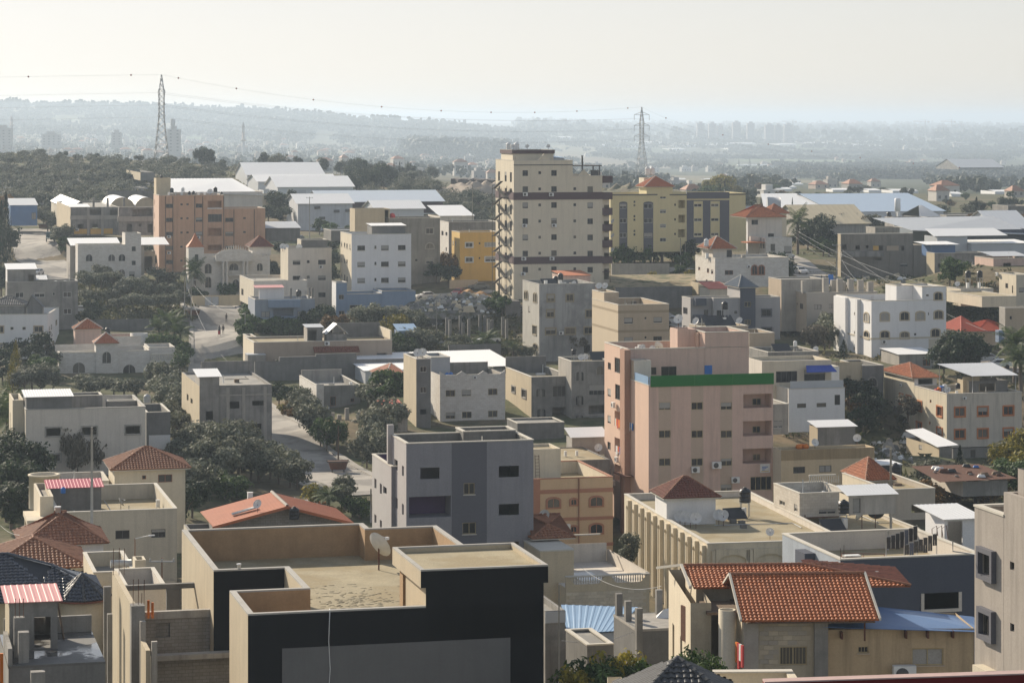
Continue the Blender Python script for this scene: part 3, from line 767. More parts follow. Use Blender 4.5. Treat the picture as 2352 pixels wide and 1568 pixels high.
B=Bld('unfinished_building','half built grey frame with bare beams and tan lit side wall','building',3,0,1210,862,150,h=19)
d=B.b(1030);H=B.H
B.trim('wall',0,.28,.95,d,0,H,tanrender);B.trim('pillar',-.02,B.a(1330),0,.9,0,H,concrete)
bm=d-.5
B.trim('beam',.3,9,bm,bm+.4,B.z(700,4,bm),B.z(655,4,bm),concrete_d);B.trim('pillar',B.a(1530,bm),B.a(1655,bm),bm-.05,bm+.35,B.z(960,4,bm),B.z(700,4,bm)-.01,concrete_d)
B.trim('beam',B.a(1335,4),9,4,4.4,B.z(972,3,4),B.z(905,3,4),concrete_l)
B.box(B.a(1335,4.1),9,4.1,4.35,B.z(1310,3,4),B.z(973,3,4),blockwork,front=[(B.a(1432,4.1)-B.a(1335,4.1),B.z(1145,3,4),B.a(1562,4.1)-B.a(1335,4.1),B.z(1012,3,4),'open')],par=-1,name='block_wall')
B.trim('beam',B.a(1440,1.5),9,1.5,2.2,B.z(1355,3,1.5),B.z(1308,3,1.5),concrete_l);B.trim('block_wall',B.a(1445,2.3),9,2.3,2.5,0,B.z(1352,3,2.3),blockwork)
B.trim('pillar',B.a(1285,-1),B.a(1335,-1),-1.2,-.85,0,B.z(1000,0,-1),concrete_l);B.trim('pillar',B.a(1390,-4),B.a(1442,-4),-4.2,-3.9,0,B.z(1180,1,-4),concrete_l)
aw=B.a(1288,-1);mb=MB();zz=B.z(1172,aw,-1);mb.box(aw,aw+.25,-4,-1.21,0,zz);mb.build('low_wall',tanrender,B.root)
B.trim('pillar',B.a(985,6),B.a(1030,6),5.8,6.2,0,B.z(925,0,6),concrete);B.trim('pillar',B.a(955,8),B.a(1020,8),8,8.4,0,B.z(680,0,8),concrete)
for q in((1352,4-.2),(1390,4-.25)):
 mb=MB();p0=(B.a(q[0]+10,3.8),3.75,0);mb.tube([(p0[0],3.75,B.z(975,1,3.75)),(p0[0],3.75,B.z(808+(q[0]-1352)*.6,1,3.75))],.075,8);mb.build('drain_pipe',orangepl,B.root)
for x,bb,y0,y1 in((1040,d-1,560,330),(1093,d-1,560,325),(1140,d-1,560,330),(1222,.4,862,615),(1270,.4,862,612),(1322,.4,862,618),(1300,.7,862,740)):
 a=B.a(x,bb);mb=MB();mb.tube([(a,bb,B.z(y0,a,bb)-.1),(a+.02,bb,B.z(y1,a,bb))],.018,4);mb.build('rebar',rustm,B.root)
B=Bld('unfinished_building','raw concrete house with a wet roof terrace and pink sheet roofed stair box','building',3,0,78,1432,138,h=15)
H=B.H;A=B.a(965)
puddle=mat('wet_screed',(.13,.125,.115),var=.5,rough=.5,scale=.6)
_n=puddle.node_tree;_b=_n.nodes['Principled BSDF'];_g=N(_n,'ShaderNodeNewGeometry');_t=N(_n,'ShaderNodeTexNoise',Scale=.42,Detail=3);_n.links.new(_g.outputs['Position'],_t.inputs['Vector']);_n.links.new(ramp(_n,_t.outputs[0],[(.47,(.03,)*3),(.53,(.65,)*3)]),_b.inputs['Roughness']);_b.inputs['Specular IOR Level'].default_value=.7
B.box(0,A,0,8.6,0,H,(concrete_d,concrete),par=-1);mb=MB();mb.box(-.02,A+.02,-.02,8.7,H,H+.12);mb.build('floor_slab',puddle,B.root)
B.trim('parapet',.2,A,8.3,8.55,H+.13,B.z(950,A*.8,8.3),concrete)
b0=3.9;a0=B.a(85,b0);a1=B.a(530,b0);zt=B.z(835,a0,b0)
B.box(a0,a1,b0,b0+4.2,H+.125,zt,(concrete,tanrender),front=B.fr([(315,960,465,1282,'open')],b=b0,a0=a0),back=[(.4,H+.3,2.2,zt-.5,'open')],par=-1,name='stair_house')
B.mono(a0,a1,b0,b0+4.2,zt+.06,zt+.2,sheetpk,ov=.25,pitch=.33)
for x0,x1,yt,bb in((130,227,970,2.0),(170,267,1105,.5),(285,415,1470,-2.5)):
 B.trim('pillar',B.a(x0,bb),B.a(x1,bb),bb,bb+.55,0 if bb<0 else H+.122,B.z(yt,B.a(x0,bb),bb),concrete)
for x in(140,180,217):a=B.a(x,2.2);mb=MB();mb.tube([(a,2.2,B.z(972,a,2.2)),(a,2.2,B.z(790,a,2.2))],.018,4);mb.build('rebar',rustm,B.root)
mb=MB();mb.tube([(B.a(535,7),8.0,H+2.2),(B.a(590,6),6.3,H+.15)],.06,5);mb.build('plank',woodm,B.root)
mb=MB();mb.tube([(B.a(15,-2),-2,4),(B.a(15,-2),-2,B.z(1290,0,-2))],.09,8);mb.build('drain_pipe',orangepl,B.root)
B.trim('parapet',-.02,.2,.1,5,H+.125,H+1.0,concrete)
B=Bld('house','house under a steep glossy navy blue tiled roof with a round corner turret','house',3,0,600,805,178,h=9)
H=B.H;w=B.a(950)
B.box(-9,w-.2,.6,9,0,H,stone_y,par=-1)
B.slope((-9.5,-.1,H),(-.2,-.1,H),(-3.6,4.4,H+2.5),(-9.5,4.4,H+2.5),navytile,tw=.3,th=.33,parts=160)
B.slope((-9.5,8.9,H),(-9.5,8.8,H),(-9.5,4.4,H+2.5),(-9.5,4.4,H+2.5),navytile)
B.slope((-3,8.9,H),(-9.5,8.9,H),(-9.5,4.4,H+2.5),(-3.6,4.4,H+2.5),navytile)
B.slope((-2.2,-.2,H+.02),(1.2,-.2,H+.02),(-.6,3.4,H+1.75),(-.6,3.4,H+1.75),navytile,parts=60)
B.slope((1.2,-.2,H+.02),(w+.2,1,H+.02),(-.6,3.4,H+1.75),(-.6,3.4,H+1.75),navytile);B.slope((w+.2,1,H+.02),(w+.2,8.9,H+.02),(-3.6,4.6,H+2.5),(-.6,3.4,H+1.75),navytile);mb=MB();mb.poly([(-.2,-.1,H),(-3.6,4.4,H+2.45),(-.6,3.4,H+1.72)][::-1]);mb.poly([(-.2,-.1,H),(-3.6,4.4,H+2.45),(-.6,3.4,H+1.72)]);mb.build('valley',navytile,B.root)
B.slope((w+.2,8.9,H),(-3.6,8.9,H),(-3.6,4.5,H+2.5),(-3.6,4.5,H+2.5),navytile)
caps(B.root,(-9.5,4.4,H+2.55),(-3.6,4.4,H+2.55),navytile);caps(B.root,(-3.6,4.4,H+2.55),(-.6,3.4,H+1.8),navytile);caps(B.root,(-.6,3.4,H+1.8),(1.1,1.2,H+1.2),navytile)
cx,cy_,rr=1.2,1.2,1.95;ap=(cx,cy_,H+1.5);mb=MB();ring=[]
for i in range(8):t=R(-90+45*i);ring.append((cx+rr*math.cos(t),cy_+rr*math.sin(t),H-.05))
for i in range(8):
 if i in(0,1,2,6,7):B.slope(ring[i],ring[(i+1)%8],ap,ap,navytile,tw=.28,th=.3,parts=20);caps(B.root,ring[i],ap,greytile)
mb.lathe([(rr-.3,0),(rr-.3,H-.05)],16,c=(cx,cy_,0));mb.build('turret_wall',stone_y,B.root)
mb=MB();mb.lathe([(rr-.02,H-.2),(rr+.02,H-.08)],16,c=(cx,cy_,0));mb.build('eave',terracotta_d,B.root)
B=Bld('house','house with a bright orange tiled hip roof behind the navy roof','house',3,0,240,505,196,h=8);H=B.H;w=B.a(700)
B.box(B.a(-120),B.a(790),0,8.4,0,H-.2,offwhite,par=-1)
B.hip(B.a(-120),B.a(790),0,8.4,H-.1,1.7,terracotta_b,ov=.3,ridge='b',cap=terracotta_b)
B=Bld('house','white house with a brown ribbed hip roof below the stained beige building','house',3,0,350,318,206,h=9);H=B.H;w=B.a(950)
B.box(0,w,0,7,0,H,white,front=B.fr([(727,370,830,470)]),par=-1,fm=framebr)
B.hip(-1.1,w,0,7,H+.16,2.0,terracotta_b,ov=.4,ridge='a',cap=terracotta_b,parts=60)
mb=MB();mb.lathe([(.22,0),(.22,.4),(.26,.4),(.26,.5)],12);o=mb.build('roof_vent',plastw);o.location=B.W(w*.35,3.4,H+2.1);tag(o,'stubby white vent on the ridge of the brown ribbed roof','vent')
B=S('house','low cream house with a boxed chimney and silver solar cylinder behind the rebar',3,0,860,560,188,xr=1240,d=9,h=8,m=cream,cope=copingm,roof=roofgrey,par=1.0)
B.box(B.a(1240,-.5),B.a(1340,-.5),-.5,1.2,0,B.H+.9,cream,par=.3,t=.15,name='chimney')
o=empty('solar_cylinder','silver horizontal solar boiler on the low cream house','water heater',B.W(1.6,2.5,B.H-.3),B.yaw);mb=MB();mb.tube([(-.2,0,.5),(1.3,0,.5)],.28,12);mb.build('boiler',steel,o);mb=MB();mb.box(.1,.15,-.2,.2,-.4,.3);mb.box(.9,.95,-.2,.2,-.4,.3);mb.build('stand',steel,o)
B=S('house','whitish terrace house between the unfinished frame and the stained beige building',3,0,1160,715,172,xr=1535,d=8,h=7,m=offwhite,roof=roofgrey,par=1.0)
B=SB=S('apartment_building','stained beige two storey block with a magenta roofed stair box on top',2,0,522,1382,235,xr=1625,d=17,h=8.6,m=beige,par=1.35,roof=roofscreed,cope=copingm,F=[(1060,1538,1190,1618),(1390,1528,1520,1605)],fm=framed,inner=beige,t=.25)
H=B.H;a0,a1=B.a(440,9),B.a(930,9)
B.box(a0+.1,a1,9,12,H-1.3,B.z(1150,2,9),concrete_d,par=-1,name='stair_house');B.mono(a0+.1,a1,9,12,B.z(1145,2,9),B.z(1145,2,9)+.35,sheetmg)
B.box(-1.2,-.02,4,13,0,B.z(1170,0,8),cream,par=.5,name='side_wing',left=[(2,1,3,3,'dark'),(2,4.4,3,6,'dark')])
for b in(2,4,7):B.trim('column',-2.4,-2.1,b,b+.3,0,H-1.2,cream)
B.trim('porch_roof',-2.5,-.05,1.6,7.6,H-1.19,H-.8,cream);B.trim('railing',-2.45,-2.35,2.35,6.9,H-4,H-3.2,sheetmg)
B.box(.3,B.A-.3,-.9,-.02,0,H-6.2,beige,par=-1,name='porch_wall')
x=B.pw(1100,1300,8);dish(B.W(B.a(1105,9),9,H-1.3),'on the stained beige roof',-60,1.5)
dish(B.W(B.a(690,2.5),2.5,H-1.3),'on the stained beige roof',-50,1.4)
tank(B.W(B.a(580,8.3),8.3,H+.6),'on the stair box of the stained beige building',.45,m=bluepl,desc='small bright blue water drum')
boiler(B.W(B.a(1450,9.5),9.5,H-1.3),'on the roof of the stained beige building',.8)
pole((*P(211,1260,228).xy,CZ-43),16.5,'rising in front of the stained beige building',steel,.16,'tall steel tube mast')
B=TR=Bld('house','cream house with a brown tiled hip roof beside the olive grove','house',2,0,1052,995,262,h=13.5);H=B.H;w=B.a(1702)
B.box(0,w,0,6.5,0,H,cream,front=B.fr([(1305,1033,1342,1070),(1452,1025,1583,1098)]),par=-1,fm=framebr)
B.hip(0,w,0,6.5,H+.16,1.75,terracotta_b,ov=.5,ridge='a',cap=terracotta_b,parts=80)
B2=S('house','low cream wing with a rounded balcony left of the brown hip roof',2,0,470,1105,262,xr=1000,d=7,h=11,m=offwhite,par=.9,roof=roofgrey)
mb=MB();mb.lathe([(1.5,0),(1.5,3.2),(1.6,3.2),(1.6,3.35),(1.3,3.35),(1.3,2.6)],20,c=(-.6,1.2,B2.H-2.6),cap=False);mb.build('round_balcony',cream,B2.root)
B=WB=S('apartment_building','broad whitish building with three concrete framed black windows per floor',2,0,236,436,315,xr=1336,d=14,yb=1090,m=offwhite,lm=cream,par=1.3,roof=roofgrey,cope=copingg,G=[([491,821,1219],[636],132,72,'suro'),([490,818,1216],[875],126,66,'sur')],fm=concrete_l,t=.25)
H=B.H;a0,a1=B.a(190,5),B.a(633,5)
B.box(.1,a1,.5,6,H-1.2,B.z(312,2,1),concrete_d,par=-1,name='stair_house');B.mono(.1,a1,.5,6,B.z(308,2,1),B.z(308,2,1)+.3,sheetw)
B.box(a1+.4,B.a(940,8),8,11.5,H-1.2,B.z(310,5,8),concrete,par=.9,t=.2,name='parapet_box',cope=copingm)
B.box(B.a(985,7),B.A-.3,7.5,9,H-1.2,B.z(350,12,8),concrete,par=.9,name='parapet_box',cope=copingm)
B.box(-1.3,-.02,4,12,0,H+.8,cream,par=.6,name='side_wing',left=[(2,5,3,7.2,'dark')])
ac(B,465,950,'under the lower window of the broad whitish building')
B=S('house','soot dark concrete house squeezed right of the broad whitish building',2,0,1345,460,332,xr=1565,d=10,yb=820,m=concrete_d,par=.9,roof=roofscreed,cope=copingm)
B.trim('render_band',.3,B.A-.01,-.02,.01,0,B.z(665,1),white)
tank((*P(338,925,352).xy,CZ-(925-HV)*352/F),'beside the soot dark concrete house',1.6,m=metalg,desc='tall grey metal water tank')
B=GU=Bld('unfinished_building','bare concrete four storey block with empty black window holes by the road','building',2,0,1832,215,350,yb=860)
H=B.H;A=B.a(2351+146);as_=B.a(2015);D=B.b(1700)
B.prism([(0,0),(as_,0),(A,0),(A,D+4),(0,D+4)],0,H,[concrete,concrete,concrete,concrete,tanrender],{0:B.fr([(1890,445,1955,527,'open'),(1892,672,1957,750,'open')]),1:B.fr([(2085,357,2198,422,'open'),(2318,350,2440,392,'open'),(2080,565,2180,634,'open'),(2275,560,2400,628,'open')],a0=as_),4:B.le([(1715,290,1731,350,'open'),(1750,330,1769,378,'open'),(1715,490,1731,555,'open'),(1752,545,1769,585,'open'),(1712,650,1733,700,'open')],D+4)},par=.35,t=.25,roof=roofgrey,inner=concrete)
B.box(.01,as_-.01,.01,4.5,H,B.z(132,1),(concrete,concrete_l),front=B.fr([(1890,240,1955,315,'open')],a0=.01),par=-1,name='stair_house')
B.mono(.01,as_,.01,4.5,B.z(128,1),B.z(128,1)+.6,sheetw,ov=.35)
B.trim('parapet',as_+.05,A,D+3.7,D+3.95,H,H+1.4,concrete);B.trim('floor_edge',as_,A,-.05,-.003,B.z(300,6),B.z(290,6),concrete_l)
for q in(2080,2225,2420):B.trim('pillar',B.a(q),B.a(q+28),-.035,-.003,.2,H-.3,concrete_l)
B=SL=Bld('apartment_building','slate purple apartment block with a darker middle stripe and raw window holes','building',2,1,1380,747,220,h=17.2)
H=B.H;A=B.a(2351+197);a1,a2=B.a(1797),B.a(2120);D=B.b(1238)
lit=mat('slate_sunlit_side',(.44,.42,.41),var=.08,stain=.1)  # paler copy of the slate paint, sunlight put into the side colour
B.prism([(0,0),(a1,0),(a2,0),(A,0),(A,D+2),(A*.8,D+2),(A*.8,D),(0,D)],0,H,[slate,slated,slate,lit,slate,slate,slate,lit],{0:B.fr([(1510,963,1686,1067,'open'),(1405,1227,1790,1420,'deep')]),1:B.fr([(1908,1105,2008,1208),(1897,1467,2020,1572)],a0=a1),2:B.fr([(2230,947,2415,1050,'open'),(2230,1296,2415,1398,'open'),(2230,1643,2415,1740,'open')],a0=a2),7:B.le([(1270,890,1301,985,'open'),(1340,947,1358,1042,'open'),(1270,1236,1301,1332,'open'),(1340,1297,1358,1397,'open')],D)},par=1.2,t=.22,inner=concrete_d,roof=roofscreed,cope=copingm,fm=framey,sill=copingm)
wn=B.fr([(1547,1280,1680,1378)])[0]
g,f=win_meshes(wn[2]-wn[0],wn[3]-wn[1],'dark',framed,.16);wo=link('window',g,B.root,loc=(wn[0],2.1,wn[1]));link('frame',f,wo)
purp=mat('purple_balcony',(.11,.07,.16),var=.1);aw=B.fr([(1405,1227,1790,1420)])[0];B.trim('balcony_back_wall',aw[0]+.02,aw[2]-.02,2.14,2.18,aw[1]+.01,aw[3]-.01,purp)
al=-.35;b1=B.b(1243,al);b2=B.b(1067,al);z2=B.z(958,al,b1)
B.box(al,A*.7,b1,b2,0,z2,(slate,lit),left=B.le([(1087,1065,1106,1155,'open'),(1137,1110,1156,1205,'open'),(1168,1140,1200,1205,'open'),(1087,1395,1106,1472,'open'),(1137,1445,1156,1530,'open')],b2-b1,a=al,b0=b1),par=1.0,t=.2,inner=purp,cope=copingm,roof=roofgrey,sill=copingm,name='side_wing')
B.trim('chimney',al-.02,al+.5,b1+1.4,b1+1.9,z2+.1,z2+3.4,lit)
dish(B.W(B.a(1970,8),8,H-1.2),'on the roof of the slate purple block',-60,1.7)
B.box(A*.55,A-.3,D-1.6,D+1.4,H-1.19,H+.25,concrete_d,par=.8,name='parapet_box',cope=copingm)
B=OB=Bld('apartment_building','sandy block with rusty orange bands and arched window surrounds','building',2,2,100,1077,285,yb=1800)
H=B.H;A=B.a(926);D=14;sandy=mat('sandy_plaster',(.60,.43,.27),var=.07,stain=.12);obr=mat('rusty_band',(.40,.19,.12),var=.1)
B.box(0,A,0,D,0,H,sandy,front=B.gr([380,775],[1287,1537],106,80,'archseg')+B.gr([566],[1278,1528],46,48,'archseg')+B.fr([(205,1245,245,1335,'open'),(205,1490,245,1570,'open'),(320,1695,545,1745,'open'),(640,1690,860,1742,'open')]),par=1.3,t=.25,roof=roofscreed,inner=cream,cope=obr,fm=obr)
for y0,y1 in((1197,1160),(1450,1420),(1692,1662)):B.trim('band',B.a(258),A+.04,-.045,.01,B.z(y0,5),B.z(y1,5),obr)
B.trim('pilaster',B.a(180),B.a(258),-.05,.01,B.z(1450,1),H-.02,obr)
mb=MB();a=B.a(612);mb.tube([(a,-.12,.3),(a,-.12,H)],.07,6);mb.build('drain_pipe',framebr,B.root)
B.box(.3,B.a(452,4),4.2,9,H-1.29,B.z(800,1,4),cream,par=.3,name='stair_house',roof=roofscreed)
o=empty('ladder','thin rusty ladder leaning on the cream stair house of the banded block','ladder',B.W(B.a(235,3.8),3.6,H-1.29),B.yaw);mb=MB()
for s in(-.22,.22):mb.tube([(s,0,0),(s,.5,3.4)],.025,4)
mb.build('rail',rustm,o);mb=MB()
for i in range(10):mb.tube([(-.22,.5*(i+.5)/10,.34*i+.2),(.22,.5*(i+.5)/10,.34*i+.2)],.018,4)
mb.build('rung',rustm,o)
ac(B,487,1505,'between the arched windows of the banded block',s=1.1)
dish(B.W(B.a(295,9.5),9.4,H+1.0),'on the stair house of the banded block',140,1.2)
B=PK=Bld('apartment_building','tall pink apartment block with a green banner round its roof terrace','building',2,2,1255,212,300,h=18.6)
H=B.H;A=B.a(2351+47);d1=B.b(1062);D=B.b(850);sx=[B.a(q) for q in(1345,1460,1643,1757,1913,2023)]
stripe=mat('pink_tan_stripe',(.52,.40,.31),var=.06,stain=.1);pl=mat('pink_side',(.68,.48,.37),var=.06,stain=.15)
pts=[(0,0)]+[(q,0) for q in sx]+[(A,0),(A,d1),(0,d1)];hol={}
for i,xc in((1,1403),(3,1701),(5,1968)):hol[i]=B.gr([xc],[398,656,913,1148] if i==5 else[398,656,913,1165],106,70,'dark',a0=sx[i-1])
hol[6]=B.fr([(2125,287,2385,415,'deep'),(2122,535,2385,672,'deep'),(2120,788,2385,926,'deep'),(2190,1045,2385,1170)],a0=sx[5])
lw=[(1178,340,1209,415),(1147,325,1159,362),(1178,597,1209,670),(1147,582,1159,617),(1178,852,1209,927),(1147,837,1159,870),(1178,1103,1209,1173)]
hol[8]=B.le(lw+[(1068,240,1122,380,'deep'),(1066,485,1122,632,'deep'),(1068,738,1122,880,'deep')],d1)
B.prism(pts,0,H,[pinkp,stripe,pinkp,stripe,pinkp,stripe,pinkp,pinkp,pinkp,pl],hol,par=.25,t=.2,roof=roofscreed,cope=copingm,fm=framey)
for q in((2207,327,2283,388),(2207,583,2278,642),(2212,838,2278,895)):
 wn=B.fr([q],b=2.2)[0];g,f=win_meshes(wn[2]-wn[0],wn[3]-wn[1],'dark',framey,.16);wo=link('window',g,B.root,loc=(wn[0],2.05,wn[1]));link('frame',f,wo)
ub=H+(B.z(-122,0,d1)-B.z(-122,0,d1));zu=B.z(-120,0,d1);zl=H
lb=[(878,240,907,312),(947,205,1014,345),(878,485,907,557),(942,450,1013,590,'deep'),(877,728,906,800),(942,695,1013,830,'deep'),(877,970,906,1040),(942,940,1013,1090,'deep'),(880,0,908,65),(942,-40,1014,98),(940,1430,1010,1560,'open')]
B.box(-.01,A-.02,d1+.02,D,0,zu,(pinkp,pl),front=[(B.a(x0,d1),B.z(y1,5,d1),B.a(x1,d1),B.z(y0,5,d1),st) for x0,y0,x1,y1,st in((1280,40,1327,108,'dark'),(1372,35,1512,126,'dark'))],left=B.le(lb,D-d1,a=-.01,b0=d1),par=.9,roof=roofscreed,cope=copingm,fm=framed,name='upper_wall')
ah=B.a(1772,d1);B.box(ah,A-.03,d1-.02,D-2,H+.05,B.z(1100-R2,12,d1),pinkp,par=.5,name='upper_wall',cope=copingm,roof=roofgrey,right=[(1,H+1,2,H+2.2,'dark')])
B.trim('door',B.a(1768,d1-.03),B.a(1837,d1-.03),d1-.08,d1-.025,H+.3,B.z(28,8,d1),bluepl)
B.box(B.a(1520,d1+3),B.a(1690,d1+3),d1+3,d1+6,zu-.9,B.z(1075-R2,5,d1+3),pinkp,par=.2,name='stair_house');B.box(B.a(1705,d1+2),ah-.05,d1+2,d1+4,zu-.9,B.z(1105-R2,6,d1+2),pl,par=-1,name='stair_wall')
mb=MB();bz0,bz1=B.z(208,0),B.z(118,0)
ab0=B.a(1272)
for a0,a1 in((ab0,A*.36),(A*.36+.02,A*.67),(A*.67+.02,A+.05)):B.trim('banner',a0,a1,-.12,-.06,H-.15,H+1.12,greenfab)
mb.box(ab0,A,-.05,-.02,H+1.0,H+1.06)
for i in range(9):a=ab0+(A-ab0)*i/8;mb.box(a-.03,a+.03,-.055,.0,H,H+1.1)
mb.build('railing',steel,B.root)
gl=MB();gl.box(.02,.06,.3,B.b(1125),H+.1,H+1.0);gl.box(.06,ab0-.05,.02,.06,H+.1,H+1.0);gl.build('glass_balustrade',sheetb2,B.root)
B.box(.05,B.a(1272,d1-2.2),d1-2.4,d1-.05,H,H+2.3,(offwhite,tanp),front=[(2.0,H+.3,2.7,H+2.0,'open')],par=.2,name='terrace_hut')
B.trim('shaft',-.75,-.02,B.b(1060,-.4),B.b(1018,-.4),0,zu+.05,mat('pink_brown_shaft',(.42,.25,.18),var=.12,stain=.3))
B.trim('awning',-1.3,-.02,B.b(1120),B.b(1030),B.z(1015,0,9),B.z(1015,0,9)+.08,rustm)
for x,y,s in((1675,978,1.1),(1868,935,1.25),(2042,1072,1.1)):ac(B,x,y,'on the shaded front of the pink block',s=s)
for x,y in((957,385),(988,885),(955,1100)):ac(B,x,y,'on the sunlit side of the pink block','l')
o=empty('sign','small white sign board with blue and yellow lines on the pink block','sign',B.W(B.a(2278),-.08,B.z(1005,15)),B.yaw);sw=B.a(2368)-B.a(2278);sh=B.z(925,15)-B.z(1005,15)
mb=MB();mb.box(0,sw,0,.06,0,sh);mb.build('board',plastw,o);mb=MB()
for i in range(3):mb.box(.2,sw-.25-.2*i,-.012,-.002,sh*(.62-.16*i),sh*(.7-.16*i))
mb.build('lettering',bluepl,o)
mb=MB()
for i in range(7):mb.box(.15+i*(sw-.3)/7,.15+(i+.7)*(sw-.3)/7,-.012,-.002,sh*.12,sh*.22)
mb.build('lettering',mat('sign_yellow',(.6,.4,.03)),o)
for x,y,d_ in((1290,1235,3.2),(1200,1225,5)):dish(B.W(B.a(x,d1+d_),d1+d_,zu-.9),'on the roof of the pink block',150,1.3)
for x,b_ in((1012,2.2),(1148,2.6),(1172,5.4)):boiler(B.W(B.a(x,d1+b_),d1+b_,zu-.9),'on the roof of the pink block',1.25)
dish(B.W(B.a(1345,d1+2.5),d1+2.5,zu-.9),'on the roof of the pink block',-40,1.9,'rusty brown satellite dish')
dish(B.W(B.a(1690,d1+5),d1+5,B.z(1075-R2,5,d1+3)),'on the stair house of the pink block',140,1.5)
dish(B.W(B.a(1530,d1+5),d1+5,B.z(1075-R2,5,d1+3)),'on the stair house of the pink block',140,1.2)
for nm,x,y,a,lab in(('laundry',985,560,0,'red and white washing hung in the upper balcony of the pink block'),('laundry',1095,590,0,'orange and blue washing hung from the balcony beside the brown shaft'),('laundry',990,810,0,'white washing hung in the middle balcony of the pink block')):
 bb=B.b(x);o=empty(nm,lab,'laundry',B.W(-.12,bb,B.z(y,0,bb)-.5),B.yaw-R(90))
 for i in range(6):mb=MB();h=random.uniform(.5,1.1);mb.box(-1.2+i*.4,-.9+i*.4,-.03,.03,1-h,1);mb.build('garment',random.choice([redpl,plastw,bluepl,orangepl,plastw]),o)
B=FL=Bld('apartment_building','cream building with tall fluted pilasters, stained parapet and yellowish roof','building',3,2,1795,292,245,h=12.6,yaw=11)
H=B.H;A=13.4;D=33
flm=mat('fluted_cream',(.70,.61,.46),var=.1,stain=.35)
B.box(0,A,0,D,0,H,flm,left=B.le([(1190,75,1197,100),(1190,350,1197,375),(1595,300,1642,450)],D),par=.55,t=.3,roof=roofscreed,cope=copingm,inner=offwhite)
n=int(D/2.7)
for i in range(n):
 b=.5+i*(D-1)/n
 for k,dz in((0,.9),(.62,.9)):B.trim('pilaster',-.38,-.003,b+k,b+k+.22,0,H-dz-.25,flm)
 mb=MB();q=[]
 for j in range(7):t=math.pi*j/6;q.append((b+.42-.42*math.cos(t),H-1.15+.42*math.sin(t)))
 for j in range(6):(y0,z0),(y1,z1)=q[j],q[j+1];mb.hexa([(-.38,y0,z0),(-.003,y0,z0),(-.003,y1,z1),(-.38,y1,z1)],[(-.38,y0,H-.2),(-.003,y0,H-.2),(-.003,y1,H-.2),(-.38,y1,H-.2)])
 mb.build('arch',flm,B.root)
 if i%2==0:B.trim('recess_window',-.06,-.003,b+1.2,b+1.9,H-5.2,H-4.2,glassd);B.trim('recess_window',-.06,-.003,b+1.2,b+1.9,H-8.6,H-7.6,glassd)
n2=int(A/3.6)
for i in range(n2):
 a=.4+i*3.6;B.trim('pilaster',a,a+.3,-.25,-.003,0,H-.6,flm);mb=MB();q=[]
 for j in range(9):t=math.pi*j/8;q.append((a+1.95-1.6*math.cos(t),H-2.1+1.1*math.sin(t)))
 for j in range(8):(x0,z0),(x1,z1)=q[j],q[j+1];mb.hexa([(x0,-.25,z0),(x1,-.25,z1),(x1,-.003,z1),(x0,-.003,z0)],[(x0,-.25,H-.5),(x1,-.25,H-.5),(x1,-.003,H-.5),(x0,-.003,H-.5)])
 mb.build('arch',flm,B.root);B.trim('pilaster',a+3.25,a+3.55,-.25,-.003,0,H-.6,flm)
bs=15.2;a0,a1=B.a(1420,bs),B.a(1870,bs);zr=H-.55;ze=B.z(1243-R3,4,bs)
B.box(a0,a1,bs,bs+4.6,zr,ze,white,par=-1,name='stair_house');B.hip(a0,a1,bs,bs+4.6,ze+.15,1.75,terracotta_d,ov=.45,ridge='a',cap=terracotta_b,parts=60)
for i,(x,y) in enumerate(((1545,1465),(1590,1500),(1640,1530),(1690,1540),(1900,1490),(1945,1510))):
 bb=bs-.9-(i%4)*.55;dish(B.W(B.a(x,bb),bb,zr),'clustered by the stair house of the fluted building',160,1.15)
bb=19;tank(B.W(B.a(2140,bb),bb,zr),'on the fluted building roof',1.15,leg=1.3);boiler(B.W(B.a(2128,bb-.8),bb-.8,zr),'beside the black tank on the fluted building',1.0);solar(B.W(B.a(2050,17.5),17.5,zr),'on the fluted building roof',1.2)
dish(B.W(B.a(2351+18,5),5,zr),'near the right parapet of the fluted building',180,.8)
for q in((2030,1360),(2110,1385),(2125,1470)):bb=12+(1470-q[1])*.03;o=link('roof_block',proto('rb',lambda:(lambda m:(m.box(-.3,.3,-.2,.2,0,.35),m.mesh('block',concrete_d))[1])(MB())),None,loc=B.W(B.a(q[0],bb),bb,zr+.005),rz=.4);later(o,'small dark concrete block','on the fluted building roof','block')
B=Bld('house','house with a ribbed orange metal gable roof and grey stone gable','house',2,0,1995,1485,215,h=10.5,yaw=13.8);H=B.H
rm=B.a(2632);A=B.a(3210);zr=B.z(1312,rm);zR=B.z(1455,A);Dr=max(8,B.b(2503,rm))
B.box(.3,A-.5,.6,Dr-.5,0,H-.25,blockwork,par=-1,front=B.fr([(2360,1500,2600,1620,'open')],b=.6,a0=.3))
mb=MB();mb.poly([(.3,.58,H-.3),(A-.5,.58,zR-.25),(rm,.58,zr-.18)]);mb.build('gable',blockwork,B.root)
B.sheet((0,-.4,H),(0,-.4,H),(rm,-.4,zr),(rm,-.4,zr),sheetor) if False else None
sheet(B.root,(-.4,Dr,H-.1),(-.4,-.4,H-.1),(rm,-.4,zr),(rm,Dr,zr),sheetor,.55,.05);sheet(B.root,(A+.3,-.4,zR-.08),(A+.3,Dr,zR-.08),(rm+.02,Dr,zr),(rm+.02,-.4,zr),sheetor,.3,.03)
caps(B.root,(rm,-.4,zr+.03),(rm,Dr,zr+.03),copingm,r=.14)
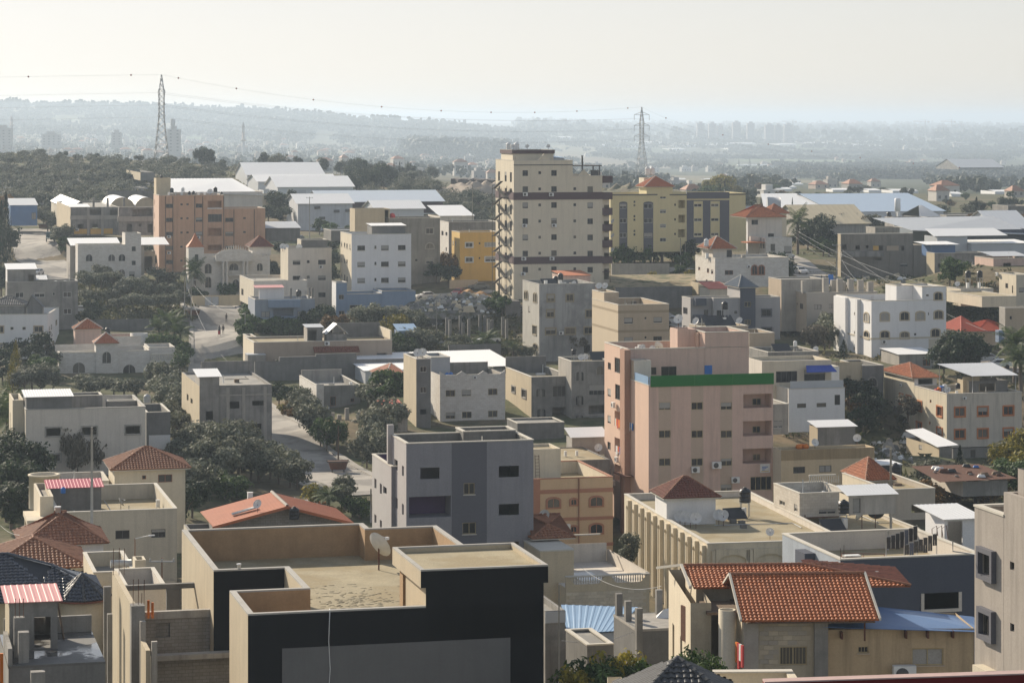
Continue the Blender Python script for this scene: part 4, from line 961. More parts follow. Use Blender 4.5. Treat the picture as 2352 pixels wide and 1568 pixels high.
mb=MB();mb.hexa([(-.45,-.46,H-.3),(rm,-.46,zr-.2),(rm,-.4,zr-.2),(-.45,-.4,H-.3)],[(-.45,-.46,H-.08),(rm,-.46,zr+.04),(rm,-.4,zr+.04),(-.45,-.4,H-.08)]);mb.hexa([(rm,-.46,zr-.2),(A+.3,-.46,zR-.3),(A+.3,-.4,zR-.3),(rm,-.4,zr-.2)],[(rm,-.46,zr+.04),(A+.3,-.46,zR-.06),(A+.3,-.4,zR-.06),(rm,-.4,zr+.04)]);mb.build('fascia',sheetor,B.root)
o=empty('solar_tubes','slim silver solar tubes lying on the orange ribbed roof','solar collector',B.W(rm*.45,1.6,H+(zr-H)*.5+.05),B.yaw)
for i in range(4):mb=MB();mb.tube([(-1.1,i*.18,-.2),(1.0,i*.18,.35)],.06,6);mb.build('tube',steel,o)
dish(B.W(rm*.6,.6,H+(zr-H)*.58),'on the orange ribbed roof',160,1.3)
tank(B.W(rm+.5,-.8,zr-1.0),'at the gable of the orange ribbed roof',.8,leg=.0);boiler(B.W(rm+.5,-.8,zr-2.6),'at the gable of the orange ribbed roof',1.0);boiler(B.W(rm*.7,Dr+1,H+.2),'behind the orange ribbed roof',1.0)
B.box(-2,.25,-.5,6,0,H-.8,(concrete,beige),par=.8,name='side_wing',roof=roofgrey)
B.box(-.8,5,-2.6,-.6,0,H-2.2,concrete_l,par=.5,name='front_wing',roof=roofgrey)
B=OT=Bld('house','weathered house with two bright orange tiled roofs and a blockwork front','house',3,2,2140,985,146,h=14.5,yaw=3)
H=B.H;g=2352
aL,aR=B.a(2100),B.a(3356)
rz=1.75;D=8.2
B.slope((aL,-.5,H),(aR,-.5,H),(aR,D/2,H+rz),(aL,D/2,H+rz),terracotta,tw=.235,th=.31,parts=300)
B.slope((aR,D+.5,H),(aL,D+.5,H),(aL,D/2,H+rz),(aR,D/2,H+rz),terracotta,tw=.235,th=.31)
caps(B.root,(aL,D/2,H+rz+.05),(aR,D/2,H+rz+.05),terracotta_b,parts=True)
for a,nm in((aL,1),(aR,-1)):
 for b0_,b1_,z0_,z1_ in((-.5,D/2,H-.02,H+rz),(D+.5,D/2,H-.02,H+rz)):
  mb=MB();p,q=Vector((a-nm*.06,b0_,z0_)),Vector((a-nm*.06,b1_,z1_));w=Vector((.12,0,0));mb.hexa([p-w*.5,p+w*.5,q+w*.5,q-w*.5],[v+Vector((0,0,.14)) for v in(p-w*.5,p+w*.5,q+w*.5,q-w*.5)]);mb.build('barge_board',copingm,B.root)
mb=MB();mb.box(aL+.3,aR-.2,-.42,D,H-.16,H-.1);mb.build('eave',woodm,B.root)
xb0,xb1,xc=B.a(2140),B.a(g+435),B.a(g+560)
stw=mat('rough_stone',(.46,.40,.30),var=.25,stain=.3)
B.box(xb0,xc,.5,D,0,H-.17,(stw,cream),front=B.fr([(g+105,1232,g+357,1402,'bars')],b=.5,a0=xb0),par=-1,fm=framey)
mb0=MB();nrow=0;zt=B.z(1000,xb0+2,.5);bh=.26;bw=.53;ms=[proto(('blk',k),lambda:(lambda m:(m.hexa([(.008,-.035,.008),(bw-.008,-.035,.008),(bw-.008,.02,.008),(.008,.02,.008)],[(.008,-.03,bh-.01),(bw-.008,-.035,bh-.008),(bw-.008,.02,bh-.008),(.008,.02,bh-.008)]),m.mesh('stone_block',mat('stone_block_%d'%k,[(.44,.38,.29),(.52,.45,.34),(.40,.36,.30)][k],var=.2)))[1])(MB())) for k in range(3)]
wx0,wx1,wz0,wz1=B.fr([(g+95,1222,g+367,1412)],b=.5)[0][:4]
for i in range(14):
 z=zt-(i+1)*bh
 for j in range(int((xb1-xb0-.9)/bw)):
  a=xb0+.85+j*bw+(i%2)*bw*.5
  if a+bw>xb1 or(a+bw>wx0 and a<wx1 and z+bh>wz0 and z<wz1):continue
  link('stone_block',random.choice(ms),B.root,loc=(a,.5+random.uniform(-.01,.01),z))
B.trim('pillar',xb1,xc,.3,.52,0,H-.18,concrete);B.trim('pillar',xb0,xb0+.8,.38,.51,0,H-.18,concrete_l)
B.trim('sill_band',wx0-.3,wx1+.4,.4,.5,wz0-.32,wz0-.12,terracotta)
o=empty('laundry','dark washing pegged under the barred window of the orange tiled house','laundry',B.W(wx0+.8,.3,wz0-1.0),B.yaw)
for i in range(6):mb=MB();h=random.uniform(.5,.9);mb.box(i*.22,i*.22+.18,-.02,.02,.95-h,.95);mb.build('garment',random.choice([plastk,navygrey,redpl,plastk]),o)
tx1=B.a(g+1915);zs=B.z(1075,xc+1,.7)
B.box(xc+.02,tx1,.7,5.4,0,zs,mat('tan_wing',(.52,.39,.24),var=.14,stain=.5),front=B.fr([(g+825,1230,g+922,1290,'bars'),(g+1320,1247,g+1610,1402,'shut')],b=.7,a0=xc+.02),par=-1,fm=framey,name='wing_wall',sill=tanp)
P0=Vector((xc-.3,.3,B.z(1052,xc,.3)));P1=Vector((B.a(g+2085,.2),.2,B.z(1103,tx1,.2)));Q1=Vector((B.a(g+1880,5.5),5.5,B.z(958,tx1,5.5)));Q0=Vector((B.a(g+960,5.5),5.5,B.z(868,xc,5.5)))
sheet(B.root,Q0,P0,P1,Q1,sheetb,.35,.03,'metal_sheet')
ac(B,g+1232,1460,'under the shuttered window of the orange tiled house',s=1.5,b=.7)
for q in(660,1250,1450,1680):B.trim('bracket',B.a(g+q,.6),B.a(g+q,.6)+.1,.2,.7,zs-.45,zs-.05,rustm)
B.trim('post',B.a(g+880,0),B.a(g+880,0)+.09,-.02,.07,zs-.5,H-.2,rustm)
mb=MB();mb.lathe([(.5,-8),(.5,.45),(.4,.45),(.4,-.9)],18,c=(B.a(1985,1.2),1.5,B.z(980,0,1)),cap=False);mb.build('round_balcony',cream,B.root)
u0=B.a(1560,6);u1=B.a(1830,3)
B.box(B.a(1620,4),u1,3,14,0,H+.4,(stw,cream),par=-1,name='left_wing',left=[(2,H-4.5,3,H-2.4,'open'),(6,H-4.5,7,H-2.4,'open')])
B.box(u1+.02,xb0-.02,2.6,8,0,H-2.8,(cream,cream),par=1.0,name='mid_wing',roof=roofgrey,front=[(.3,H-7,1.2,H-5,'open')])
mb=MB();mb.box(u1-.3,xb0+.8,2.5,6,H-.2,H-.05);mb.build('ceiling',woodm,B.root)
eb=6.2;ezz=B.z(697,B.a(1675,eb),eb);rb=eb+3;rzz=B.z(487,3,rb);a0=B.a(1670,eb);ar0=B.a(1555,rb);ar1=B.a(g+335,rb);a1=B.a(g+1310,eb)
B.slope((a0,eb,ezz),(a1,eb,ezz),(ar1,rb,rzz),(a0-.2,rb,rzz),terracotta,tw=.235,th=.31,parts=150)
B.slope((a1,eb,ezz),(a1+.3,eb+6.3,ezz),(ar1+2.5,rb+1.6,rzz-.3),(ar1,rb,rzz),terracotta_d,tw=.26,th=.32)
B.slope((a1,eb+6.3,ezz),(a0,eb+6.3,ezz),(a0,rb,rzz),(ar1,rb,rzz),terracotta_d,tw=.3,th=.4)
caps(B.root,(a0-.2,rb,rzz+.05),(ar1,rb,rzz+.05),terracotta_b,parts=True);caps(B.root,(ar1,rb,rzz+.05),(a1,eb,ezz+.05),terracotta_b,parts=True);caps(B.root,(ar1,rb,rzz+.03),(ar1+2.5,rb+1.6,rzz-.25),terracotta_b)
mb=MB();p,q=Vector((a0-.15,eb-.1,ezz)),Vector((a0-.3,rb,rzz));w=Vector((.14,0,0));mb.hexa([p-w,p,q,q-w],[v+Vector((0,0,.15)) for v in(p-w,p,q,q-w)]);q2=Vector((a0-1.4,rb+3,ezz+.1));mb.hexa([q-w,q,q2,q2-w],[v+Vector((0,0,.15)) for v in(q-w,q,q2,q2-w)]);mb.build('barge_board',copingm,B.root)
B.box(a0+.2,a1-2.5,eb+.6,eb+5.8,0,ezz-.1,(stw,cream),par=-1,name='rear_wall')
for x,y,bb in((1690,640,eb+1.2),(g+965,590,rb+.3)):
 B.trim('roof_vent',B.a(x,bb),B.a(x,bb)+.35,bb,bb+.3,B.z(y+15,3,bb),B.z(y-20,3,bb)+.1,concrete_d)
o=empty('laundry','red and orange washing on the side window of the orange tiled house','laundry',B.W(B.a(2055,.2),.1,B.z(1440,0,0)),R(-75))
for i,(m_,h) in enumerate(((orangepl,1.1),(redpl,1.4),(plastw,.9),(redpl,1.2))):mb=MB();mb.box(i*.3,i*.3+.26,-.05,.05,1.5-h,1.5);mb.build('garment',m_,o)
o=empty('rug','striped brown rug hung over the left window sill of the orange tiled house','rug',B.W(B.a(1555,6),6,B.z(1165,0,6)),R(-70));mb=MB();mb.box(0,.7,-.04,.04,0,2.0);mb.box(.72,1.1,-.03,.03,.3,1.9);mb.build('rug_panel',rustm,o)
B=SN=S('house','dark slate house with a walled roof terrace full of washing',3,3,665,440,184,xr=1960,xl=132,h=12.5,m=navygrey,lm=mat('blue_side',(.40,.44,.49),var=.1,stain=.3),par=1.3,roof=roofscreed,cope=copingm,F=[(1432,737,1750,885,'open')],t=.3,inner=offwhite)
H=B.H;wn=B.fr([(1432,737,1750,885)])[0];mb=MB();e=.22
mb.box(wn[0]-e,wn[0],-.08,.02,wn[1]-e,wn[3]);mb.box(wn[2],wn[2]+e,-.08,.02,wn[1]-e,wn[3]);mb.box(wn[0],wn[2],-.08,.02,wn[1]-e,wn[1]);mb.build('window_surround',offwhite,B.root)
bn=B.b(435);B.trim('buttress',-.8,-.02,bn,bn+2.0,0,H-.3,navygrey)
zr=H-1.3;b1=B.D-3.5
sb=Bld('shed','white rooftop shed with a ribbed white metal roof and dark doorway','shed',3,3,1620,62,196,h=6)
sA=sb.a(1960);sb.box(0,sA,0,3.6,0,sb.H,white,front=sb.fr([(1650,82,1787,400,'open')]),par=-1);sb.sheet((-.2,-.3,sb.H),(sA+.3,-.3,sb.H),(sA-.3,3.8,sb.H+.55),(-.9,3.8,sb.H+.55),sheetw,.32,.05)
o=empty('table_frame','rusty open pipe frame standing on the slate roof terrace','frame',B.W(B.a(670,3.2),3.0,zr),B.yaw-.35);mb=MB();W_,D_,Z_=3.0,1.6,1.0
for x,y in((0,0),(W_,0),(W_,D_),(0,D_)):mb.tube([(x,y,0),(x,y,Z_)],.03,5)
mb.build('leg',rustm,o);mb=MB()
for p,q in(((0,0),(W_,0)),((W_,0),(W_,D_)),((W_,D_),(0,D_)),((0,D_),(0,0)),((W_/2,0),(W_/2,D_))):mb.tube([(*p,Z_),(*q,Z_)],.03,5)
mb.build('rail',rustm,o)
for i,(x0,x1,bb,zt) in enumerate(((1085,1370,5.0,2.2),(1250,1550,3.2,1.9))):
 o=empty('washing_line',['upper line of navy and red washing on the slate terrace','lower line of black trousers on the slate terrace'][i],'laundry',B.W(B.a(x0,bb),bb,zr),B.yaw);L=B.a(x1,bb)-B.a(x0,bb);mb=MB();mb.tube([(0,0,zt-.3),(L,0,zt+.5)],.012,4);mb.tube([(0,0,0),(0,0,zt-.3)],.03,5);mb.tube([(L,0,0),(L,0,zt+.5)],.03,5);mb.build('line',steel,o);n=7
 for k in range(n):
  x=L*(k+.15)/n;w=L/n*.85;z=zt-.32+.8*(k+.5)/n;h=random.uniform(.7,1.25);mb=MB();mb.box(x,x+w,-.03,.03,z-h*.5,z)
  if i:mb.box(x,x+w*.42,-.03,.03,z-h,z-h*.5);mb.box(x+w*.55,x+w,-.03,.03,z-h,z-h*.5)
  else:mb.box(x+w*.05,x+w*.95,-.03,.03,z-h,z-h*.5)
  mb.build('garment',random.choice([plastk,navygrey,plastk,navygrey,plastk,redpl if i==0 else plastk]),o)
rnd=random.Random(3);mb=MB()
for k in range(50):
 a,b=rnd.uniform(B.a(1050,2),B.a(1600,2)),rnd.uniform(.6,3.4);s_=rnd.uniform(.06,.3);q=B.W(a,b,zr)
 mb.hexa([q+Vector(v)*s_ for v in((-1,-1,0),(1,-.8,0),(.9,1,0),(-1,.8,0))],[q+Vector(v)*s_ for v in((-.5,-.6,.6),(.6,-.4,.9),(.4,.6,.7),(-.6,.5,.5))],k%4)
mb.build('rubbish',[plastw,redpl,plastw,mat('teal_cloth',(.03,.3,.25))],None,'stuff')
o=empty('tarpaulin','crumpled pale grey sheet slumped beside the white rooftop shed','sheet',B.W(B.a(1450,2.5),2.2,zr),.2);mb=MB();mb.hexa([(-1.2,-.6,0),(1.3,-.7,0),(1.2,.6,0),(-1.1,.7,0)],[(-.5,-.1,.5),(.2,-.2,.75),(.2,.2,.7),(-.4,.2,.55)]);mb.build('cloth',offwhite,o)
for i in range(3):
 mb=MB();a=sb.a(1470+i*45);mb.tube([sb.W(a,-.9+i*.1,3.6),sb.W(a+.1,-.5,5.4),sb.W(a+.5,-.4,5.6),sb.W(a+.6,-.8,3.6)],.03,5);o=mb.build('iron_scroll',rustm);later(o,'bent rusty iron bar leaning','on the white rooftop shed','iron bar')
B=RY=S('house','low flat roof yard crowded with big dishes and water tanks behind the slate house',3,3,430,190,256,xr=1390,d=18,h=6,m=offwhite,par=.3,roof=roofscreed,cope=copingm)
zr=B.H-.3
dish(B.W(B.a(870,3.2),3.2,zr),'on the crowded roof yard',60,2.9,'large white satellite dish');dish(B.W(B.a(985,3.4),3.4,zr),'on the crowded roof yard',-10,2.9,'large black mesh satellite dish')
for ch in CACHE['dish']:pass
dk=[o for o in COL.objects if o.name.startswith('satellite_dish')][-1]
for ch in dk.children:
 if ch.name.startswith('reflector'):ch.data=ch.data.copy();ch.data.materials[0]=plastk
tank(B.W(B.a(690,4),4,zr),'on the crowded roof yard',1.0,leg=1.6);boiler(B.W(B.a(705,3),3,zr),'on the crowded roof yard',1.05);solar(B.W(B.a(590,2.2),2.0,zr),'on the crowded roof yard',1.3)
tank(B.W(B.a(510,9),9,zr),'on tall iron legs on the crowded roof yard',1.0,leg=1.7,m=plastw)
mb=MB();mb.tube([B.W(B.a(330,5),5,zr+1),B.W(B.a(650,5),5,zr+1)],.06,5);mb.tube([B.W(B.a(340,5),5,zr),B.W(B.a(340,5),5,zr+1.3)],.05,5);tag(mb.build('handrail',rustm),'rusty pipe rail across the crowded roof yard','rail')
pole((*B.W(B.a(1128,2),2,0).xy,B.zb),13.6,'rising through the crowded roof yard',concrete_l,.16)
B=RB=Bld('apartment_building','tall greyish brown flank wall with boxed dark window frames at the edge','building',3,3,3150,-190,104,h=20)
D=B.b(1898);H=B.H;gb=mat('greybrown_render',(.40,.355,.31),var=.14,stain=.45)
zt=B.z(1318-R3,0,D)
b1=B.b(2165)
le=[(1972,378,2078,578),(1977,930,2075,1130),(2222,455,2262,530),(2224,1020,2262,1095)]
B.box(0,3,0,b1,0,B.z(1185-R3,0,b1),gb,left=B.le(le[2:],b1),par=1.3,t=.25,name='front_wall',roof=roofgrey)
B.box(-.006,9,b1+.003,D,0,zt,(gb,gb),left=B.le([(q[0],q[1],q[2],q[3],'bars' if i else 'dark') for i,q in enumerate(le[:2])],D-b1,b0=b1),par=1.1,t=.25,cope=copingm,roof=roofgrey)
b2=B.b(2295,.5);B.box(.5,3,0,b2,H-1.5,B.z(968-R3,.5,b2),gb,par=-1,name='upper_wall')
for q in le[:2]:
 s0,z0,s1,z1,_=B.le([q],D)[0];bb1,bb0=D-s0,D-s1;mb=MB();e=.22
 mb.box(-.24,-.008,bb0-e,bb0,z0-e,z1+e);mb.box(-.24,-.008,bb1,bb1+e,z0-e,z1+e);mb.box(-.24,-.008,bb0,bb1,z1,z1+e);mb.box(-.24,-.008,bb0,bb1,z0-e,z0)
 mb.build('window_box',slated,B.root)
s0,z0,s1,z1,_=B.le([(1975,1420,2100,1540)],D)[0];mb=MB();mb.box(-.5,-.008,D-s1,D-s0,z0-1,z1);mb.build('window_box',cream,B.root)
mb=MB();s0,z0,s1,z1,_=B.le([(1915,318,1925,390)],D)[0];mb.tube([(0,D-s0,z0),(-.9,D-s0+.5,z0+.1),(-.9,D-s0+.5,z1+.2)],.03,5);mb.build('bracket',steel,B.root)
o=empty('balcony_rail','maroon painted ledge with a pale top crossing the bottom corner','railing',(1.0,17,CZ),R(3));p0=P(1750,1566,17);p1=P(2420,1548,17.4)
mb=MB();zz=CZ-(1566-HV)*17/F-CZ;mb.hexa([(.62,0,zz-.5),(3.4,0,zz-.44),(3.4,.08,zz-.44),(.62,.08,zz-.5)],[(.62,0,zz-.012),(3.4,0,zz+.048),(3.4,.08,zz+.048),(.62,.08,zz-.012)]);mb.build('ledge',mat('maroon_paint',(.17,.035,.035),var=.1),o)
mb=MB();mb.hexa([(.62,-.01,zz-.011),(3.4,-.01,zz+.049),(3.4,.09,zz+.049),(.62,.09,zz-.011)],[(.62,-.01,zz-.002),(3.4,-.01,zz+.058),(3.4,.09,zz+.058),(.62,.09,zz-.002)]);mb.build('ledge_cap',mat('pink_cap',(.5,.36,.33),var=.1),o)
B=Bld('house','house roofed by a dark grey tiled pyramid with a cream parapet','house',3,2,1040,1500,112,h=10,yaw=2);H=B.H;w=B.a(1990)
am=B.a(1530,2.5);ap=(am,2.9,B.z(1335,am,2.9));A_=(am-2.6,-.6,ap[2]-1.75)
B.slope(A_,(am+2.7,-.6,A_[2]),ap,ap,greytile,tw=.3,th=.36,parts=120);B.slope((am+2.7,-.6,A_[2]),(am+2.7,6,A_[2]),ap,ap,greytile,tw=.3,th=.36);B.slope((am-2.6,6,A_[2]),A_,ap,ap,greytile,tw=.3,th=.36);B.slope((am+2.7,6,A_[2]),(am-2.6,6,A_[2]),ap,ap,greytile)
caps(B.root,A_,ap,greytile,r=.13,parts=True);caps(B.root,(am+2.7,-.6,A_[2]),ap,greytile,r=.13,parts=True)
B.box(am-2.3,am+2.4,-.3,5.7,0,A_[2]-.06,cream,par=-1)
zq=B.z(1522,0,9);B.box(B.a(880,9),B.a(1010,9),9,9.3,0,zq,cream,par=-1,name='parapet_wall',cope=None);B.box(B.a(1850,9),B.a(2520,9),9,9.3,0,B.z(1470,8,9),cream,par=-1,name='parapet_wall');B.trim('parapet_wall',B.a(2520,9)-.02,B.a(2530,9)+.3,3,9.31,0,B.z(1471,8,9),cream);B.trim('coping',B.a(1850,9),B.a(2520,9)+.3,8.9,9.4,B.z(1470,8,9)+.003,B.z(1470,8,9)+.08,copingm)
B=BH=Bld('house','pale stone terrace house with curved balustrades behind the black building','house',3,2,495,697,215,h=9);H=B.H;A=B.a(1262);D=12
B.box(0,A,0,D,0,H,(stone_y,stone_y),par=-1);mb=MB();mb.box(.02,A-.02,.02,D,H-.05,H+.02);mb.build('terrace',offwhite,B.root)
bw,bh=.52,.27;ms=[proto(('sb',k),lambda:(lambda m:(m.hexa([(.008,-.04,.008),(bw-.008,-.04,.008),(bw-.008,.02,.008),(.008,.02,.008)],[(.008,-.036,bh-.01),(bw-.008,-.04,bh-.008),(bw-.008,.02,bh-.008),(.008,.02,bh-.008)]),m.mesh('stone_block',mat('wall_block_%d'%k,[(.68,.59,.45),(.74,.65,.50),(.62,.54,.41)][k],var=.15)))[1])(MB())) for k in range(3)]
for i in range(11):
 for j in range(int(A/bw)-(i%2)):link('stone_block',random.choice(ms),B.root,loc=(.02+j*bw+(i%2)*bw*.5,random.uniform(-.012,.008),H-.35-(i+1)*bh))
wl=B.z(650,2)-H+.2;hb=.9
def wavy(mb,a0,a1,b,t,axis='a'):
 n=40
 for k in range(n):
  q0,q1=k/n,(k+1)/n
  f=lambda s:H+.25+.6*(0.5+.5*math.cos(min(1,max(0,(abs((s*2)%1-.5)*2-.55)/.35))*math.pi+math.pi))
  x0,x1=a0+(a1-a0)*q0,a0+(a1-a0)*q1;z0,z1=f(q0),f(q1)
  if axis=='a':mb.hexa([(x0,b,H-.35),(x1,b,H-.35),(x1,b+t,H-.35),(x0,b+t,H-.35)],[(x0,b,z0),(x1,b,z1),(x1,b+t,z1),(x0,b+t,z0)])
mb=MB();wavy(mb,0,A,-.03,.25);mb.build('parapet',stone_y,B.root)
mb=MB();mb.box(-.02,A+.02,-.1,.28,H+.86,H+.96);mb.build('rail',copingm,B.root);mb=MB()
for k in range(int(A/.2)):a=.1+k*.2;mb.lathe([(.05,H+.3),(.07,H+.5),(.035,H+.7),(.05,H+.86)],6,c=(a,.1,0),cap=False)
mb.build('baluster',copingm,B.root,'stuff')
B.box(A-.25,A,.3,D,H+.021,H+1.0,offwhite,par=-1,name='parapet');B.box(0,A-.3,D-.25,D,H+.021,H+1.6,offwhite,par=-1,name='parapet')
B.box(B.a(288,1.5),B.a(575,3)-.2,2.5,D,0,H+2.6,stone_y,par=0,name='upper_wall',roof=copingm)
mb=MB();mb.box(B.a(570,9),A-1,11.2,11.4,H+2.4,H+2.5);mb.build('rail',copingm,B.root)
for k in range(14):pass
B.hip(B.a(150,9),B.a(490,9),7,13,H+3.0,1.5,terracotta_b,ov=.3,ridge='a',cap=terracotta_b)
dish(B.W(B.a(300,10),10,H+3.6),'behind the balustraded terrace',150,1.6)
B.trim('skylight',B.a(590,4),B.a(800,4),2.5,6.5,H+.03,H+.1,sheetw)
B=Bld('shed','shed under a large pale blue ribbed metal roof','shed',3,2,500,1112,178,h=7);H=B.H;A=B.a(935)
B.box(.1,A-.1,.3,9,0,H-.5,concrete,par=-1,front=[(1.5,.5,3,3,'open')]);B.trim('fascia',0,A,-.05,.25,H-.75,H-.08,sheetg)
sheet(B.root,(0,-.2,H),(A,-.2,H+.05),(B.a(1160,9),9,B.z(880,6,9)),(B.a(450,9),9,B.z(858,0,9)),sheetb2,.28,.06)
B=Bld('shed','narrow white fronted shed left of the blue ribbed roof','shed',3,2,305,905,176,h=9.5);A=B.a(487);B.box(0,A,0,6,0,B.H,concrete,par=.4);B.trim('fascia',-.02,A+.02,-.08,-.01,B.z(1010,1),B.H-.05,sheetg)
pole((*P(1284,1380,174).xy,60-43),12.5,'standing by the blue ribbed shed',metalg,.07,desc='thin dark metal pole')
B=Bld('unfinished_building','open grey concrete frame with bare columns beside the blue shed','building',3,2,1145,1095,168,h=9);H=B.H;A=B.a(1560);D=B.b(935)
B.box(0,A,0,D,0,H,concrete_d,front=[(1,2,2.6,5,'open')],par=-1);mb=MB();mb.box(-.03,A,-.03,D,H,H+.15);mb.build('floor_slab',concrete_l,B.root)
B.trim('parapet',.01,.25,.1,D,H+.152,B.z(935,0,D),concrete);B.trim('parapet',.26,A,D-.3,D,H+.152,B.z(930,2,D),concrete_d)
for x,bb,yt in((1145,-.4,885),(962,D-.5,750),(1045,D*.5,818),(1330,D-.8,715),(1480,4.5,785)):B.trim('pillar',B.a(x,bb),B.a(x,bb)+.4,bb,bb+.4,0,B.z(yt,B.a(x,bb),bb),concrete)
o=empty('tarpaulin','crumpled white sheet on the slab of the open concrete frame','sheet',B.W(B.a(1430,4),3.6,H+.15),0);mb=MB();mb.hexa([(-.9,-.5,0),(.9,-.6,0),(1,.6,0),(-.8,.5,0)],[(-.4,-.2,.5),(.3,-.3,.3),(.4,.3,.6),(-.3,.2,.4)]);mb.build('cloth',plastw,o)
S('house','low dark blockwork wall and yard right behind the blue shed',3,2,690,1225,160,xr=930,d=5,h=6,m=concrete_d,par=.1,cat='house')
# middle distance
B=S('house','low grey house with stone corner pillars above the column yard',2,1,560,215,392,xr=960,xl=398,yb=500,m=concrete,lm=stone_w,par=.9,F=[(682,310,733,398),(868,328,902,360)],fm=framebr,cope=copingm,roof=roofgrey)
B.trim('parapet',.3,B.A,B.D-.3,B.D-.05,B.H-.9,B.H+.9,concrete_l);B.trim('pillar',-.1,1,-.15,-.01,0,B.H+.3,stone_w);boiler(B.W(B.a(870,3),3,B.H-.9),'on the low grey house',1.4)
ac(B,655,415,'on the low grey house')
CYARD=B
B=Bld('courtyard','walled yard of bare concrete columns beside the lane','yard',2,1,740,618,368,yb=880);A=B.a(1225);D=14
B.box(0,A,0,D,0,B.H,(concrete_d,stone_y),par=.15,t=.25,roof=roofscreed,front=B.fr([(845,712,945,790,'open')]))
for x,yt,bb in((606,428,11),(687,460,5),(750,480,3.5),(820,420,3),(925,448,2),(975,470,1),(1048,410,5)):B.trim('column',B.a(x,bb),B.a(x,bb)+.55,bb,bb+.5,B.H-.1,B.z(yt,B.a(x,bb),bb),concrete_l)
B=S('shed','small concrete hut with a bright red sloping sheet roof',2,1,1212,462,362,xr=1392,xl=1118,yb=640,m=concrete_l,lm=offwhite,par=-1,F=[(1215,470,1285,548,'arch')],fm=concrete);B.mono(0,B.A,0,B.D,B.H+.05,B.H+1.0,sheetrd)
B=S('shed','grey metal shed with a long bright white roof',2,1,1005,75,425,xr=1400,xl=782,yb=290,m=sheetg,lm=sheetg,par=-1);H=B.H;A2=B.a(2351+55)
sheet(B.root,(-.3,-.2,H),(A2,-.2,H+.3),(A2+.5,B.D,H+1.0),(-.5,B.D,H+.8),sheetw,.4,.06);B.box(B.A,A2,2,B.D,0,H-.3,sheetg,par=-1,name='wall')
B=S('house','small cream pavilion with an orange pyramid tile roof by the white roofed shed',2,1,1210,145,402,xr=1395,xl=1085,yb=330,m=tanp,lm=beige,par=-1);B.hip(0,B.A,0,B.D,B.H+.1,1.7,sheetor,ov=.6,cap=copingm)
B=ST=S('apartment_building','pale stone house with a wavy parapet beside a tall concrete stair tower',2,1,1690,118,378,xr=2288,d=10,yb=620,m=stone_w,par=.8,inner=concrete_l,roof=roofscreed,fm=framey,cope=None,F=[(1742,252,1830,312),(1888,248,1977,308),(2132,238,2218,298),(1742,455,1830,515),(1892,450,1980,510),(2132,440,2218,500)])
H=B.H;mb=MB()
for k in range(24):
 x0,x1=B.A*k/24,B.A*(k+1)/24;f=lambda s:H+.05+.5*max(0,math.cos(s/B.A*math.pi*6))**2;mb.hexa([(x0,-.02,H),(x1,-.02,H),(x1,.2,H),(x0,.2,H)],[(x0,-.02,f(x0)),(x1,-.02,f(x1)),(x1,.2,f(x1)),(x0,.2,f(x0))])
mb.build('parapet',stone_w,B.root)
ac(B,2010,135,'on the wavy parapet of the stone house');tank(B.W(B.a(1755,4),4,H-.8),'on the wavy parapet house',1.1,m=bluepl,desc='bright blue plastic drum');tank(B.W(B.a(1790,4.6),4.6,H-.8),'on the wavy parapet house',1.1,m=bluepl,desc='bright blue plastic drum')
B.box(.2,B.A-.3,9.5,9.8,H-.79,H+.9,concrete,par=-1,name='parapet')
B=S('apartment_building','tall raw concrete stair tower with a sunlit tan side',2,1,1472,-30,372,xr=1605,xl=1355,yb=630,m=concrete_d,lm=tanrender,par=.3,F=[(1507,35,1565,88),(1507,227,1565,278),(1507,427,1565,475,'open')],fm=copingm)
dish(B.W(B.A*.3,2,B.H-.3),'on the raw concrete stair tower',160,2.0);dish(B.W(B.A*.7,2.5,B.H-.3),'on the raw concrete stair tower',160,2.0)
S('building_wing','bluish white rendered block between the stair tower and the wavy parapet',2,1,1607,-45,384,xr=1782,d=7,yb=590,m=mat('bluish_render',(.42,.44,.47),var=.2),par=.3,cat='building',F=[(1640,150,1680,300,'open')])
B=S('apartment_building','dirty grey block with paired arched windows in deep shade',2,2,178,135,382,xr=560,xl=-60,yb=760,m=concrete,lm=tanrender,par=.9,F=[(222,240,262,312,'arch'),(264,240,304,312,'arch'),(375,212,540,312),(230,425,268,510,'arch'),(270,425,310,510,'arch'),(370,410,540,510,'deep'),(190,650,350,720,'open')],L=[(92,250,130,318,'sur'),(0,220,30,270,'sur')],fm=concrete,t=.25,roof=roofscreed)
B.trim('parapet',0,B.A,B.D-.3,B.D,B.H-.9,B.H+1.6,concrete_d)
B=S('apartment_building','taller dirty grey block touching the tall pink block',2,2,545,-8,380,xr=900,xl=425,yb=720,m=concrete,lm=concrete_l,par=.4,F=[(590,85,620,165,'arch'),(625,85,655,165,'arch'),(778,30,840,110,'arch'),(708,205,870,298),(585,305,618,388,'arch'),(622,305,656,388,'arch'),(705,390,880,470,'deep'),(585,485,618,565,'arch'),(620,485,654,565,'arch'),(700,580,870,630,'open')],fm=concrete,roof=roofscreed)
B.trim('balcony',B.a(700),B.a(890),-.9,-.01,B.z(572,5),B.z(490,5),concrete);tank(B.W(B.a(568,3),3,B.H-.4),'on the taller dirty grey block',1.15,leg=1.7);dish(B.W(B.a(635,2),2,B.H-.4),'on the taller dirty grey block',160,1.6);dish(B.W(B.a(675,2.5),2.5,B.H-.4),'on the taller dirty grey block',160,1.6);solar(B.W(B.a(800,4),4,B.H-.4),'on the taller dirty grey block',1.5)
B=S('shed','low blockwork hut with a pale sloping metal roof left of the pink block',2,2,552,690,318,xr=870,xl=500,yb=850,m=concrete_l,par=-1);B.mono(0,B.A,0,B.D,B.H+.05,B.H+.9,sheetw)
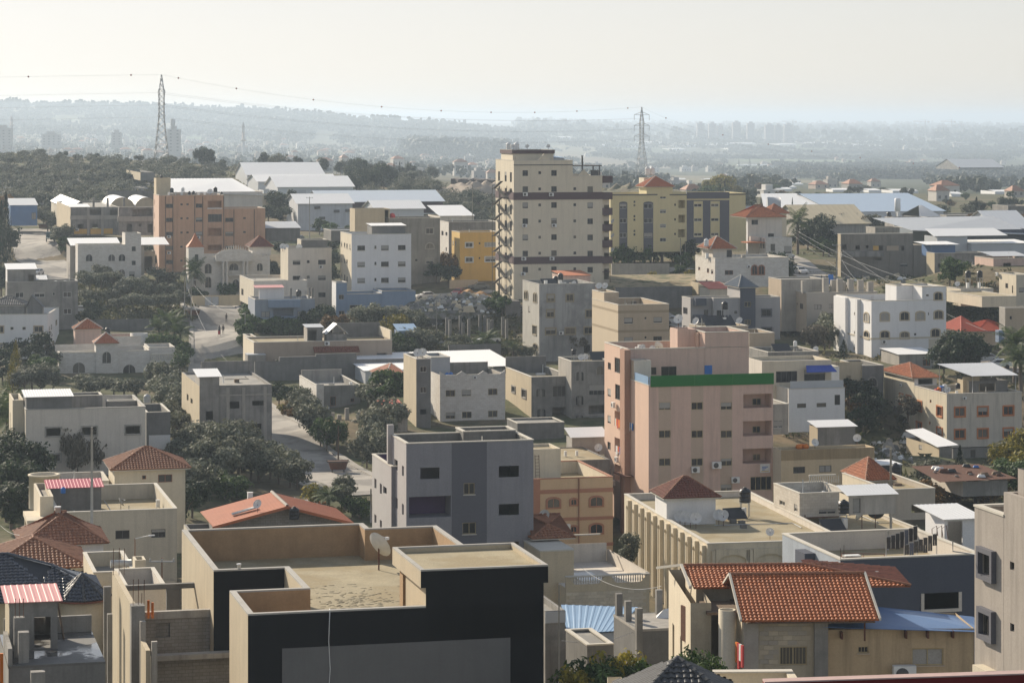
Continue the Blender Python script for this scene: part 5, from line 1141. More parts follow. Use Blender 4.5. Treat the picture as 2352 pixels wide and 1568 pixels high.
B=S('house','low flat screed roof with bales in front of the pale hut',2,2,300,905,305,xr=900,d=12,h=9,m=concrete_d,par=.1,roof=roofscreed,cope=None)
for x in(490,595):boiler(B.W(B.a(x,4),4,B.H-.1),'lying on the low flat screed roof',.9)
dish(B.W(B.a(795,5),5,B.H-.1),'on the low flat screed roof',160,1.6)
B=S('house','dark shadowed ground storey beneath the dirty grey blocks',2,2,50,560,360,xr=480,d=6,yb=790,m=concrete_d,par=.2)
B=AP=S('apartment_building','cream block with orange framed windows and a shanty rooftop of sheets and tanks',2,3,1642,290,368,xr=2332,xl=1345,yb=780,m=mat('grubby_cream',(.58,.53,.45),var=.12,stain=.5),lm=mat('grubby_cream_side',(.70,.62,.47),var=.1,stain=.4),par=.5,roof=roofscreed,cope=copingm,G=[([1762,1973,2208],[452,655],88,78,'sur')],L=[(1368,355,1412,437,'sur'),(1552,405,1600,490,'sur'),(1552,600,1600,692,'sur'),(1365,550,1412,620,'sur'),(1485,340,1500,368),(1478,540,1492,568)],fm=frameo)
H=B.H;D0=B.D;D1=B.b(1066,-.01)
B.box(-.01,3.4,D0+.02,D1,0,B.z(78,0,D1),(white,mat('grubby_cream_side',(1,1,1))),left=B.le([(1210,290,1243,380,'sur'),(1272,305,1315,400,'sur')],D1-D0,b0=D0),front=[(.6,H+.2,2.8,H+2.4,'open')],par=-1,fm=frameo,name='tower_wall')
B.hip(-.01,3.4,D0+.02,D1,B.z(78,0,D1)+.15,1.6,terracotta,ov=.5,cap=terracotta_b)
ac(B,1800,325,'at the stained top of the orange framed block');ac(B,1235,205,'on the tower side of the orange framed block','l',a=-.01)
za=H-.5;o=empty('canopy','rickety white corrugated canopy over the orange framed rooftop','canopy',B.W(B.a(1700,5),5,za),B.yaw);w_=B.a(2225,5)-B.a(1740,5)
sheet(o,(2,-2.0,2.6),(w_+1,-2.0,2.6),(w_-.5,3.5,3.9),(-1,3.5,3.9),sheetw,.35,.05,'metal_sheet');mb=MB()
for x,y,z in((2.2,-1.7,2.5),(w_+.7,-1.7,2.5),(w_-.8,3.2,3.7),(-.7,3.2,3.7)):mb.tube([(x,y,0),(x,y,z)],.05,5)
mb.build('post',steel,o);mb=MB();mb.box(1.5,4.0,0,.15,0,2.3);mb.build('side_panel',tanrender,o)
B.box(B.a(1845,4),B.a(2200,4),4,8,za,za+1.8,(concrete_d,tanrender),par=-1,name='roof_room',front=[(1.5,za+.3,4,za+1.4,'open')])
tank(B.W(B.a(1745,2.5),2.5,za),'on the shanty rooftop',1.1,leg=1.5);boiler(B.W(B.a(1725,2),1.7,za),'on the shanty rooftop',1.0);dish(B.W(B.a(1650,2.5),2.5,za),'on the shanty rooftop',160,1.6)
for i,m_ in enumerate((redpl,orangepl,bluepl,plastw)):mb=MB();a=B.a(1540+i*25,6);mb.box(a,a+.5,6,6.5,za,za+.6+.2*i);o=mb.build('crate',m_);o.matrix_world=B.root.matrix_world if False else Matrix.Translation(B.W(0,0,0))@Matrix.Rotation(B.yaw,4,'Z');tag(o,['red','orange','blue','white'][i]+' plastic crate on the shanty rooftop','crate')
B=S('shed','lean-to shed with a white ribbed roof at the foot of the orange framed block',2,3,1572,778,350,xr=1690,xl=1270,yb=970,m=concrete,lm=tanrender,par=-1,L=[(1385,755,1415,800)]);sheet(B.root,(-.4,-.3,B.H+.1),(B.A+.8,-.3,B.H+.3),(B.A+.6,B.D,B.H+1.2),(-.2,B.D,B.H+1.0),sheetw,.35)
B=S('shed','old tan shanty wall topped with rusty red and white sheets',2,3,1170,545,385,xr=1290,xl=985,yb=760,m=tanrender,par=.1,F=[(1172,610,1245,720,'shut')]);sheet(B.root,(-1,0,B.H+.1),(B.A,0,B.H+.1),(B.A-2,B.D*.8,B.H+.7),(-1.5,B.D*.8,B.H+.7),sheetrd,.4)
for q in(.2,.5):mb=MB();mb.box(B.A*q-1.2,B.A*q+.5,B.D*.2,B.D*.45,B.H+.35,B.H+.5);mb.build('metal_sheet',sheetw,B.root)
S('wall','long low garden wall in shade under the orange framed block',2,3,1700,790,345,xr=2400,d=.4,yb=880,m=concrete_d,par=-1,F=[(1860,800,1905,870,'plain'),(2040,790,2140,880,'shut')])
B=S('house','ramshackle house under rusty dark sheets among yellow shrubs',2,3,1790,1090,300,xr=2200,xl=1500,yb=1230,m=concrete,lm=offwhite,par=-1);sheet(B.root,(-3,-.5,B.H+.1),(B.A+1,-.5,B.H+.2),(B.A,8,B.H+.8),(-3,8,B.H+.8),rustm,.4)
for i in range(14):
 a,b_=random.uniform(-2,B.A),random.uniform(.5,7);m_=random.choice([plastk,concrete_d,sheetw,rustm,bluepl,woodm]);mb=MB();s_=random.uniform(.2,.6);mb.hexa([(-s_,-s_*.6,0),(s_,-s_*.7,0),(s_,s_*.6,0),(-s_,s_*.5,0)],[(-s_*.7,-s_*.5,s_*.5),(s_*.6,-s_*.5,s_*.7),(s_*.7,s_*.5,s_*.5),(-s_*.6,s_*.4,s_*.6)]);o=mb.build('scrap',m_);o.location=B.W(a,b_,B.H+.25+b_*.075);later(o,'discarded scrap lump','on the rusty sheet roof','scrap')
B=TF=S('house','flat tan house with a dark rain stained top edge',2,3,120,802,300,xr=978,xl=45,yb=1140,m=mat('tan_flat',(.62,.49,.32),var=.1,stain=.25),lm=cream,par=.25,roof=roofscreed,cope=None,F=[(232,955,341,1015,'bars'),(470,943,583,1005,'shut'),(797,933,910,990)],fm=framed)
B.trim('stain_band',0,B.A,-.015,-.002,B.z(890,4),B.H-.01,mat('wet_tan',(.38,.28,.16),var=.15,stain=.5))
B=S('shed','grey stair box with a pale sheet roof on the flat tan house',2,3,456,595,311,xr=802,xl=380,yb=800,m=concrete,lm=tanrender,par=-1);B.mono(0,B.A,0,B.D,B.H+.04,B.H+.5,sheetw)
for i,x in enumerate((285,320,345)):mb=MB();mb.lathe([(.05,0),(.35,.1),(.4,.35),(.3,.55),(.05,.6)],10);o=mb.build('orange_sack',orangepl);o.location=TF.W(TF.a(x,2),2+(i%2)*.3,TF.H-.25);later(o,'round orange sack','on the flat tan house','sack')
dish(TF.W(TF.a(430,1.5),1.5,TF.H-.25),'on the flat tan house',200,1.5);dish(TF.W(TF.a(820,4),4,TF.H-.25),'on the flat tan house',170,1.6)
B=S('house','beige stone house with a curved balustrade and blue grey roof terrace',2,3,290,1205,262,xr=760,xl=52,yb=1420,m=stone,lm=stone,par=.9,roof=mat('bluegrey_roof',(.36,.40,.43),var=.2),cope=copingm,F=[(465,1340,625,1390)],L=[(105,1268,155,1310),(238,1300,270,1365)],fm=copingm)
H=B.H;mb=MB()
for k in range(14):a=B.a(375,B.D)+k*.24;mb.lathe([(.05,0),(.08,.25),(.04,.5),(.06,.75)],6,c=(a,B.D-.2,H-.1),cap=False)
mb.build('baluster',copingm,B.root,'stuff');B.trim('rail',B.a(370,B.D),B.a(615,B.D),B.D-.3,B.D-.1,H+.66,H+.8,copingm)
B=S('house','wide beige house right of the red pavilion roof with a big dark opening',2,3,1110,1170,266,xr=1535,d=13,yb=1450,m=mat('beige_shade',(.50,.44,.36),var=.1,stain=.3),lm=cream,par=.5,roof=roofscreed,cope=copingm,F=[(1317,1303,1450,1375,'open')])
B=S('pavilion','small cream pavilion with a bright orange red pyramid roof',2,3,928,1080,274,xr=1112,xl=738,yb=1180,m=cream,lm=cream,par=-1,L=[(755,1045,785,1150,'shut')],cat='pavilion');B.hip(0,B.A,0,B.D,B.H+.1,1.9,terracotta,ov=.6,cap=terracotta_b,tw=.3,th=.32,parts=40)
B=S('shed','plastered shed with a bright white ribbed roof beside the black tank',2,3,740,1222,252,xr=1172,xl=655,yb=1400,m=mat('shed_plaster',(.55,.50,.44),var=.2,stain=.4),lm=cream,par=-1,F=[(780,1245,850,1380,'shut')]);B.mono(0,B.A,0,B.D,B.H+.04,B.H+.65,sheetw)
tank(P(3*588+1172*K,832.6+1045*K,284),'behind the orange red pyramid roof',1.15)
tank(P(3*588+697*K,832.6+1382*K,246),'beside the plastered shed',1.0,leg=.0)
B=S('shed','black walled lean-to with a white edge behind the pavilion roof',2,3,985,945,300,xr=1230,d=4,yb=1080,m=plastk,par=0,roof=sheetw)
B=S('house','white house with two climbing dark bushes on its wall',2,3,190,245,352,xr=705,d=10,yb=640,m=white,lm=offwhite,par=.4,F=[(268,375,350,415),(447,370,535,408),(612,295,663,388)],roof=roofgrey,cope=copingm)
B.trim('railing',.4,B.A,.5,.56,B.H+.02,B.H+1.0,sheetg)
B.box(-2,B.A,5,12,0,B.H+3.3,(cream,offwhite),par=.5,name='upper_wall',roof=roofgrey,front=[(2,B.H+.4,5,B.H+1.9,'dark'),(6,B.H+.4,9,B.H+2.0,'dark')])
sheet(B.root,(B.a(350,3),2.8,B.H+1.9),(B.A,2.8,B.H+1.9),(B.A,5,B.H+2.6),(B.a(350,5),5,B.H+2.6),mat('blue_awning',(.05,.1,.42)),.5,.03,'awning')
S('house','narrow grey house with one dark window beside the pink block',2,3,45,385,340,xr=188,d=8,yb=660,m=concrete_l,par=.3,F=[(48,528,140,598)],fm=framew)
B=S('house','grey rooftop house with a cluttered frame roof above the blue awning',1,3,0,1285,398,xr=465,d=9,yb=1560,m=concrete,par=.5,roof=roofscreed,F=[(120,1320,215,1420,'open'),(365,1370,400,1418,'open'),(30,1320,110,1420,'open')],cope=copingm)
tank(B.W(B.a(250,3),3,B.H-.4),'on the cluttered frame roof',(1.0,1.0,1.2),leg=1.4,m=plastw);solar(B.W(B.a(130,3),3,B.H-.5),'on the cluttered frame roof',1.6);dish(B.W(B.a(440,2),2,B.H-.5),'on the cluttered frame roof',160,1.4)
S('house','plain white parapet house front below the cluttered frame roof',1,3,132,1430,375,xr=655,xl=0,yb=1640,m=white,par=.4)
B=S('house','dark grey house with dead brown creeper on its roof edge',2,3,865,30,385,xr=1062,d=9,yb=440,m=concrete_d,lm=tanrender,par=.5,F=[(920,140,995,210,'arch')],fm=concrete,roof=roofgrey)
S('wall','sunlit tan retaining wall under the creeper roof',2,3,520+0,0,384,xr=862,d=.5,yb=300,m=tanrender,par=-1,F=[(718,120,760,205,'open')])
B=S('house','grey hut with a flat white metal roof and one orange shutter',1,3,1205,1305,428,xr=1565,xl=1040,yb=1480,m=concrete_l,par=-1,F=[(1422,1348,1490,1405)],fm=frameo);B.mono(0,B.A,0,B.D,B.H+.05,B.H+.4,sheetw)
# row of the lane and the far blocks
B=S('house','white stone house with arched dark windows above the olive orchard',1,0,715,302,572,xr=1150,xl=692,yb=660,m=stone_w,par=.9,F=[(788,385,848,447,'arch'),(995,385,1055,445,'arch'),(1090,385,1148,445,'arch'),(1088,525,1145,585,'arch'),(860,525,905,560,'arch')],fm=stone_w,cope=copingm,roof=roofgrey)
a1=B.a(1296);B.box(B.A,a1,-.05,7,0,B.z(196,B.A),stone_w,front=B.fr([(1210,312,1246,355),(1210,443,1246,483),(1187,540,1236,615)],a0=B.A),par=.3,cope=copingm,name='stair_tower')
B.box(-1,B.A+5,B.D+2,B.D+12,0,B.H-.6,concrete_l,par=-1,name='rear_wall');sheet(B.root,(-1,B.D+1,B.H-.4),(B.A-.1,B.D+1,B.H-.4),(B.A-.1,B.D+11,B.H+.8),(-1,B.D+11,B.H+.8),sheetw,.5,.06);sheet(B.root,(a1+.1,B.D+1,B.H-.4),(a1+7,B.D+1,B.H-.4),(a1+7,B.D+11,B.H+.8),(a1+.1,B.D+11,B.H+.8),sheetw,.5,.06)
S('house','low ochre walled yard with a round white arch beside the orange block',1,0,1300,360,585,xr=1425,d=5,yb=560,m=tanp,par=.4,F=[(1305,400,1400,540,'open')])
B=S('house','dull grey concrete house with a sheet roofed box on its flat roof',1,0,65,640,505,xr=716,xl=50,yb=1085,m=concrete,par=.8,F=[(140,733,218,780),(315,733,410,778),(482,733,506,760),(580,730,655,778),(585,882,655,932)],fm=framew,sill=concrete_l,roof=roofgrey,cope=copingg)
B.box(.1,B.a(330,1),1,7,B.H-.7,B.z(528,0,1),(concrete,white),par=-1,name='stair_house',front=[(B.a(255,1),B.H-.6,B.a(310,1),B.z(570,3,1),'open')]);B.mono(.1,B.a(330,1),1,7,B.z(522,0,1),B.z(522,0,1)+.8,sheetw)
B.mono(B.a(335,5),B.a(425,5),5,8,B.H+.1,B.H+.8,sheetw)
for q in(515,600):mb=MB();mb.lathe([(.05,0),(.6,.1),(.5,.5),(.05,.6)],8);o=mb.build('sack',plastw);o.location=B.W(B.a(q,3),3,B.H-.6);later(o,'white bundled sack','on the dull grey concrete house','sack')
B=Bld('apartment_building','white house with tan window surrounds and black pitched roof boxes at the left edge','building',1,0,-140,938,482,yb=1345,yaw=3);H=B.H;A=B.a(437);D=9
ka=(tu(0,541)-CX)/F;D=(B.X0+A*B.cs-ka*(B.Y0+A*B.sn))/(B.sn+ka*B.cs)
def right_holes(rects):
 out=[]
 for x0,y0,x1,y1,*st in rects:
  b0,b1=B.b(x0,A),B.b(x1,A);out.append((b0,B.z(y1,A,b0),b1,B.z(y0,A,b0),'dark'))
 return out
B.box(0,A,0,D,0,H,white,front=B.fr([(-20,1045,30,1100,'sur'),(95,1050,124,1077),(205,1050,236,1077),(315,1045,390,1098,'sur'),(0,1205,65,1255,'sur'),(195,1208,224,1236),(300,1203,380,1255,'sur')]),right=right_holes([(452,1045,461,1090),(468,1030,480,1080),(510,990,528,1045),(455,1190,466,1240),(483,1180,497,1215),(515,1180,525,1225)]),par=1.0,t=.25,fm=tanp,cope=copingm,roof=roofgrey)
ac(B,348,1120,'under the tan framed window of the white house')
B.box(.5,B.a(225,3),3,8,H-1,B.z(850,5,3),concrete,par=-1,name='roof_room');B.hip(.5,B.a(225,3),3,8,B.z(848,5,3),1.4,greytile,ov=.3,ridge='a',tw=.4,th=.5)
aw0,aw1=B.a(250,3),B.a(390,3);zw=B.z(870,10,3);mb=MB();mb.hexa([(aw0,3,H-1),(aw1,3,H-1),(aw1,5,H-1),(aw0,5,H-1)],[(aw0,3,zw),(aw1,3,zw),(aw1,5,zw),(aw0,5,zw)]);mb.poly([(aw0,3,zw),(aw1,3,zw),((aw0+aw1)/2-.6,3,zw+2.2)]);mb.poly([(aw1,5,zw),(aw0,5,zw),((aw0+aw1)/2-.6,5,zw+2.2)]);mb.build('roof_room',concrete_d,B.root)
sheet(B.root,(aw1+.2,2.8,zw),(aw1+.2,5.2,zw),((aw0+aw1)/2-.6,5.2,zw+2.25),((aw0+aw1)/2-.6,2.8,zw+2.25),greytile,.5);sheet(B.root,(aw0-.2,5.2,zw),(aw0-.2,2.8,zw),((aw0+aw1)/2-.6,2.8,zw+2.25),((aw0+aw1)/2-.6,5.2,zw+2.25),greytile,.5)
for k in range(4):boiler(B.W(B.a(365+k*20,1.2),1.2+.1*k,H-1),'clustered on the white left edge house',.9)
B=VL=S('villa','pale stone villa with a red capped turret and a balustraded porch',1,0,540,1290,462,xr=912,xl=528,yb=1600,m=stone_w,par=.75,t=.25,F=[(668,1375,780,1472,'arch')],fm=stone_w,cope=copingm,roof=roofgrey)
B.D=9.5;H=B.H
B.box(0,B.A+8,9,9.5,H-.8,H+.7,stone_w,par=-1,name='parapet')
aT=B.a(1080);B.box(B.A-.6,aT,-.35,3.2,0,B.z(1200,B.A),stone_w,front=B.fr([(940,1278,1018,1382,'arch'),(938,1475,1016,1552,'arch')],b=-.35,a0=B.A-.6),par=-1,fm=stone_w,name='turret');B.hip(B.A-.6,aT,-.35,3.2,B.z(1198,B.A),1.75,sheetor,ov=.35,cap=copingm)
aR=B.a(1372);B.box(aT,aR,0,9,0,H+.1,stone_w,front=B.fr([(1130,1395,1243,1492,'arch')],a0=aT),par=.75,fm=stone_w,cope=copingm,name='east_wing',roof=roofgrey)
aP=B.a(1612);B.box(aR,aP,1.2,9,0,H+.5,stone_w,front=B.fr([(1448,1385,1508,1475,'arch')],b=1.2,a0=aR),par=.9,fm=stone_w,cope=copingm,name='porch_wall',roof=roofgrey)
B.trim('porch_roof',aR,aP+.1,-.8,1.19,H-2.1,H-1.6,stone_w);mb=MB()
for k in range(13):mb.lathe([(.09,H-1.6),(.15,H-1.2),(.07,H-.9),(.1,H-.62)],6,c=(aR+.3+k*(aP-aR-.6)/12,-.6,0),cap=False)
mb.build('baluster',copingm,B.root,'stuff');B.trim('rail',aR,aP+.1,-.75,-.45,H-.6,H-.38,copingm)
for a in(aR+.2,aP-.25):B.trim('column',a-.2,a+.2,-.7,-.3,0,H-2.11,stone_w)
B=S('house','rosy house with a small red pyramid roof and curved parapet behind the villa',1,0,690,1075,480,xr=930,d=4,yb=1400,m=pinkp,par=-1);B.hip(0,B.A,0,B.D,B.H+.1,1.75,terracotta,ov=.3,cap=copingm)
B.box(B.A,B.a(1300),1,8,0,B.z(1150,B.A),stone_w,par=.9,inner=pinkp,cope=copingm,name='side_wing');mb=MB();mb.lathe([(1.6,0),(1.6,B.z(1120,8)),(1.4,B.z(1120,8)),(1.4,3)],16,c=(B.a(1290),2.6,0),cap=False);mb.build('round_corner',stone_w,B.root)
tank(B.W(B.A+1.2,.6,B.z(1120,B.A)),'beside the small red pyramid roof',1.7)
S('wall','long grey retaining wall below the orchard',1,0,850,985,512,xr=1745,d=.6,yb=1095,m=concrete_d,par=-1,cat='wall')
B=CV=Bld('villa','ornate white mansion with columns, pediment and two red turret roofs','villa',1,0,1872,405,572,yb=765);H=B.H;A=B.a(2351+128);D=11
B.box(0,A,0,D,0,H,stone_w,front=B.fr([(1880,470,1942,560,'arch'),(1884,590,1940,690,'arch'),(2105,465,2188,530,'arch'),(2135,615,2195,720,'arch'),(2351+8,465,2351+60,535,'arch')]),par=.7,fm=stone_w,cope=copingm,roof=roofgrey)
p0,p1=B.a(1985),B.a(2310)
B.trim('porch_roof',p0-.3,p1+.3,-1.6,-.01,H-1.0,H-.1,stone_w);mb=MB();pm=(p0+p1)/2;pts_=[(p0-.4,H-.1),(p1+.4,H-.1)]+[(pm+(p1-p0+.8)/2*math.cos(math.pi*i/10),H-.05+1.7*math.sin(math.pi*i/10)) for i in range(1,10)]
mb.poly([(x,-1.6,z) for x,z in pts_]);mb.poly([(x,-1.2,z) for x,z in pts_][::-1])
for i in range(len(pts_)):j=(i+1)%len(pts_);mb.quad((pts_[i][0],-1.2,pts_[i][1]),(pts_[j][0],-1.2,pts_[j][1]),(pts_[j][0],-1.6,pts_[j][1]),(pts_[i][0],-1.6,pts_[i][1]))
mb.build('pediment',stone_w,B.root)
for x in(2042,2078,2230,2265):mb=MB();mb.lathe([(.36,0),(.3,.3),(.27,H-1.6),(.4,H-1.2),(.4,H-1.02)],10,c=(B.a(x),-1.2,0));mb.build('column',stone_w,B.root)
zb_=B.z(575,12);B.trim('balcony',B.a(2095),B.a(2200),-1.4,-.01,zb_,zb_+.25,stone_w);mb=MB()
for k in range(9):mb.lathe([(.06,zb_+.25),(.1,zb_+.6),(.06,zb_+1.0)],6,c=(B.a(2098)+k*(B.a(2198)-B.a(2098))/8,-1.3,0),cap=False)
mb.build('baluster',copingm,B.root,'stuff');mb=MB()
for k in range(16):mb.lathe([(.1,H+.02),(.16,H+.35),(.03,H+.9)],5,c=(p0+k*(p1-p0)/15,-1.4,1.7*math.sin(math.pi*k/15)*.98),cap=False)
mb.build('finial',copingm,B.root,'stuff')
tl=B.a(1730);B.box(tl,B.a(1873)-.05,-.4,4.2,0,B.z(318,0),stone_w,front=B.fr([(1790,385,1822,450),(1790,560,1822,610)],b=-.4,a0=tl),par=-1,name='turret')
mb=MB();hw=(B.a(1873)-tl)/2;mb.v=[];prof=[(hw*1.55,0),(hw*1.1,.7),(hw*.6,1.5),(hw*.25,2.4),(.05,3.0)];mb.lathe(prof,4,c=(0,0,0));rt=Matrix.Rotation(R(45),4,'Z');mb.v=[tuple(rt@Vector(v)+Vector((tl+hw,1.9,B.z(318,0)))) for v in mb.v];mb.sm=set();mb.build('turret_roof',terracotta,B.root)
B.box(A-3.2,A+.8,4,10,H-.1,B.z(313,20,4),stone_w,par=-1,name='stair_house');B.hip(A-3.4,A+.9,4,10,B.z(310,20,4),2.3,terracotta_d,ov=.5,cap=terracotta)
B=S('wall','tan compound wall with a grey double gate before the mansion',1,0,1765,765,548,xr=2210,d=.5,yb=860,m=stone_y,par=-1,cat='wall',F=[(1882,768,2010,868,'open')])
wn=B.fr([(1882,768,2010,868)])[0]
for k in(0,1):x0=wn[0]+(wn[2]-wn[0])*k/2;B.trim('gate_leaf',x0+.05,x0+(wn[2]-wn[0])/2-.05,.1,.18,.1,wn[3]-.1,sheetg);B.trim('gate_plate',x0+.8,x0+(wn[2]-wn[0])/2-.8,.07,.098,wn[3]-2.2,wn[3]-1.7,sheetw)
B=OR=Bld('apartment_building','long salmon orange apartment block with water tanks crowding its roof','building',0,0,1460,1222,605,yb=1960);H=B.H;A0=B.a(2057);A=B.a(2351+85);D=B.b(1410)
ob=orangep;rows=[1318,1446,1575,1703,1832]
fr0=B.gr([1555,1828],rows,60,38)+B.gr([1667,1722],[1304,1432,1562,1692,1820],22,16,'plain')+B.fr([(1910,1272,2035,1335,'deep'),(1910,1393,2037,1465),(1908,1520,2037,1592,'deep'),(1910,1675,2037,1725,'deep')])
fr1=B.gr([2105],rows[1:],72,38,a0=A0)+B.gr([2245],[1430,1558],24,16,'plain',a0=A0)
B.box(0,A0,0,D,0,H,(ob,pl),front=fr0,left=[(1.5,H-2.5-3.1*i,2.3,H-1.2-3.1*i,'dark') for i in range(5)],par=.4,cope=copingm,roof=roofgrey,fm=framed)
B.box(A0+.01,A,.02,D,0,B.z(1342,A0),ob,front=fr1,par=.4,cope=copingm,roof=roofgrey,name='east_wing',fm=framed)
for x in(1520,1587,1788,1862,2055,2148,2335):mb=MB();a=B.a(x);mb.tube([(a,-.12,0),(a,-.12,(H if x<2060 else B.z(1345,A0))-.2)],.07,5);mb.build('drain_pipe',framed,B.root)
B.trim('balcony_panel',B.a(1905),B.a(2040),-.06,-.003,B.z(1345,9),B.z(1337,9),plastw)
zr=H-.4
for x,b_,s_ in((1578,3,1.5),(1738,4,1.15),(1776,4,1.2),(1978,3,1.6),(1800,2,.8),(2035,3.5,1.0)):tank(B.W(B.a(x,b_),b_,zr),'on the salmon orange block roof',s_,leg=1.1 if s_>1.3 else .6)
for x,b_ in((1552,1),(1668,1.2),(1825,1),(1882,1.2)):boiler(B.W(B.a(x,b_),b_,zr),'on the salmon orange block roof',1.5)
tank(B.W(B.a(1680,3),3,zr),'on the salmon orange block roof',1.3,leg=1.6,m=plastw);dish(B.W(B.a(1930,2),2,zr),'on the salmon orange block roof',160,2.2)
B.box(.1,3.4,D-5,D,zr,zr+4.2,stone_y,par=-1,name='stair_house');tank(B.W(1.6,D-2,zr+4.2),'on the stair house of the salmon orange block',1.0)
for x,y in((1552,1600),(1822,1605),(1552,1747)):ac(B,x,y,'on the front of the salmon orange block',s=1.5)
B=S('unfinished_building','long raw concrete house with ochre panels below the cloth barns',0,0,648,1332,640,xr=1085,xl=520,yb=1590,m=concrete,lm=tanrender,par=.3,F=[(712,1485,768,1528,'open'),(848,1485,900,1525,'open'),(820,1350,945,1400,'deep'),(1010,1350,1080,1400,'deep')],roof=roofgrey)
B.trim('ochre_panel',.8,B.a(805),-.05,-.003,B.z(1575,1),B.z(1530,1),ochre);B.trim('ochre_panel',B.a(830),B.a(1035),-.05,-.003,B.z(1575,8),B.z(1525,8),ochre);ac(B,708,1535,'on the ochre panel of the raw concrete house',s=1.5)
B.trim('floor_slab',-.1,B.A,-.12,-.003,B.z(1440,5),B.z(1405,5),concrete_l);B.mono(0,B.a(820),0,8,B.H+.1,B.H+.6,sheetw)
for x in(810,940):B.trim('pillar',B.a(x)-.3,B.a(x)+.3,-.1,-.003,0,B.H,concrete_l)
for x in(860,990,1140):B.trim('pillar',B.a(x,3)-.25,B.a(x,3)+.25,3,3.5,B.H,B.H+2.2,concrete)
B=S('unfinished_building','raw concrete storey with two square black windows left of the salmon block',0,0,1090,1332,636,xr=1425,xl=1083,yb=1590,m=concrete,par=.5,F=[(1165,1483,1213,1562,'open'),(1275,1483,1298,1508,'open'),(1355,1483,1400,1562,'open'),(1215,1345,1395,1410,'deep')],roof=roofgrey);B.trim('floor_slab',-.3,B.A,-.3,-.003,B.z(1458,5),B.z(1412,5),concrete_l)
def barn(label,r,c,x,y,Y,xr,d,yb,wall,top,rise,yaw=13.8,name='barn'):
 B=Bld(name,label,'barn',r,c,x,y,Y,yb=yb,yaw=yaw);A=B.a(xr);H=B.H
 B.box(0,A,0,d,0,H,wall,par=-1);mb=MB();n=10
 pr=[(A/2-A/2*math.cos(math.pi*i/n),H+rise*math.sin(math.pi*i/n)) for i in range(n+1)]
 for i in range(n):(x0,z0),(x1,z1)=pr[i],pr[i+1];mb.quad((x0,-.3,z0),(x1,-.3,z1),(x1,d+.3,z1),(x0,d+.3,z0));mb.sm.add(len(mb.f)-1)
 mb.build('roof',top,B.root)
 for q in([(x,-.05,z) for x,z in pr[::-1]],[(x,d+.05,z) for x,z in pr]):g=MB();g.poly(q);g.build('gable',wall,B.root)
 return B
barn('left barrel vaulted white cloth barn behind the raw concrete house',0,0,1010,1335,660,1235,24,1480,tanrender,sheetw,2.6);barn('right barrel vaulted white cloth barn beside the salmon block',0,0,1240,1335,660,1440,24,1480,tanrender,sheetw,2.6)
B=S('barn','white tarpaulin barn with a sunlit tan cloth side',0,0,640,1345,652,xr=830,xl=470,yb=1560,m=concrete,lm=beige,par=-1,cat='barn');sheet(B.root,(-.3,-.3,B.H),(-.3,B.D,B.H),(B.A/2,B.D,B.H+1.8),(B.A/2,-.3,B.H+1.8),sheetw,.6);sheet(B.root,(B.A+.2,B.D,B.H),(B.A+.2,-.3,B.H),(B.A/2,-.3,B.H+1.8),(B.A/2,B.D,B.H+1.8),sheetw,.6)
B=S('shed','dark blue grey metal shed by the left road bend',0,0,95,1315,690,xr=342,d=14,yb=1500,m=sheetb,par=-1,F=[(290,1380,330,1440,'shut')]);B.mono(0,B.A,0,B.D,B.H+.1,B.H+1.5,sheetg)
B=S('warehouse','wide low white roofed workshop hall behind the salmon block',0,0,1600,1190,700,xr=2351+60,d=40,yb=1330,m=offwhite,par=-1,cat='warehouse');sheet(B.root,(-.5,-.5,B.H),(B.A,-.5,B.H-1.0),(B.A*.9,42,B.H+2.6),(-.5,42,B.H+2.6),sheetw,1.0,.1)
def whse(label,x,y,Y,xr,d,yb,ym,top,c=1,wall=None,ridge=.5,rise=2.5,bands=(),L=(),yaw=13.8,rib=1.2):
 B=Bld('warehouse',label,'warehouse',0,c,x,y,Y,yb=yb,yaw=yaw);A=B.a(xr);H=B.H;wall=wall or sheetw
 B.box(0,A,0,d,0,H,wall,par=-1)
 for a in(0,A):pts_=[(a,0,H),(a,d*ridge,H+rise),(a,d,H)];g=MB();g.poly(pts_ if a else pts_[::-1]);g.build('gable',wall,B.root)
 sheet(B.root,(-.6,-.6,H),(A+.6,-.6,H),(A+.6,d*ridge,H+rise),(-.6,d*ridge,H+rise),top,rib*.5,.05);sheet(B.root,(A+.6,d+.6,H),(-.6,d+.6,H),(-.6,d*ridge,H+rise),(A+.6,d*ridge,H+rise),top,rib*.5,.05)
 return B,A
shw=mat('shed_wall_white',(.62,.64,.66),var=.06,rough=.5)
B,A=whse('front white gabled warehouse on the terrace',200,1145,835,892,26,1235,0,sheetw,wall=shw,rise=3.2)
for x in(383,615,845):B.trim('louvre',B.a(x)-2.6,B.a(x)+2.6,-.12,-.003,B.z(1200,20),B.z(1168,20),sheetg)
B.box(-4,-.05,3,18,0,B.H-1,shw,par=-1,name='lean_to',left=[(2,1,4,4,'open')])
B,A=whse('middle white gabled warehouse on the terrace',20,1095,880,745,24,1200,0,sheetw,wall=shw,rise=2.2)
B,A=whse('rear white gabled warehouse on the terrace',-80,1035,930,622,30,1160,0,sheetw,wall=shw,rise=4.2)
B.box(10,A+5,-4,-.05,0,B.H-2.5,shw,par=-1,name='lean_to');sheet(B.root,(10,-4.4,B.H-2.4),(A+5,-4.4,B.H-2.4),(A+5,0,B.H-.6),(10,0,B.H-.6),sheetw,1.2)
B,A=whse('long white warehouse with maroon door bands and a bluish roof',600,1283,770,1718,26,1400,0,mat('bluish_roof',(.62,.68,.74),var=.05,rough=.4),wall=shw,rise=3.0)
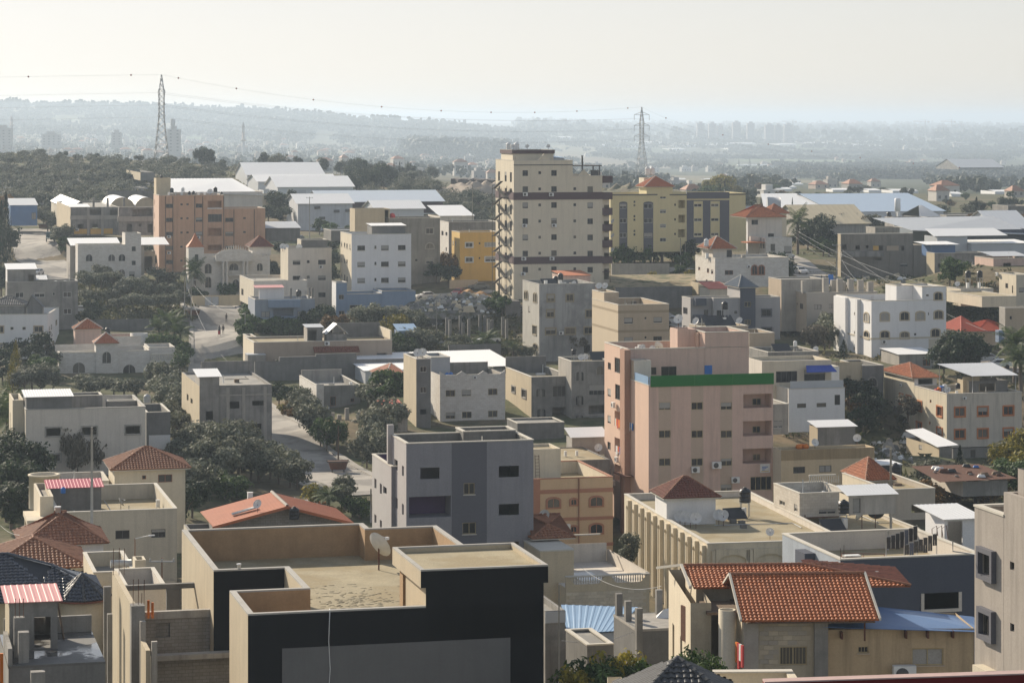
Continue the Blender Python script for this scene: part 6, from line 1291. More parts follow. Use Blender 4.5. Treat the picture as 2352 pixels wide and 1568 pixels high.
for x in(870,932,992,1485,1545,1605,1665):B.trim('door_band',B.a(x)-1.7,B.a(x)+1.7,-.1,-.003,.3 if x>1000 else B.z(1388,10),B.H-.2,purplebrown)
B.trim('vent_stack',B.a(1480,8)-.8,B.a(1480,8)+.8,8,9.5,B.H+1,B.z(1205,50,8),sheetg)
B,A=whse('white block workshop with a shallow sheet roof in front of the long warehouse',385,1298,735,885,20,1545,0,sheetw,wall=mat('chalk_wall',(.62,.63,.65),var=.1,stain=.3),rise=2.5)
for x,y in((562,1330),(740,1365),(847,1360),(607,1428)):B.trim('vent',B.a(x)-.8,B.a(x)+.8,-.3,-.003,B.z(y+12,10),B.z(y-12,10),framed)
B,A=whse('slant roofed workshop with an open white front beside the grey concrete block',1100,1345,690,1540,16,1440,0,sheetw,wall=shw,rise=2.0)
S('house','small cream outhouse left of the chalk white workshop',0,1,40,1215,770,xr=225,d=10,yb=1330,m=cream,par=.3,F=[(115,1255,160,1290)])
S('wall','dark plinth wall and sheds behind the white four storey house',0,1,690,1545,600,xr=1060,d=10,yb=1640,m=concrete_d,par=.2,cat='wall',roof=sheetg)
B=S('shed','low dark workshop with a pale slanted roof right of the salmon block',0,1,95,1525,615,xr=405,d=8,yb=1640,m=concrete_d,par=-1);B.mono(0,B.A,0,8,B.H+.1,B.H+1.3,sheetg)
S('wall','old boundary wall stepping down the scrub hill',0,0,1290,1010,880,xr=1420,xl=1160,yb=1085,m=concrete_d,lm=tanrender,par=-1,cat='wall')
S('wall','long dark retaining wall under the hill garden',0,0,1480,1062,870,xr=2055,d=1,yb=1125,m=concrete_d,par=-1,cat='wall')
S('wall','dark field wall above the salmon block',0,0,985,1180,720,xr=1410,d=1,yb=1265,m=concrete_d,par=-1,cat='wall')
B=GW=S('apartment_building','plain greyish white block with three satellite dishes on its left roof edge',1,1,295,330,522,xr=695,xl=225,yb=890,m=offwhite,lm=beige,par=.9,G=[([373,606],[459,603],70,43),([480],[452,593],25,26,'plain'),([606],[755],66,43)],fm=framed,roof=roofgrey,cope=copingg)
B.box(B.a(415,3),B.A-.3,3,8,B.H-.9,B.z(252,8,3),(concrete_d,beige),par=.2,name='stair_house',cope=copingm);ac(B,596,498,'on the greyish white block',s=1.4)
for x,b_ in((245,6),(278,3.5),(395,3),(400,1.5)):dish(B.W(B.a(x,b_),b_,B.H-.9),'on the greyish white block',160,2.0)
B=S('house','lower cream wing with a pink sheet canopy in front of the greyish white block',1,1,-20,632,512,xr=470,xl=-150,yb=870,m=offwhite,lm=beige,par=.5,L=[(-135,700,-115,760)],roof=roofgrey)
B=S('house','blue grey balcony house with a black water tank on top',1,1,-10,800,497,xr=540,d=9,yb=1050,m=mat('blue_grey_house',(.30,.335,.39),var=.08,stain=.2),par=.8,F=[(48,908,128,962,'shut'),(380,905,458,958,'shut'),(160,878,345,950,'deep')],fm=navygrey,roof=roofgrey)
B.trim('balcony',B.a(110),B.a(400),-.9,-.003,B.z(870,5),B.z(798,5),bluep);B.trim('balcony',B.a(160),B.a(358),-1.0,-.003,B.z(975,5),B.z(950,5),bluep);ac(B,88,992,'on the blue grey balcony house',s=1.5)
B.box(B.a(30,4),B.a(258,4),4,4.5,B.H-.8,B.z(685,5,4),white,par=-1,name='screen_wall');sheet(B.root,(B.a(-10,3.5),3.4,B.z(686,5,4)),(B.a(260,3.5),3.4,B.z(686,5,4)),(B.a(260,3.5),6,B.z(670,5,4)),(B.a(-10,3.5),6,B.z(670,5,4)),sheetpk,.4)
tank(B.W(B.a(392,2),2,B.H-.8),'on the blue grey balcony house',1.7,leg=1.2)
for x in(313,480,512):B.trim('pillar',B.a(x,1),B.a(x,1)+.35,1,1.35,B.H-.8,B.H+2,concrete)
B=WF=S('apartment_building','clean white four storey block with rows of dark framed windows',1,1,878,203,514,xr=1425,xl=776,yb=960,m=white,lm=cream,par=.9,t=.22,G=[([966,1184,1339],[326,476,624],70,44),([1097],[318,467,615],18,28,'plain')],L=[(782,268,791,310),(808,278,819,318),(830,285,841,328),(858,290,869,340),(782,412,791,455),(808,425,819,465),(830,432,841,472),(782,560,791,600),(808,570,819,625),(830,585,841,640)],fm=framed,sill=beige,roof=roofgrey,cope=copingm)
B.box(B.a(1065,3),B.a(1372,3),3,8,B.H-.9,B.z(122,8,3),concrete_d,par=-1,name='stair_house');B.mono(B.a(1065,3),B.a(1372,3),3,8,B.z(120,8,3),B.z(120,8,3)+.3,sheetw)
B=S('house','two storey blue house at the foot of the white four storey block',1,1,735,645,501,xr=836,xl=697,yb=1020,m=bluep,lm=white,par=.3,F=[(760,755,806,797),(762,903,812,947)],fm=framey,cope=copingm)
a1,a2=B.a(1156),B.a(1466);z1=B.z(748,5)
B.box(B.A,a1,.02,8,0,z1,bluep,front=B.fr([(862,850,965,893),(1043,848,1110,890)],a0=B.A),par=.8,name='main_wall',fm=framey,cope=copingm,roof=roofgrey);B.box(a1+.01,a2,-.02,9,0,B.z(720,15),bluep,par=.3,name='east_wing',roof=roofgrey,cope=copingg)
B.box(B.a(1320),a2+2,-3,-.05,0,B.z(885,20),bluep,par=.2,name='porch_wall',cope=copingm);B.mono(B.a(1160),B.a(1330),-3,-.1,B.z(960,18),B.z(905,18),terracotta_d)
B=S('unfinished_building','tall stained bare concrete block with a small stair tower behind the white block',1,1,1225,55,560,xr=1690,d=10,yb=720,m=mat('stained_concrete',(.27,.255,.225),var=.3,stain=.6,scale=.3),lm=tanrender,par=.5,F=[(1562,145,1628,195,'sur'),(1562,283,1630,330,'archsur'),(1562,422,1628,468,'sur'),(1460,425,1486,450)],fm=concrete_l,roof=roofgrey)
B.box(-7.2,.3,1,7,0,B.z(-35,0,1),(tanrender,tanrender),front=[(4.2,B.H-2.8,5.4,B.H-.9,'open'),(6.4,B.H-2.6,7.2,B.H+2,'open')],par=.3,name='stair_tower')
mb=MB();mb.lathe([(.05,0),(.55,.3),(.7,.8),(.5,1.3),(.05,1.5)],10);o=mb.build('beach_ball',redpl);o.location=B.W(B.a(1250,2),2,B.H-.4);tag(o,'bright red round drum on the stained bare concrete block','drum')
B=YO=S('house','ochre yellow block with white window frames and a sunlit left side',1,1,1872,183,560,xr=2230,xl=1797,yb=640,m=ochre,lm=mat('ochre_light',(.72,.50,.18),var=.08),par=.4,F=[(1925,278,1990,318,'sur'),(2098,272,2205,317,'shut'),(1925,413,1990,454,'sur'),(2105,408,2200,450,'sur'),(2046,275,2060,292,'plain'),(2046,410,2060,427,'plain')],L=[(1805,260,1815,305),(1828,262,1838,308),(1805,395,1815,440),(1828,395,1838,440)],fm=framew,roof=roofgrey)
S('house','pale stone flank house behind the ochre yellow block',1,1,1770,90,590,xr=2230,xl=1690,yb=560,m=concrete,lm=stone_w,par=.6,L=[(1703,170,1722,210),(1740,180,1758,213),(1742,320,1752,355)],roof=roofgrey)
B=S('shed','flat white roofed hall behind the ochre block',1,1,1690,35,640,xr=2000,d=14,yb=110,m=offwhite,par=-1);B.mono(0,B.A,0,14,B.H+.1,B.H+2.2,sheetw)
B=TW=Bld('apartment_tower','tall cream apartment tower with purple brown bands and corner balconies','building',0,2,17,902,512,yb=2180);H=B.H;A=B.a(830);At=B.a(557);D=B.b(-150);zs=B.z(1043,At)
rows=[1017,1165,1312,1459,1607,1755,1903]
fr=B.gr([122,386],rows,50,52)+B.gr([255],[1013,1162,1309,1457,1605,1752,1898],25,26,'plain')
fr2=B.gr([718],rows[1:],50,52,a0=At)+B.gr([577],[1160,1307,1455,1602,1749,1895],25,26,'plain',a0=At)
lv=[(s,H-4.2-3.15*i,s+1.6,H-2.3-3.15*i,'dark') for i in range(9) for s in(D-3.2,D-7.5,D-13)]
B.prism([(0,0),(At,0),(At,D),(0,D)],0,H,[creamtower,creamtower,creamtower,cream],{0:fr,3:lv},par=.9,roof=roofgrey,fm=framed,cope=copingm)
B.box(At+.002,A,0,D,0,zs,creamtower,front=fr2,par=.9,roof=roofgrey,fm=framed,name='east_wall',cope=copingm)
B.box(A+.01,B.a(905),.9,D-2,0,zs-4.6,creamtower,par=-1,name='corner_wall',front=[(.6,.5+3.1*i,1.9,2.6+3.1*i,'open') for i in range(8)])
for y0,y1 in((1260,1193),(1848,1782)):B.trim('band',-.06,B.a(830)+.02,-.09,.01,B.z(y0,8),B.z(y1,8),purplebrown);B.trim('band',-.09,.01,.01,D,B.z(y0,0),B.z(y1,0),purplebrown)
B.trim('cornice',-.05,At+.05,-.08,.01,B.z(946,4),B.z(938,4),framed)
for y0,y1 in((1107,1043),(1258,1194),(1402,1337),(1548,1486),(1697,1632),(1846,1782)):B.trim('balcony',A+.03,B.a(922),-.12,2.5,B.z(y0,A),B.z(y1,A),purplebrown)
B.trim('balcony',A+.05,B.a(905),.2,2.5,B.z(1925,A),B.z(1920,A),purplebrown)
pb0,pb1=-.05,B.a(382,2.5);B.box(.4,pb1,2.5,D-3,H-.9,B.z(838,4,2.5),creamtower,par=-1,name='penthouse',roof=roofgrey);B.box(.2,pb1+.2,2.3,D-2.8,B.z(838,4,2.5),B.z(806,4,2.5),purplebrown,par=.2,name='roof_fascia',roof=roofgrey,cope=copingg)
B.box(pb1+.1,B.a(480,3),3,9,H-.9,B.z(880,6,3),sheetg,par=-1,name='roof_room');B.mono(pb1+.1,B.a(480,3),3,9,B.z(875,6,3),B.z(865,6,3),sheetb2)
def gable(a0,a1,z,h,b=0):
 mb=MB();am=(a0+a1)/2;mb.poly([(a0,b,z),(a1,b,z),(am,b,z+h)]);mb.poly([(a1,b+.25,z),(a0,b+.25,z),(am,b+.25,z+h)]);mb.quad((a0,b+.25,z),(a0,b,z),(am,b,z+h),(am,b+.25,z+h));mb.quad((am,b+.25,z+h),(am,b,z+h),(a1,b,z),(a1,b+.25,z));mb.build('gable',cream,B.root)
gable(B.a(237),B.a(352),H+.09,B.z(842,5)-H);gable(B.a(608),B.a(712),zs+.09,B.z(985,14)-zs)
B.trim('pergola',At+.4,A+.3,1.5,9,B.z(945,14,1.5)-.2,B.z(945,14,1.5),framed)
for a in(At+4.5,A-.2):B.trim('pergola_post',a,a+.2,1.6,1.8,zs-.8,B.z(945,14,1.5)-.2,framed)
B.trim('railing',At+4,A-.4,1.3,1.36,zs,zs+1.1,framed);B.trim('side_wall',At+.03,At+.25,.5,8,zs,H-2.3,creamtower)
mb=MB();mb.tube([(B.a(645,1),1,zs-.5),(B.a(645,1),1,B.z(860,12,1))],.16,6);mb.lathe([(.2,B.z(860,12,1)),(.25,B.z(855,12,1))],8,c=(B.a(645,1),1,0));mb.build('flue',framed,B.root)
for x,b_ in((-30,7),(42,6)):tank(B.W(B.a(x,b_),b_,B.z(806,4,2.5)),'on top of the cream tower',(1.8,1.8,2.1),m=plastw,desc='tall white water cylinder')
for x in(12,140,335):dish(B.W(B.a(x,4),4,B.z(806,4,2.5)),'on top of the cream tower',160,1.1)
for x,y in((118,1210),(357,1213),(112,1498),(383,1496),(104,1801),(363,1800),(98,1940)):ac(B,x,y,'on the cream tower front',s=1.7)
for x,y in((930,1458),(930,1590),(930,1720)):bb=0;dish(B.W(B.a(x),.2,B.z(y+40,A)),'on the corner balconies of the cream tower',120,1.6)
fe=empty('fire_escape','dark steel fire escape climbing the left side of the cream tower','fire escape',B.W(0,0,0),B.yaw);mb=MB();L0=D*.30;L1=D*.72
for b in(L0,L1):
 for a in(-.3,-1.7):mb.box(a-.05,a+.05,b-.05,b+.05,0,H-5)
mb.build('post',framed,fe)
for i in range(11):
 z=1+i*3.1
 if z>H-6:break
 mb=MB();mb.box(-1.7,-.1,L0-.6,L0,z,z+.08);mb.build('landing',framed,fe);mb=MB();mb.box(-1.7,-.1,L1,L1+.6,z+1.55,z+1.63);mb.build('landing',framed,fe)
 mb=MB();mb.hexa([(-.9,L0,z),(-.3,L0,z),(-.3,L1,z+1.55),(-.9,L1,z+1.55)],[(-.9,L0,z+.1),(-.3,L0,z+.1),(-.3,L1,z+1.65),(-.9,L1,z+1.65)]);mb.hexa([(-1.65,L0,z+3.1),(-1.05,L0,z+3.1),(-1.05,L1,z+1.55),(-1.65,L1,z+1.55)],[(-1.65,L0,z+3.2),(-1.05,L0,z+3.2),(-1.05,L1,z+1.65),(-1.65,L1,z+1.65)])
 for s_ in range(7):t=s_/6;b=L0+(L1-L0)*t;mb.box(-.92,-.88,b-.03,b+.03,z+1.55*t,z+1.55*t+1.05)
 mb.build('stair_flight',framed,fe)
B=YB=Bld('apartment_building','wide yellow apartment block with dark grey arched stripes and roof tanks','building',0,2,905,1212,580,yb=1745);H=B.H;A=B.a(2145);D=14;dg=mat('stripe_grey',(.115,.115,.135),var=.06)
rows=[1320,1453,1587]
fr=B.gr([1020],rows,62,42)+B.gr([1250],rows,76,42)+B.gr([1387],[1233,1367,1500,1628],56,34)+B.gr([1125],[1280,1312,1412,1444,1548,1580],18,20,'plain')+B.gr([1498],[1307,1442,1575],16,20,'plain')+B.fr([(1528,1265,1591,1337,'deep'),(1528,1400,1591,1470,'deep'),(1526,1533,1590,1605,'deep')])+B.gr([1707,1863],[1312,1445,1580],70,27)
B.box(0,A,0,D,0,H,yellowp,front=fr,par=.6,roof=roofgrey,fm=framew,cope=yellowp)
def stripe(x0,x1,y0,y1,m,holes,arch,out):
 """painted render stripe proud of the wall with the window openings left free"""
 a0,a1=B.a(x0),B.a(x1);z1,z0=B.z(y0,a0),B.z(y1,a0);mb=MB();hs=sorted(holes,key=lambda h:h[1]);zc=z0
 for h in hs:
  if h[1]>zc:mb.box(a0,a1,-out,-.003,zc,h[1])
  mb.box(a0,max(a0+.02,h[0]),-out,-.003,h[1]+.001,h[3]-.001);mb.box(min(a1-.02,h[2]),a1,-out,-.003,h[1]+.001,h[3]-.001);zc=h[3]
 r=(a1-a0)/2
 if arch:
  mb.box(a0,a1,-out,-.003,zc,z1-r*.35);n=8
  for i in range(n):t0,t1=math.pi*i/n,math.pi*(i+1)/n;x0_,x1_=a0+r-r*math.cos(t0),a0+r-r*math.cos(t1);mb.hexa([(x0_,-out,z1-r*.35),(x1_,-out,z1-r*.35),(x1_,-.003,z1-r*.35),(x0_,-.003,z1-r*.35)],[(x0_,-out,z1-r*.35+r*.35*math.sin(t0)+.01),(x1_,-out,z1-r*.35+r*.35*math.sin(t1)+.01),(x1_,-.003,z1-r*.35+r*.35*math.sin(t1)+.01),(x0_,-.003,z1-r*.35+r*.35*math.sin(t0)+.01)])
 else:mb.box(a0,a1,-out,-.003,zc,z1)
 mb.build('painted_stripe',m,B.root)
stripe(985,1058,1278,1745,dg,B.gr([1020],rows,62,42),True,.06);stripe(1207,1296,1278,1745,dg,B.gr([1250],rows,76,42),True,.06)
for x0,x1 in((1605,1668),(1753,1822),(1908,1995)):stripe(x0,x1,1265,1662,dg,[],False,.06)
stripe(1605,1995,1193,1252,dg,[],False,.14);stripe(1669,1752,1266,1274,dg,[],False,.058);stripe(1823,1907,1266,1274,dg,[],False,.058);stripe(1669,1752,1604,1661,dg,[],False,.058);stripe(1823,1907,1604,1661,dg,[],False,.058)
B.trim('cornice',0,B.a(1335),-.12,-.003,H-.25,H+.02,framed);B.trim('cornice',B.a(1447),A+.05,-.12,-.003,H-.3,H-.05,framed)
ms_,me_=B.a(1310),B.a(1475);B.box(B.a(1225,1),me_,-.05,6,H-.6,B.z(1142,9),yellowp,par=-1,name='stair_house');B.hip(ms_-2.0,me_,-.05,6,B.z(1140,9),2.3,sheetor,ov=.5,cap=copingm);B.box(B.a(1213,7),B.a(1310,7),7,11,H-.6,B.z(1060,8,7),cream,par=-1,name='tank_plinth')
for x in(1245,1290):tank(B.W(B.a(x,9),9,B.z(1060,8,7)),'above the orange cap of the yellow block',(1.9,1.9,2.6),leg=.4,m=plastw,desc='tall white water cylinder')
mb=MB();B.box(0,B.a(1340),-.3,-.07,0,B.z(1682,3),white,par=-1,name='plinth') if False else None
B=GC=S('apartment_building','patchy grey concrete block with arched side windows and black roof tanks',1,2,250,660,466,xr=765,xl=97,yb=1370,m=mat('patchy_concrete',(.30,.30,.295),var=.3,stain=.5,scale=.35,blot=(.38,.38,.375)),lm=mat('patchy_side',(.46,.44,.39),var=.2,stain=.4),par=.7,F=[(325,755,387,815,'sur'),(500,755,560,812,'sur'),(320,893,385,958,'sur'),(680,895,738,960,'sur'),(310,1062,400,1118,'sur'),(490,1060,580,1115,'sur'),(665,1052,740,1112,'sur'),(660,1215,720,1300,'open')],L=[(115,722,130,795,'arch'),(132,722,147,795,'arch'),(198,740,213,820,'arch'),(215,742,229,822,'arch'),(190,1040,226,1118,'sur'),(150,860,168,920),(195,1205,240,1250,'arch')],fm=mat('tan_frame',(.34,.29,.2),var=.1),roof=roofscreed,cope=copingg)
H=B.H;zr=H-.7;ac(B,448,1105,'on the patchy concrete block',s=1.5)
for x,b_ in((402,5),(446,4)):tank(B.W(B.a(x,b_),b_,zr),'on the patchy concrete block',1.7,leg=1.2 if x>410 else .6)
for x in(310,443):boiler(B.W(B.a(x,1.5),1.5,zr),'on the patchy concrete block',1.7)
solar(B.W(B.a(345,3),3,zr),'on the patchy concrete block',1.6);dish(B.W(B.a(570,2),2,zr),'on the patchy concrete block',160,1.4)
B=S('house','salmon roof hut with a red lid tucked between the patchy block and the tower',1,2,470,580,492,xr=720,d=8,yb=800,m=pinkp,par=-1,F=[(690,630,715,660)]);B.mono(0,B.A,0,8,B.H+.05,B.H+.5,sheetor)
S('house','orange brown annexe right of the patchy concrete block',1,2,650,680,478,xr=790,d=6,yb=900,m=orangep,par=.4,F=[(680,735,735,800,'shut')])
B=BG=S('apartment_building','smooth beige block with two brownish bands and an empty walled roof',1,2,975,850,432,xr=1442,xl=735,yb=1400,m=tanp,lm=mat('tan_side',(.56,.46,.33),var=.05),par=1.1,F=[(1030,965,1110,1018),(1300,960,1378,1010),(1030,1145,1110,1192),(1298,1137,1377,1187),(1218,960,1235,980,'plain'),(1218,1137,1235,1157,'plain')],fm=framed,sill=copingm,cope=copingm,roof=roofscreed)
for y0,y1 in((924,902),(1102,1080)):B.band('band',B.z(y0,0),B.z(y1,0),mat('tan_band',(.36,.285,.19),var=.06),B.A,B.D,.02)
b0=B.b(846);b1=B.D-.01;B.box(.01,B.a(981,b0),b0,b1,B.H-.5,B.z(738,0,b0),(tanp,mat('tan_side',(1,1,1))),par=.2,name='stair_house',front=[(3.2,B.H-1,5.2,B.H+2,'dark')],cope=copingm,roof=roofscreed)
for x in(800,855):dish(B.W(B.a(x,b0+3),b0+3,B.z(738,0,b0)),'on the smooth beige block',160,1.9)
B=DG=S('apartment_building','pale grey house with dark balconies and a slate pyramid roofed stair tower',1,2,1640,790,458,xr=2351+112,xl=1560,yb=1180,m=mat('pale_grey_house',(.36,.35,.355),var=.06,stain=.15),lm=lit,par=.8,F=[(1880,897,1940,960,'sur'),(2042,902,2070,928),(2295,890,2380,950,'sur'),(2298,1058,2380,1110,'sur'),(1762,892,1802,950)],L=[(1572,872,1612,932),(1572,1040,1612,1085)],fm=slated,cope=copingm,roof=roofgrey)
H=B.H
for y0,y1 in((850,782),(1012,938)):B.trim('balcony',B.a(1665),B.a(1765),-1.3,-.003,B.z(y0,2),B.z(y1,2),navygrey)
B.box(B.a(1830),B.a(2090),-1.2,-.01,0,H+.05,mat('pale_grey_house',(1,1,1)),front=B.fr([(1880,897,1940,960,'dark'),(2042,902,2070,928)],b=-1.2,a0=B.a(1830)),par=.5,name='bay_wall',cope=copingm)
ta,tb=B.a(2095,-1.5),B.a(2236,-1.5);tz=B.z(690,ta,-1.5);B.box(ta,tb,-1.5,5.5,0,tz,(navygrey,lit),front=B.fr([(2135,820,2195,865),(2135,985,2195,1030)],b=-1.5,a0=ta),par=-1,name='stair_tower',fm=framey);B.hip(ta,tb,-1.5,5.5,tz+.1,1.9,mat('slate_roof',(.13,.16,.2),var=.15),ov=.45,cap=copingg)
B=S('house','small red lidded roof room behind the pale grey house',1,2,1815,700,490,xr=1990,d=6,yb=860,m=beige,par=-1);B.mono(0,B.A,0,6,B.H,B.H+.9,sheetrd)
B=S('house','low tan rooftop with black solar collectors behind the pink block',1,2,1735,1050,415,xr=2170,d=6,yb=1260,m=tanp,par=.2,roof=roofscreed)
for x in(1850,1900,1945):solar(B.W(B.a(x,2),2,B.H-.2),'on the low tan rooftop',1.9)
tank(B.W(B.a(1955,3),3,B.H-.2),'on the low tan rooftop',1.75,leg=2.6);boiler(B.W(B.a(1950,2.5),2.5,B.H),'on the low tan rooftop',1.6);dish(B.W(B.a(2090,2),2,B.H-.2),'on the low tan rooftop',160,1.8)
S('house','tan house corner with a curved parapet right behind the pink block',1,2,2178,1110,408,xr=2351+60,d=8,yb=1400,m=tanp,lm=cream,par=.7,F=[(2230,1235,2330,1300)],roof=roofscreed)
B=SH=S('house','white stone house with round arched porch windows and a little orange pavilion roof',1,2,1865,422,508,xr=2351+190,xl=1684,yb=690,m=stone_w,lm=stone_w,par=.4,F=[(1955,530,2032,573),(2205,487,2250,567,'arch'),(2268,487,2312,567,'arch'),(1908,640,1960,668)],L=[(1710,500,1728,530),(1790,513,1810,555),(1828,523,1848,565),(1780,615,1795,650)],fm=framebr,cope=copingm,roof=roofgrey)
b0=4;B.box(B.a(1845,b0),B.a(2022,b0),b0,b0+7,B.H-.4,B.z(332,3,b0),offwhite,front=[(2.8,B.H,5,B.z(345,3,b0),'plain')],par=-1,name='pavilion_wall');B.hip(B.a(1845,b0),B.a(2022,b0),b0,b0+7,B.z(330,3,b0),2.3,terracotta,ov=.8,cap=copingm)
tank(B.W(B.a(1785,5),5,B.H-.4),'beside the little orange pavilion roof',(1.6,1.6,2.0),leg=2.2,m=plastw);boiler(B.W(B.a(1790,4),4,B.H-.4),'beside the little orange pavilion roof',1.6);ac(B,2172,495,'beside the arched porch windows',s=1.4)
S('wall','long tan retaining wall below the yellow block garden',1,2,915,470,562,xr=1445,d=1,yb=600,m=concrete_l,par=-1,cat='wall',yaw=4)
S('wall','dark concrete retaining wall holding up the weedy mound',1,2,950,690,500,xr=1655,d=1,yb=920,m=concrete_d,lm=tanrender,par=-1,cat='wall')
S('wall','sunlit stepped wall below the white stone house',1,2,1800,660,498,xr=2010,xl=1640,yb=770,m=concrete,lm=tanrender,par=-1,cat='wall')
B=CC=S('unfinished_building','grey tan house sprouting bare concrete columns from its roof',1,3,355,738,472,xr=1005,xl=258,yb=1110,m=mat('warm_grey',(.40,.37,.33),var=.06),lm=tanp,par=.15,F=[(425,845,490,890,'shut'),(560,840,616,880,'shut')],L=[(292,835,322,885),(262,828,270,850)],roof=roofscreed)
b0=B.b(258);B.box(-2.8,B.a(510,b0),b0-.01,b0+7,0,B.z(615,0,b0),(concrete_l,tanp),par=.2,name='rear_wall',cope=copingm)
for x,yt,bb in((340,625,1),(535,600,.4),(608,620,3),(665,610,.4),(695,635,3),(765,612,.4),(855,620,.4),(945,635,.4)):B.trim('column',B.a(x,bb)-.5,B.a(x,bb)+.5,bb,bb+.8,B.H-.14,B.z(yt,B.a(x,bb),bb),concrete_l)
B.trim('blue_board',B.a(555,b0-.4),B.a(600,b0-.4),b0-.4,b0-.3,B.H+1.2,B.H+2.9,bluepl)
S('house','slim grey tan house left of the column roofed house',1,3,110,770,478,xr=170,xl=75,yb=1050,m=tanp,par=.3)
B=WA=S('apartment_building','bright white block with arched beige framed windows and an open roof stair',1,3,950,815,442,xr=1636,xl=622,yb=1400,m=white,lm=mat('bright_white',(.84,.83,.82),var=.04),par=.9,t=.22,F=[(1036,920,1108,992,'archsegshut'),(1218,915,1290,985,'archseg'),(1362,912,1434,985,'archsegshut'),(1530,903,1598,972,'archseg'),(1036,1090,1108,1158,'archseg'),(1218,1098,1290,1155,'archseg'),(1502,1072,1572,1138,'archseg'),(1342,1108,1362,1128,'plain'),(1470,918,1480,942,'plain'),(1030,1250,1090,1310)],L=[(885,922,928,1000,'archsegshut'),(885,1090,928,1155,'archseg'),(655,897,697,975,'archsegshut'),(655,1067,697,1127,'archseg'),(790,915,802,942),(823,918,835,945),(790,1088,802,1115),(823,1090,835,1120),(785,1235,798,1265),(820,1240,832,1270),(655,1205,700,1280,'arch')],fm=mat('beige_frame',(.50,.42,.30),var=.05),cope=copingm,roof=roofgrey)
H=B.H;sa=B.a(1415);B.box(sa,B.A-.01,-.03,8,H-.3,B.z(683,sa),white,front=B.fr([(1530,735,1595,800,'archseg'),(1450,752,1478,768)],b=-.03,a0=sa),par=.2,name='stair_house',cope=cream,fm=mat('beige_frame',(1,1,1)));B.box(B.a(1180,4),sa-.02,4,9,H-.9,B.z(672,8,4),(white,white),front=[(4.2,H-.5,6.2,H+2.6,'open')],par=.2,name='roof_room',cope=cream)
B.band('string_course',B.z(1165,0),B.z(1150,0),beige,B.A,B.D,.08);ac(B,1062,1185,'on the bright white arched block',s=1.5)
B.trim('pilaster',-.6,-.003,B.b(850),B.b(830),0,H,white);B.trim('pilaster',-.5,-.003,B.b(735),B.b(628),0,H-.1,mat('bright_white',(1,1,1)))
B.trim('tan_patch',B.a(1475),B.A-.02,-.02,-.003,.5,B.z(1150,20),beige)
B=DB=S('unfinished_building','long brown grey half built house with black window gaps up the slope',1,3,668,200,556,xr=1332,xl=640,yb=640,m=mat('brown_grey',(.26,.235,.20),var=.25,stain=.5,scale=.3),lm=tanrender,par=.8,F=[(680,295,722,340,'open'),(803,300,845,342,'open'),(900,302,923,330,'open'),(1020,305,1057,350,'open'),(1215,463,1282,494),(1222,305,1250,350,'open'),(980,418,1045,440,'open')],roof=roofgrey)
B.trim('floor_slab',-.1,B.a(1050),-.9,-.003,B.z(405,5),B.z(355,5),concrete);B.trim('ochre_patch',B.a(965),B.a(1015),-.04,-.003,B.z(345,10),B.z(305,10),ochre);B.trim('ochre_patch',B.a(1090),B.a(1200),-.04,-.003,B.z(350,12),B.z(305,12),tanp)
B.box(B.A+.02,B.a(1452),-.3,8,0,B.z(300,B.A),mat('brown_grey',(1,1,1)),par=.3,name='east_wing',front=[(2,B.H-4.6,3.2,B.H-3.4,'open')])
B=S('house','blue grey flat block with one white window high on the right slope',1,3,1160,50,640,xr=1492,xl=1072,yb=230,m=mat('blue_block',(.20,.24,.30),var=.06),lm=concrete_l,par=.3,F=[(1205,105,1243,155)],fm=framew,roof=roofgrey);tank(B.W(1,6,B.H),'on the blue grey flat block',1.8);boiler(B.W(2.6,4,B.H),'on the blue grey flat block',1.8)
S('house','lower blue grey block with a pale terrace on the right slope',1,3,1330,150,615,xr=1745,d=8,yb=330,m=mat('blue_block2',(.26,.30,.34),var=.06),par=.4,roof=roofscreed)
S('wall','pale terrace wall on the right slope',1,3,985,140,625,xr=1240,d=6,yb=230,m=concrete_l,par=.7,roof=roofscreed,cat='wall')
B=S('house','white canopied house terrace with washing on the right slope',1,3,1530,375,545,xr=2005,xl=1455,yb=640,m=concrete,lm=tanrender,par=.8,F=[(1560,465,1600,512,'open'),(1645,440,1760,520,'deep'),(1480,560,1520,620,'open')],roof=roofgrey);H=B.H
B.box(.5,B.a(1720,3),3,8,H-.8,B.z(300,3,3),sheetb,par=-1,name='roof_room');B.mono(-1,B.a(1720,3),1.5,8,B.z(290,3,3),B.z(275,3,3),sheetw)
B=S('house','rosy plaster house with a black gap and flat lid at the right edge',1,3,2070,425,520,xr=2420,d=9,yb=680,m=pinkp,par=.3,F=[(2160,463,2232,507,'open')]);B.mono(1,8,2,8,B.H+.4,B.H+1.0,sheetg)
S('house','dusky rose lower house left of the rosy plaster house',1,3,1895,500,530,xr=2075,d=6,yb=670,m=pinkp,par=.3)
B=S('apartment_building','cream block with a sunlit side at the right picture edge',1,3,2280,575,470,xr=2420,xl=2122,yb=860,m=beige,lm=cream,par=.5,F=[(2305,690,2351,732)],L=[(2180,650,2205,695),(2240,670,2250,740)]);ac(B,2118,565,'on the cream edge block','l',s=1.5)
B=S('house','cream flat roofed house carrying two black tanks',1,3,1770,705,470,xr=2070,xl=1640,yb=860,m=offwhite,lm=cream,par=.3,roof=roofscreed)
for x in(1838,1945):tank(B.W(B.a(x,3),3,B.H-.2),'on the cream flat roofed house',1.75,leg=2.0);boiler(B.W(B.a(x-4,2),2,B.H-.1),'on the cream flat roofed house',1.5)
dish(B.W(B.a(1740,2),2,B.H),'on the cream flat roofed house',160,1.6)
S('wall','cream terrace wall below the two black tanks',1,3,1965,775,455,xr=2280,xl=1640,yb=870,m=cream,lm=cream,par=.1,cat='wall',roof=roofscreed)
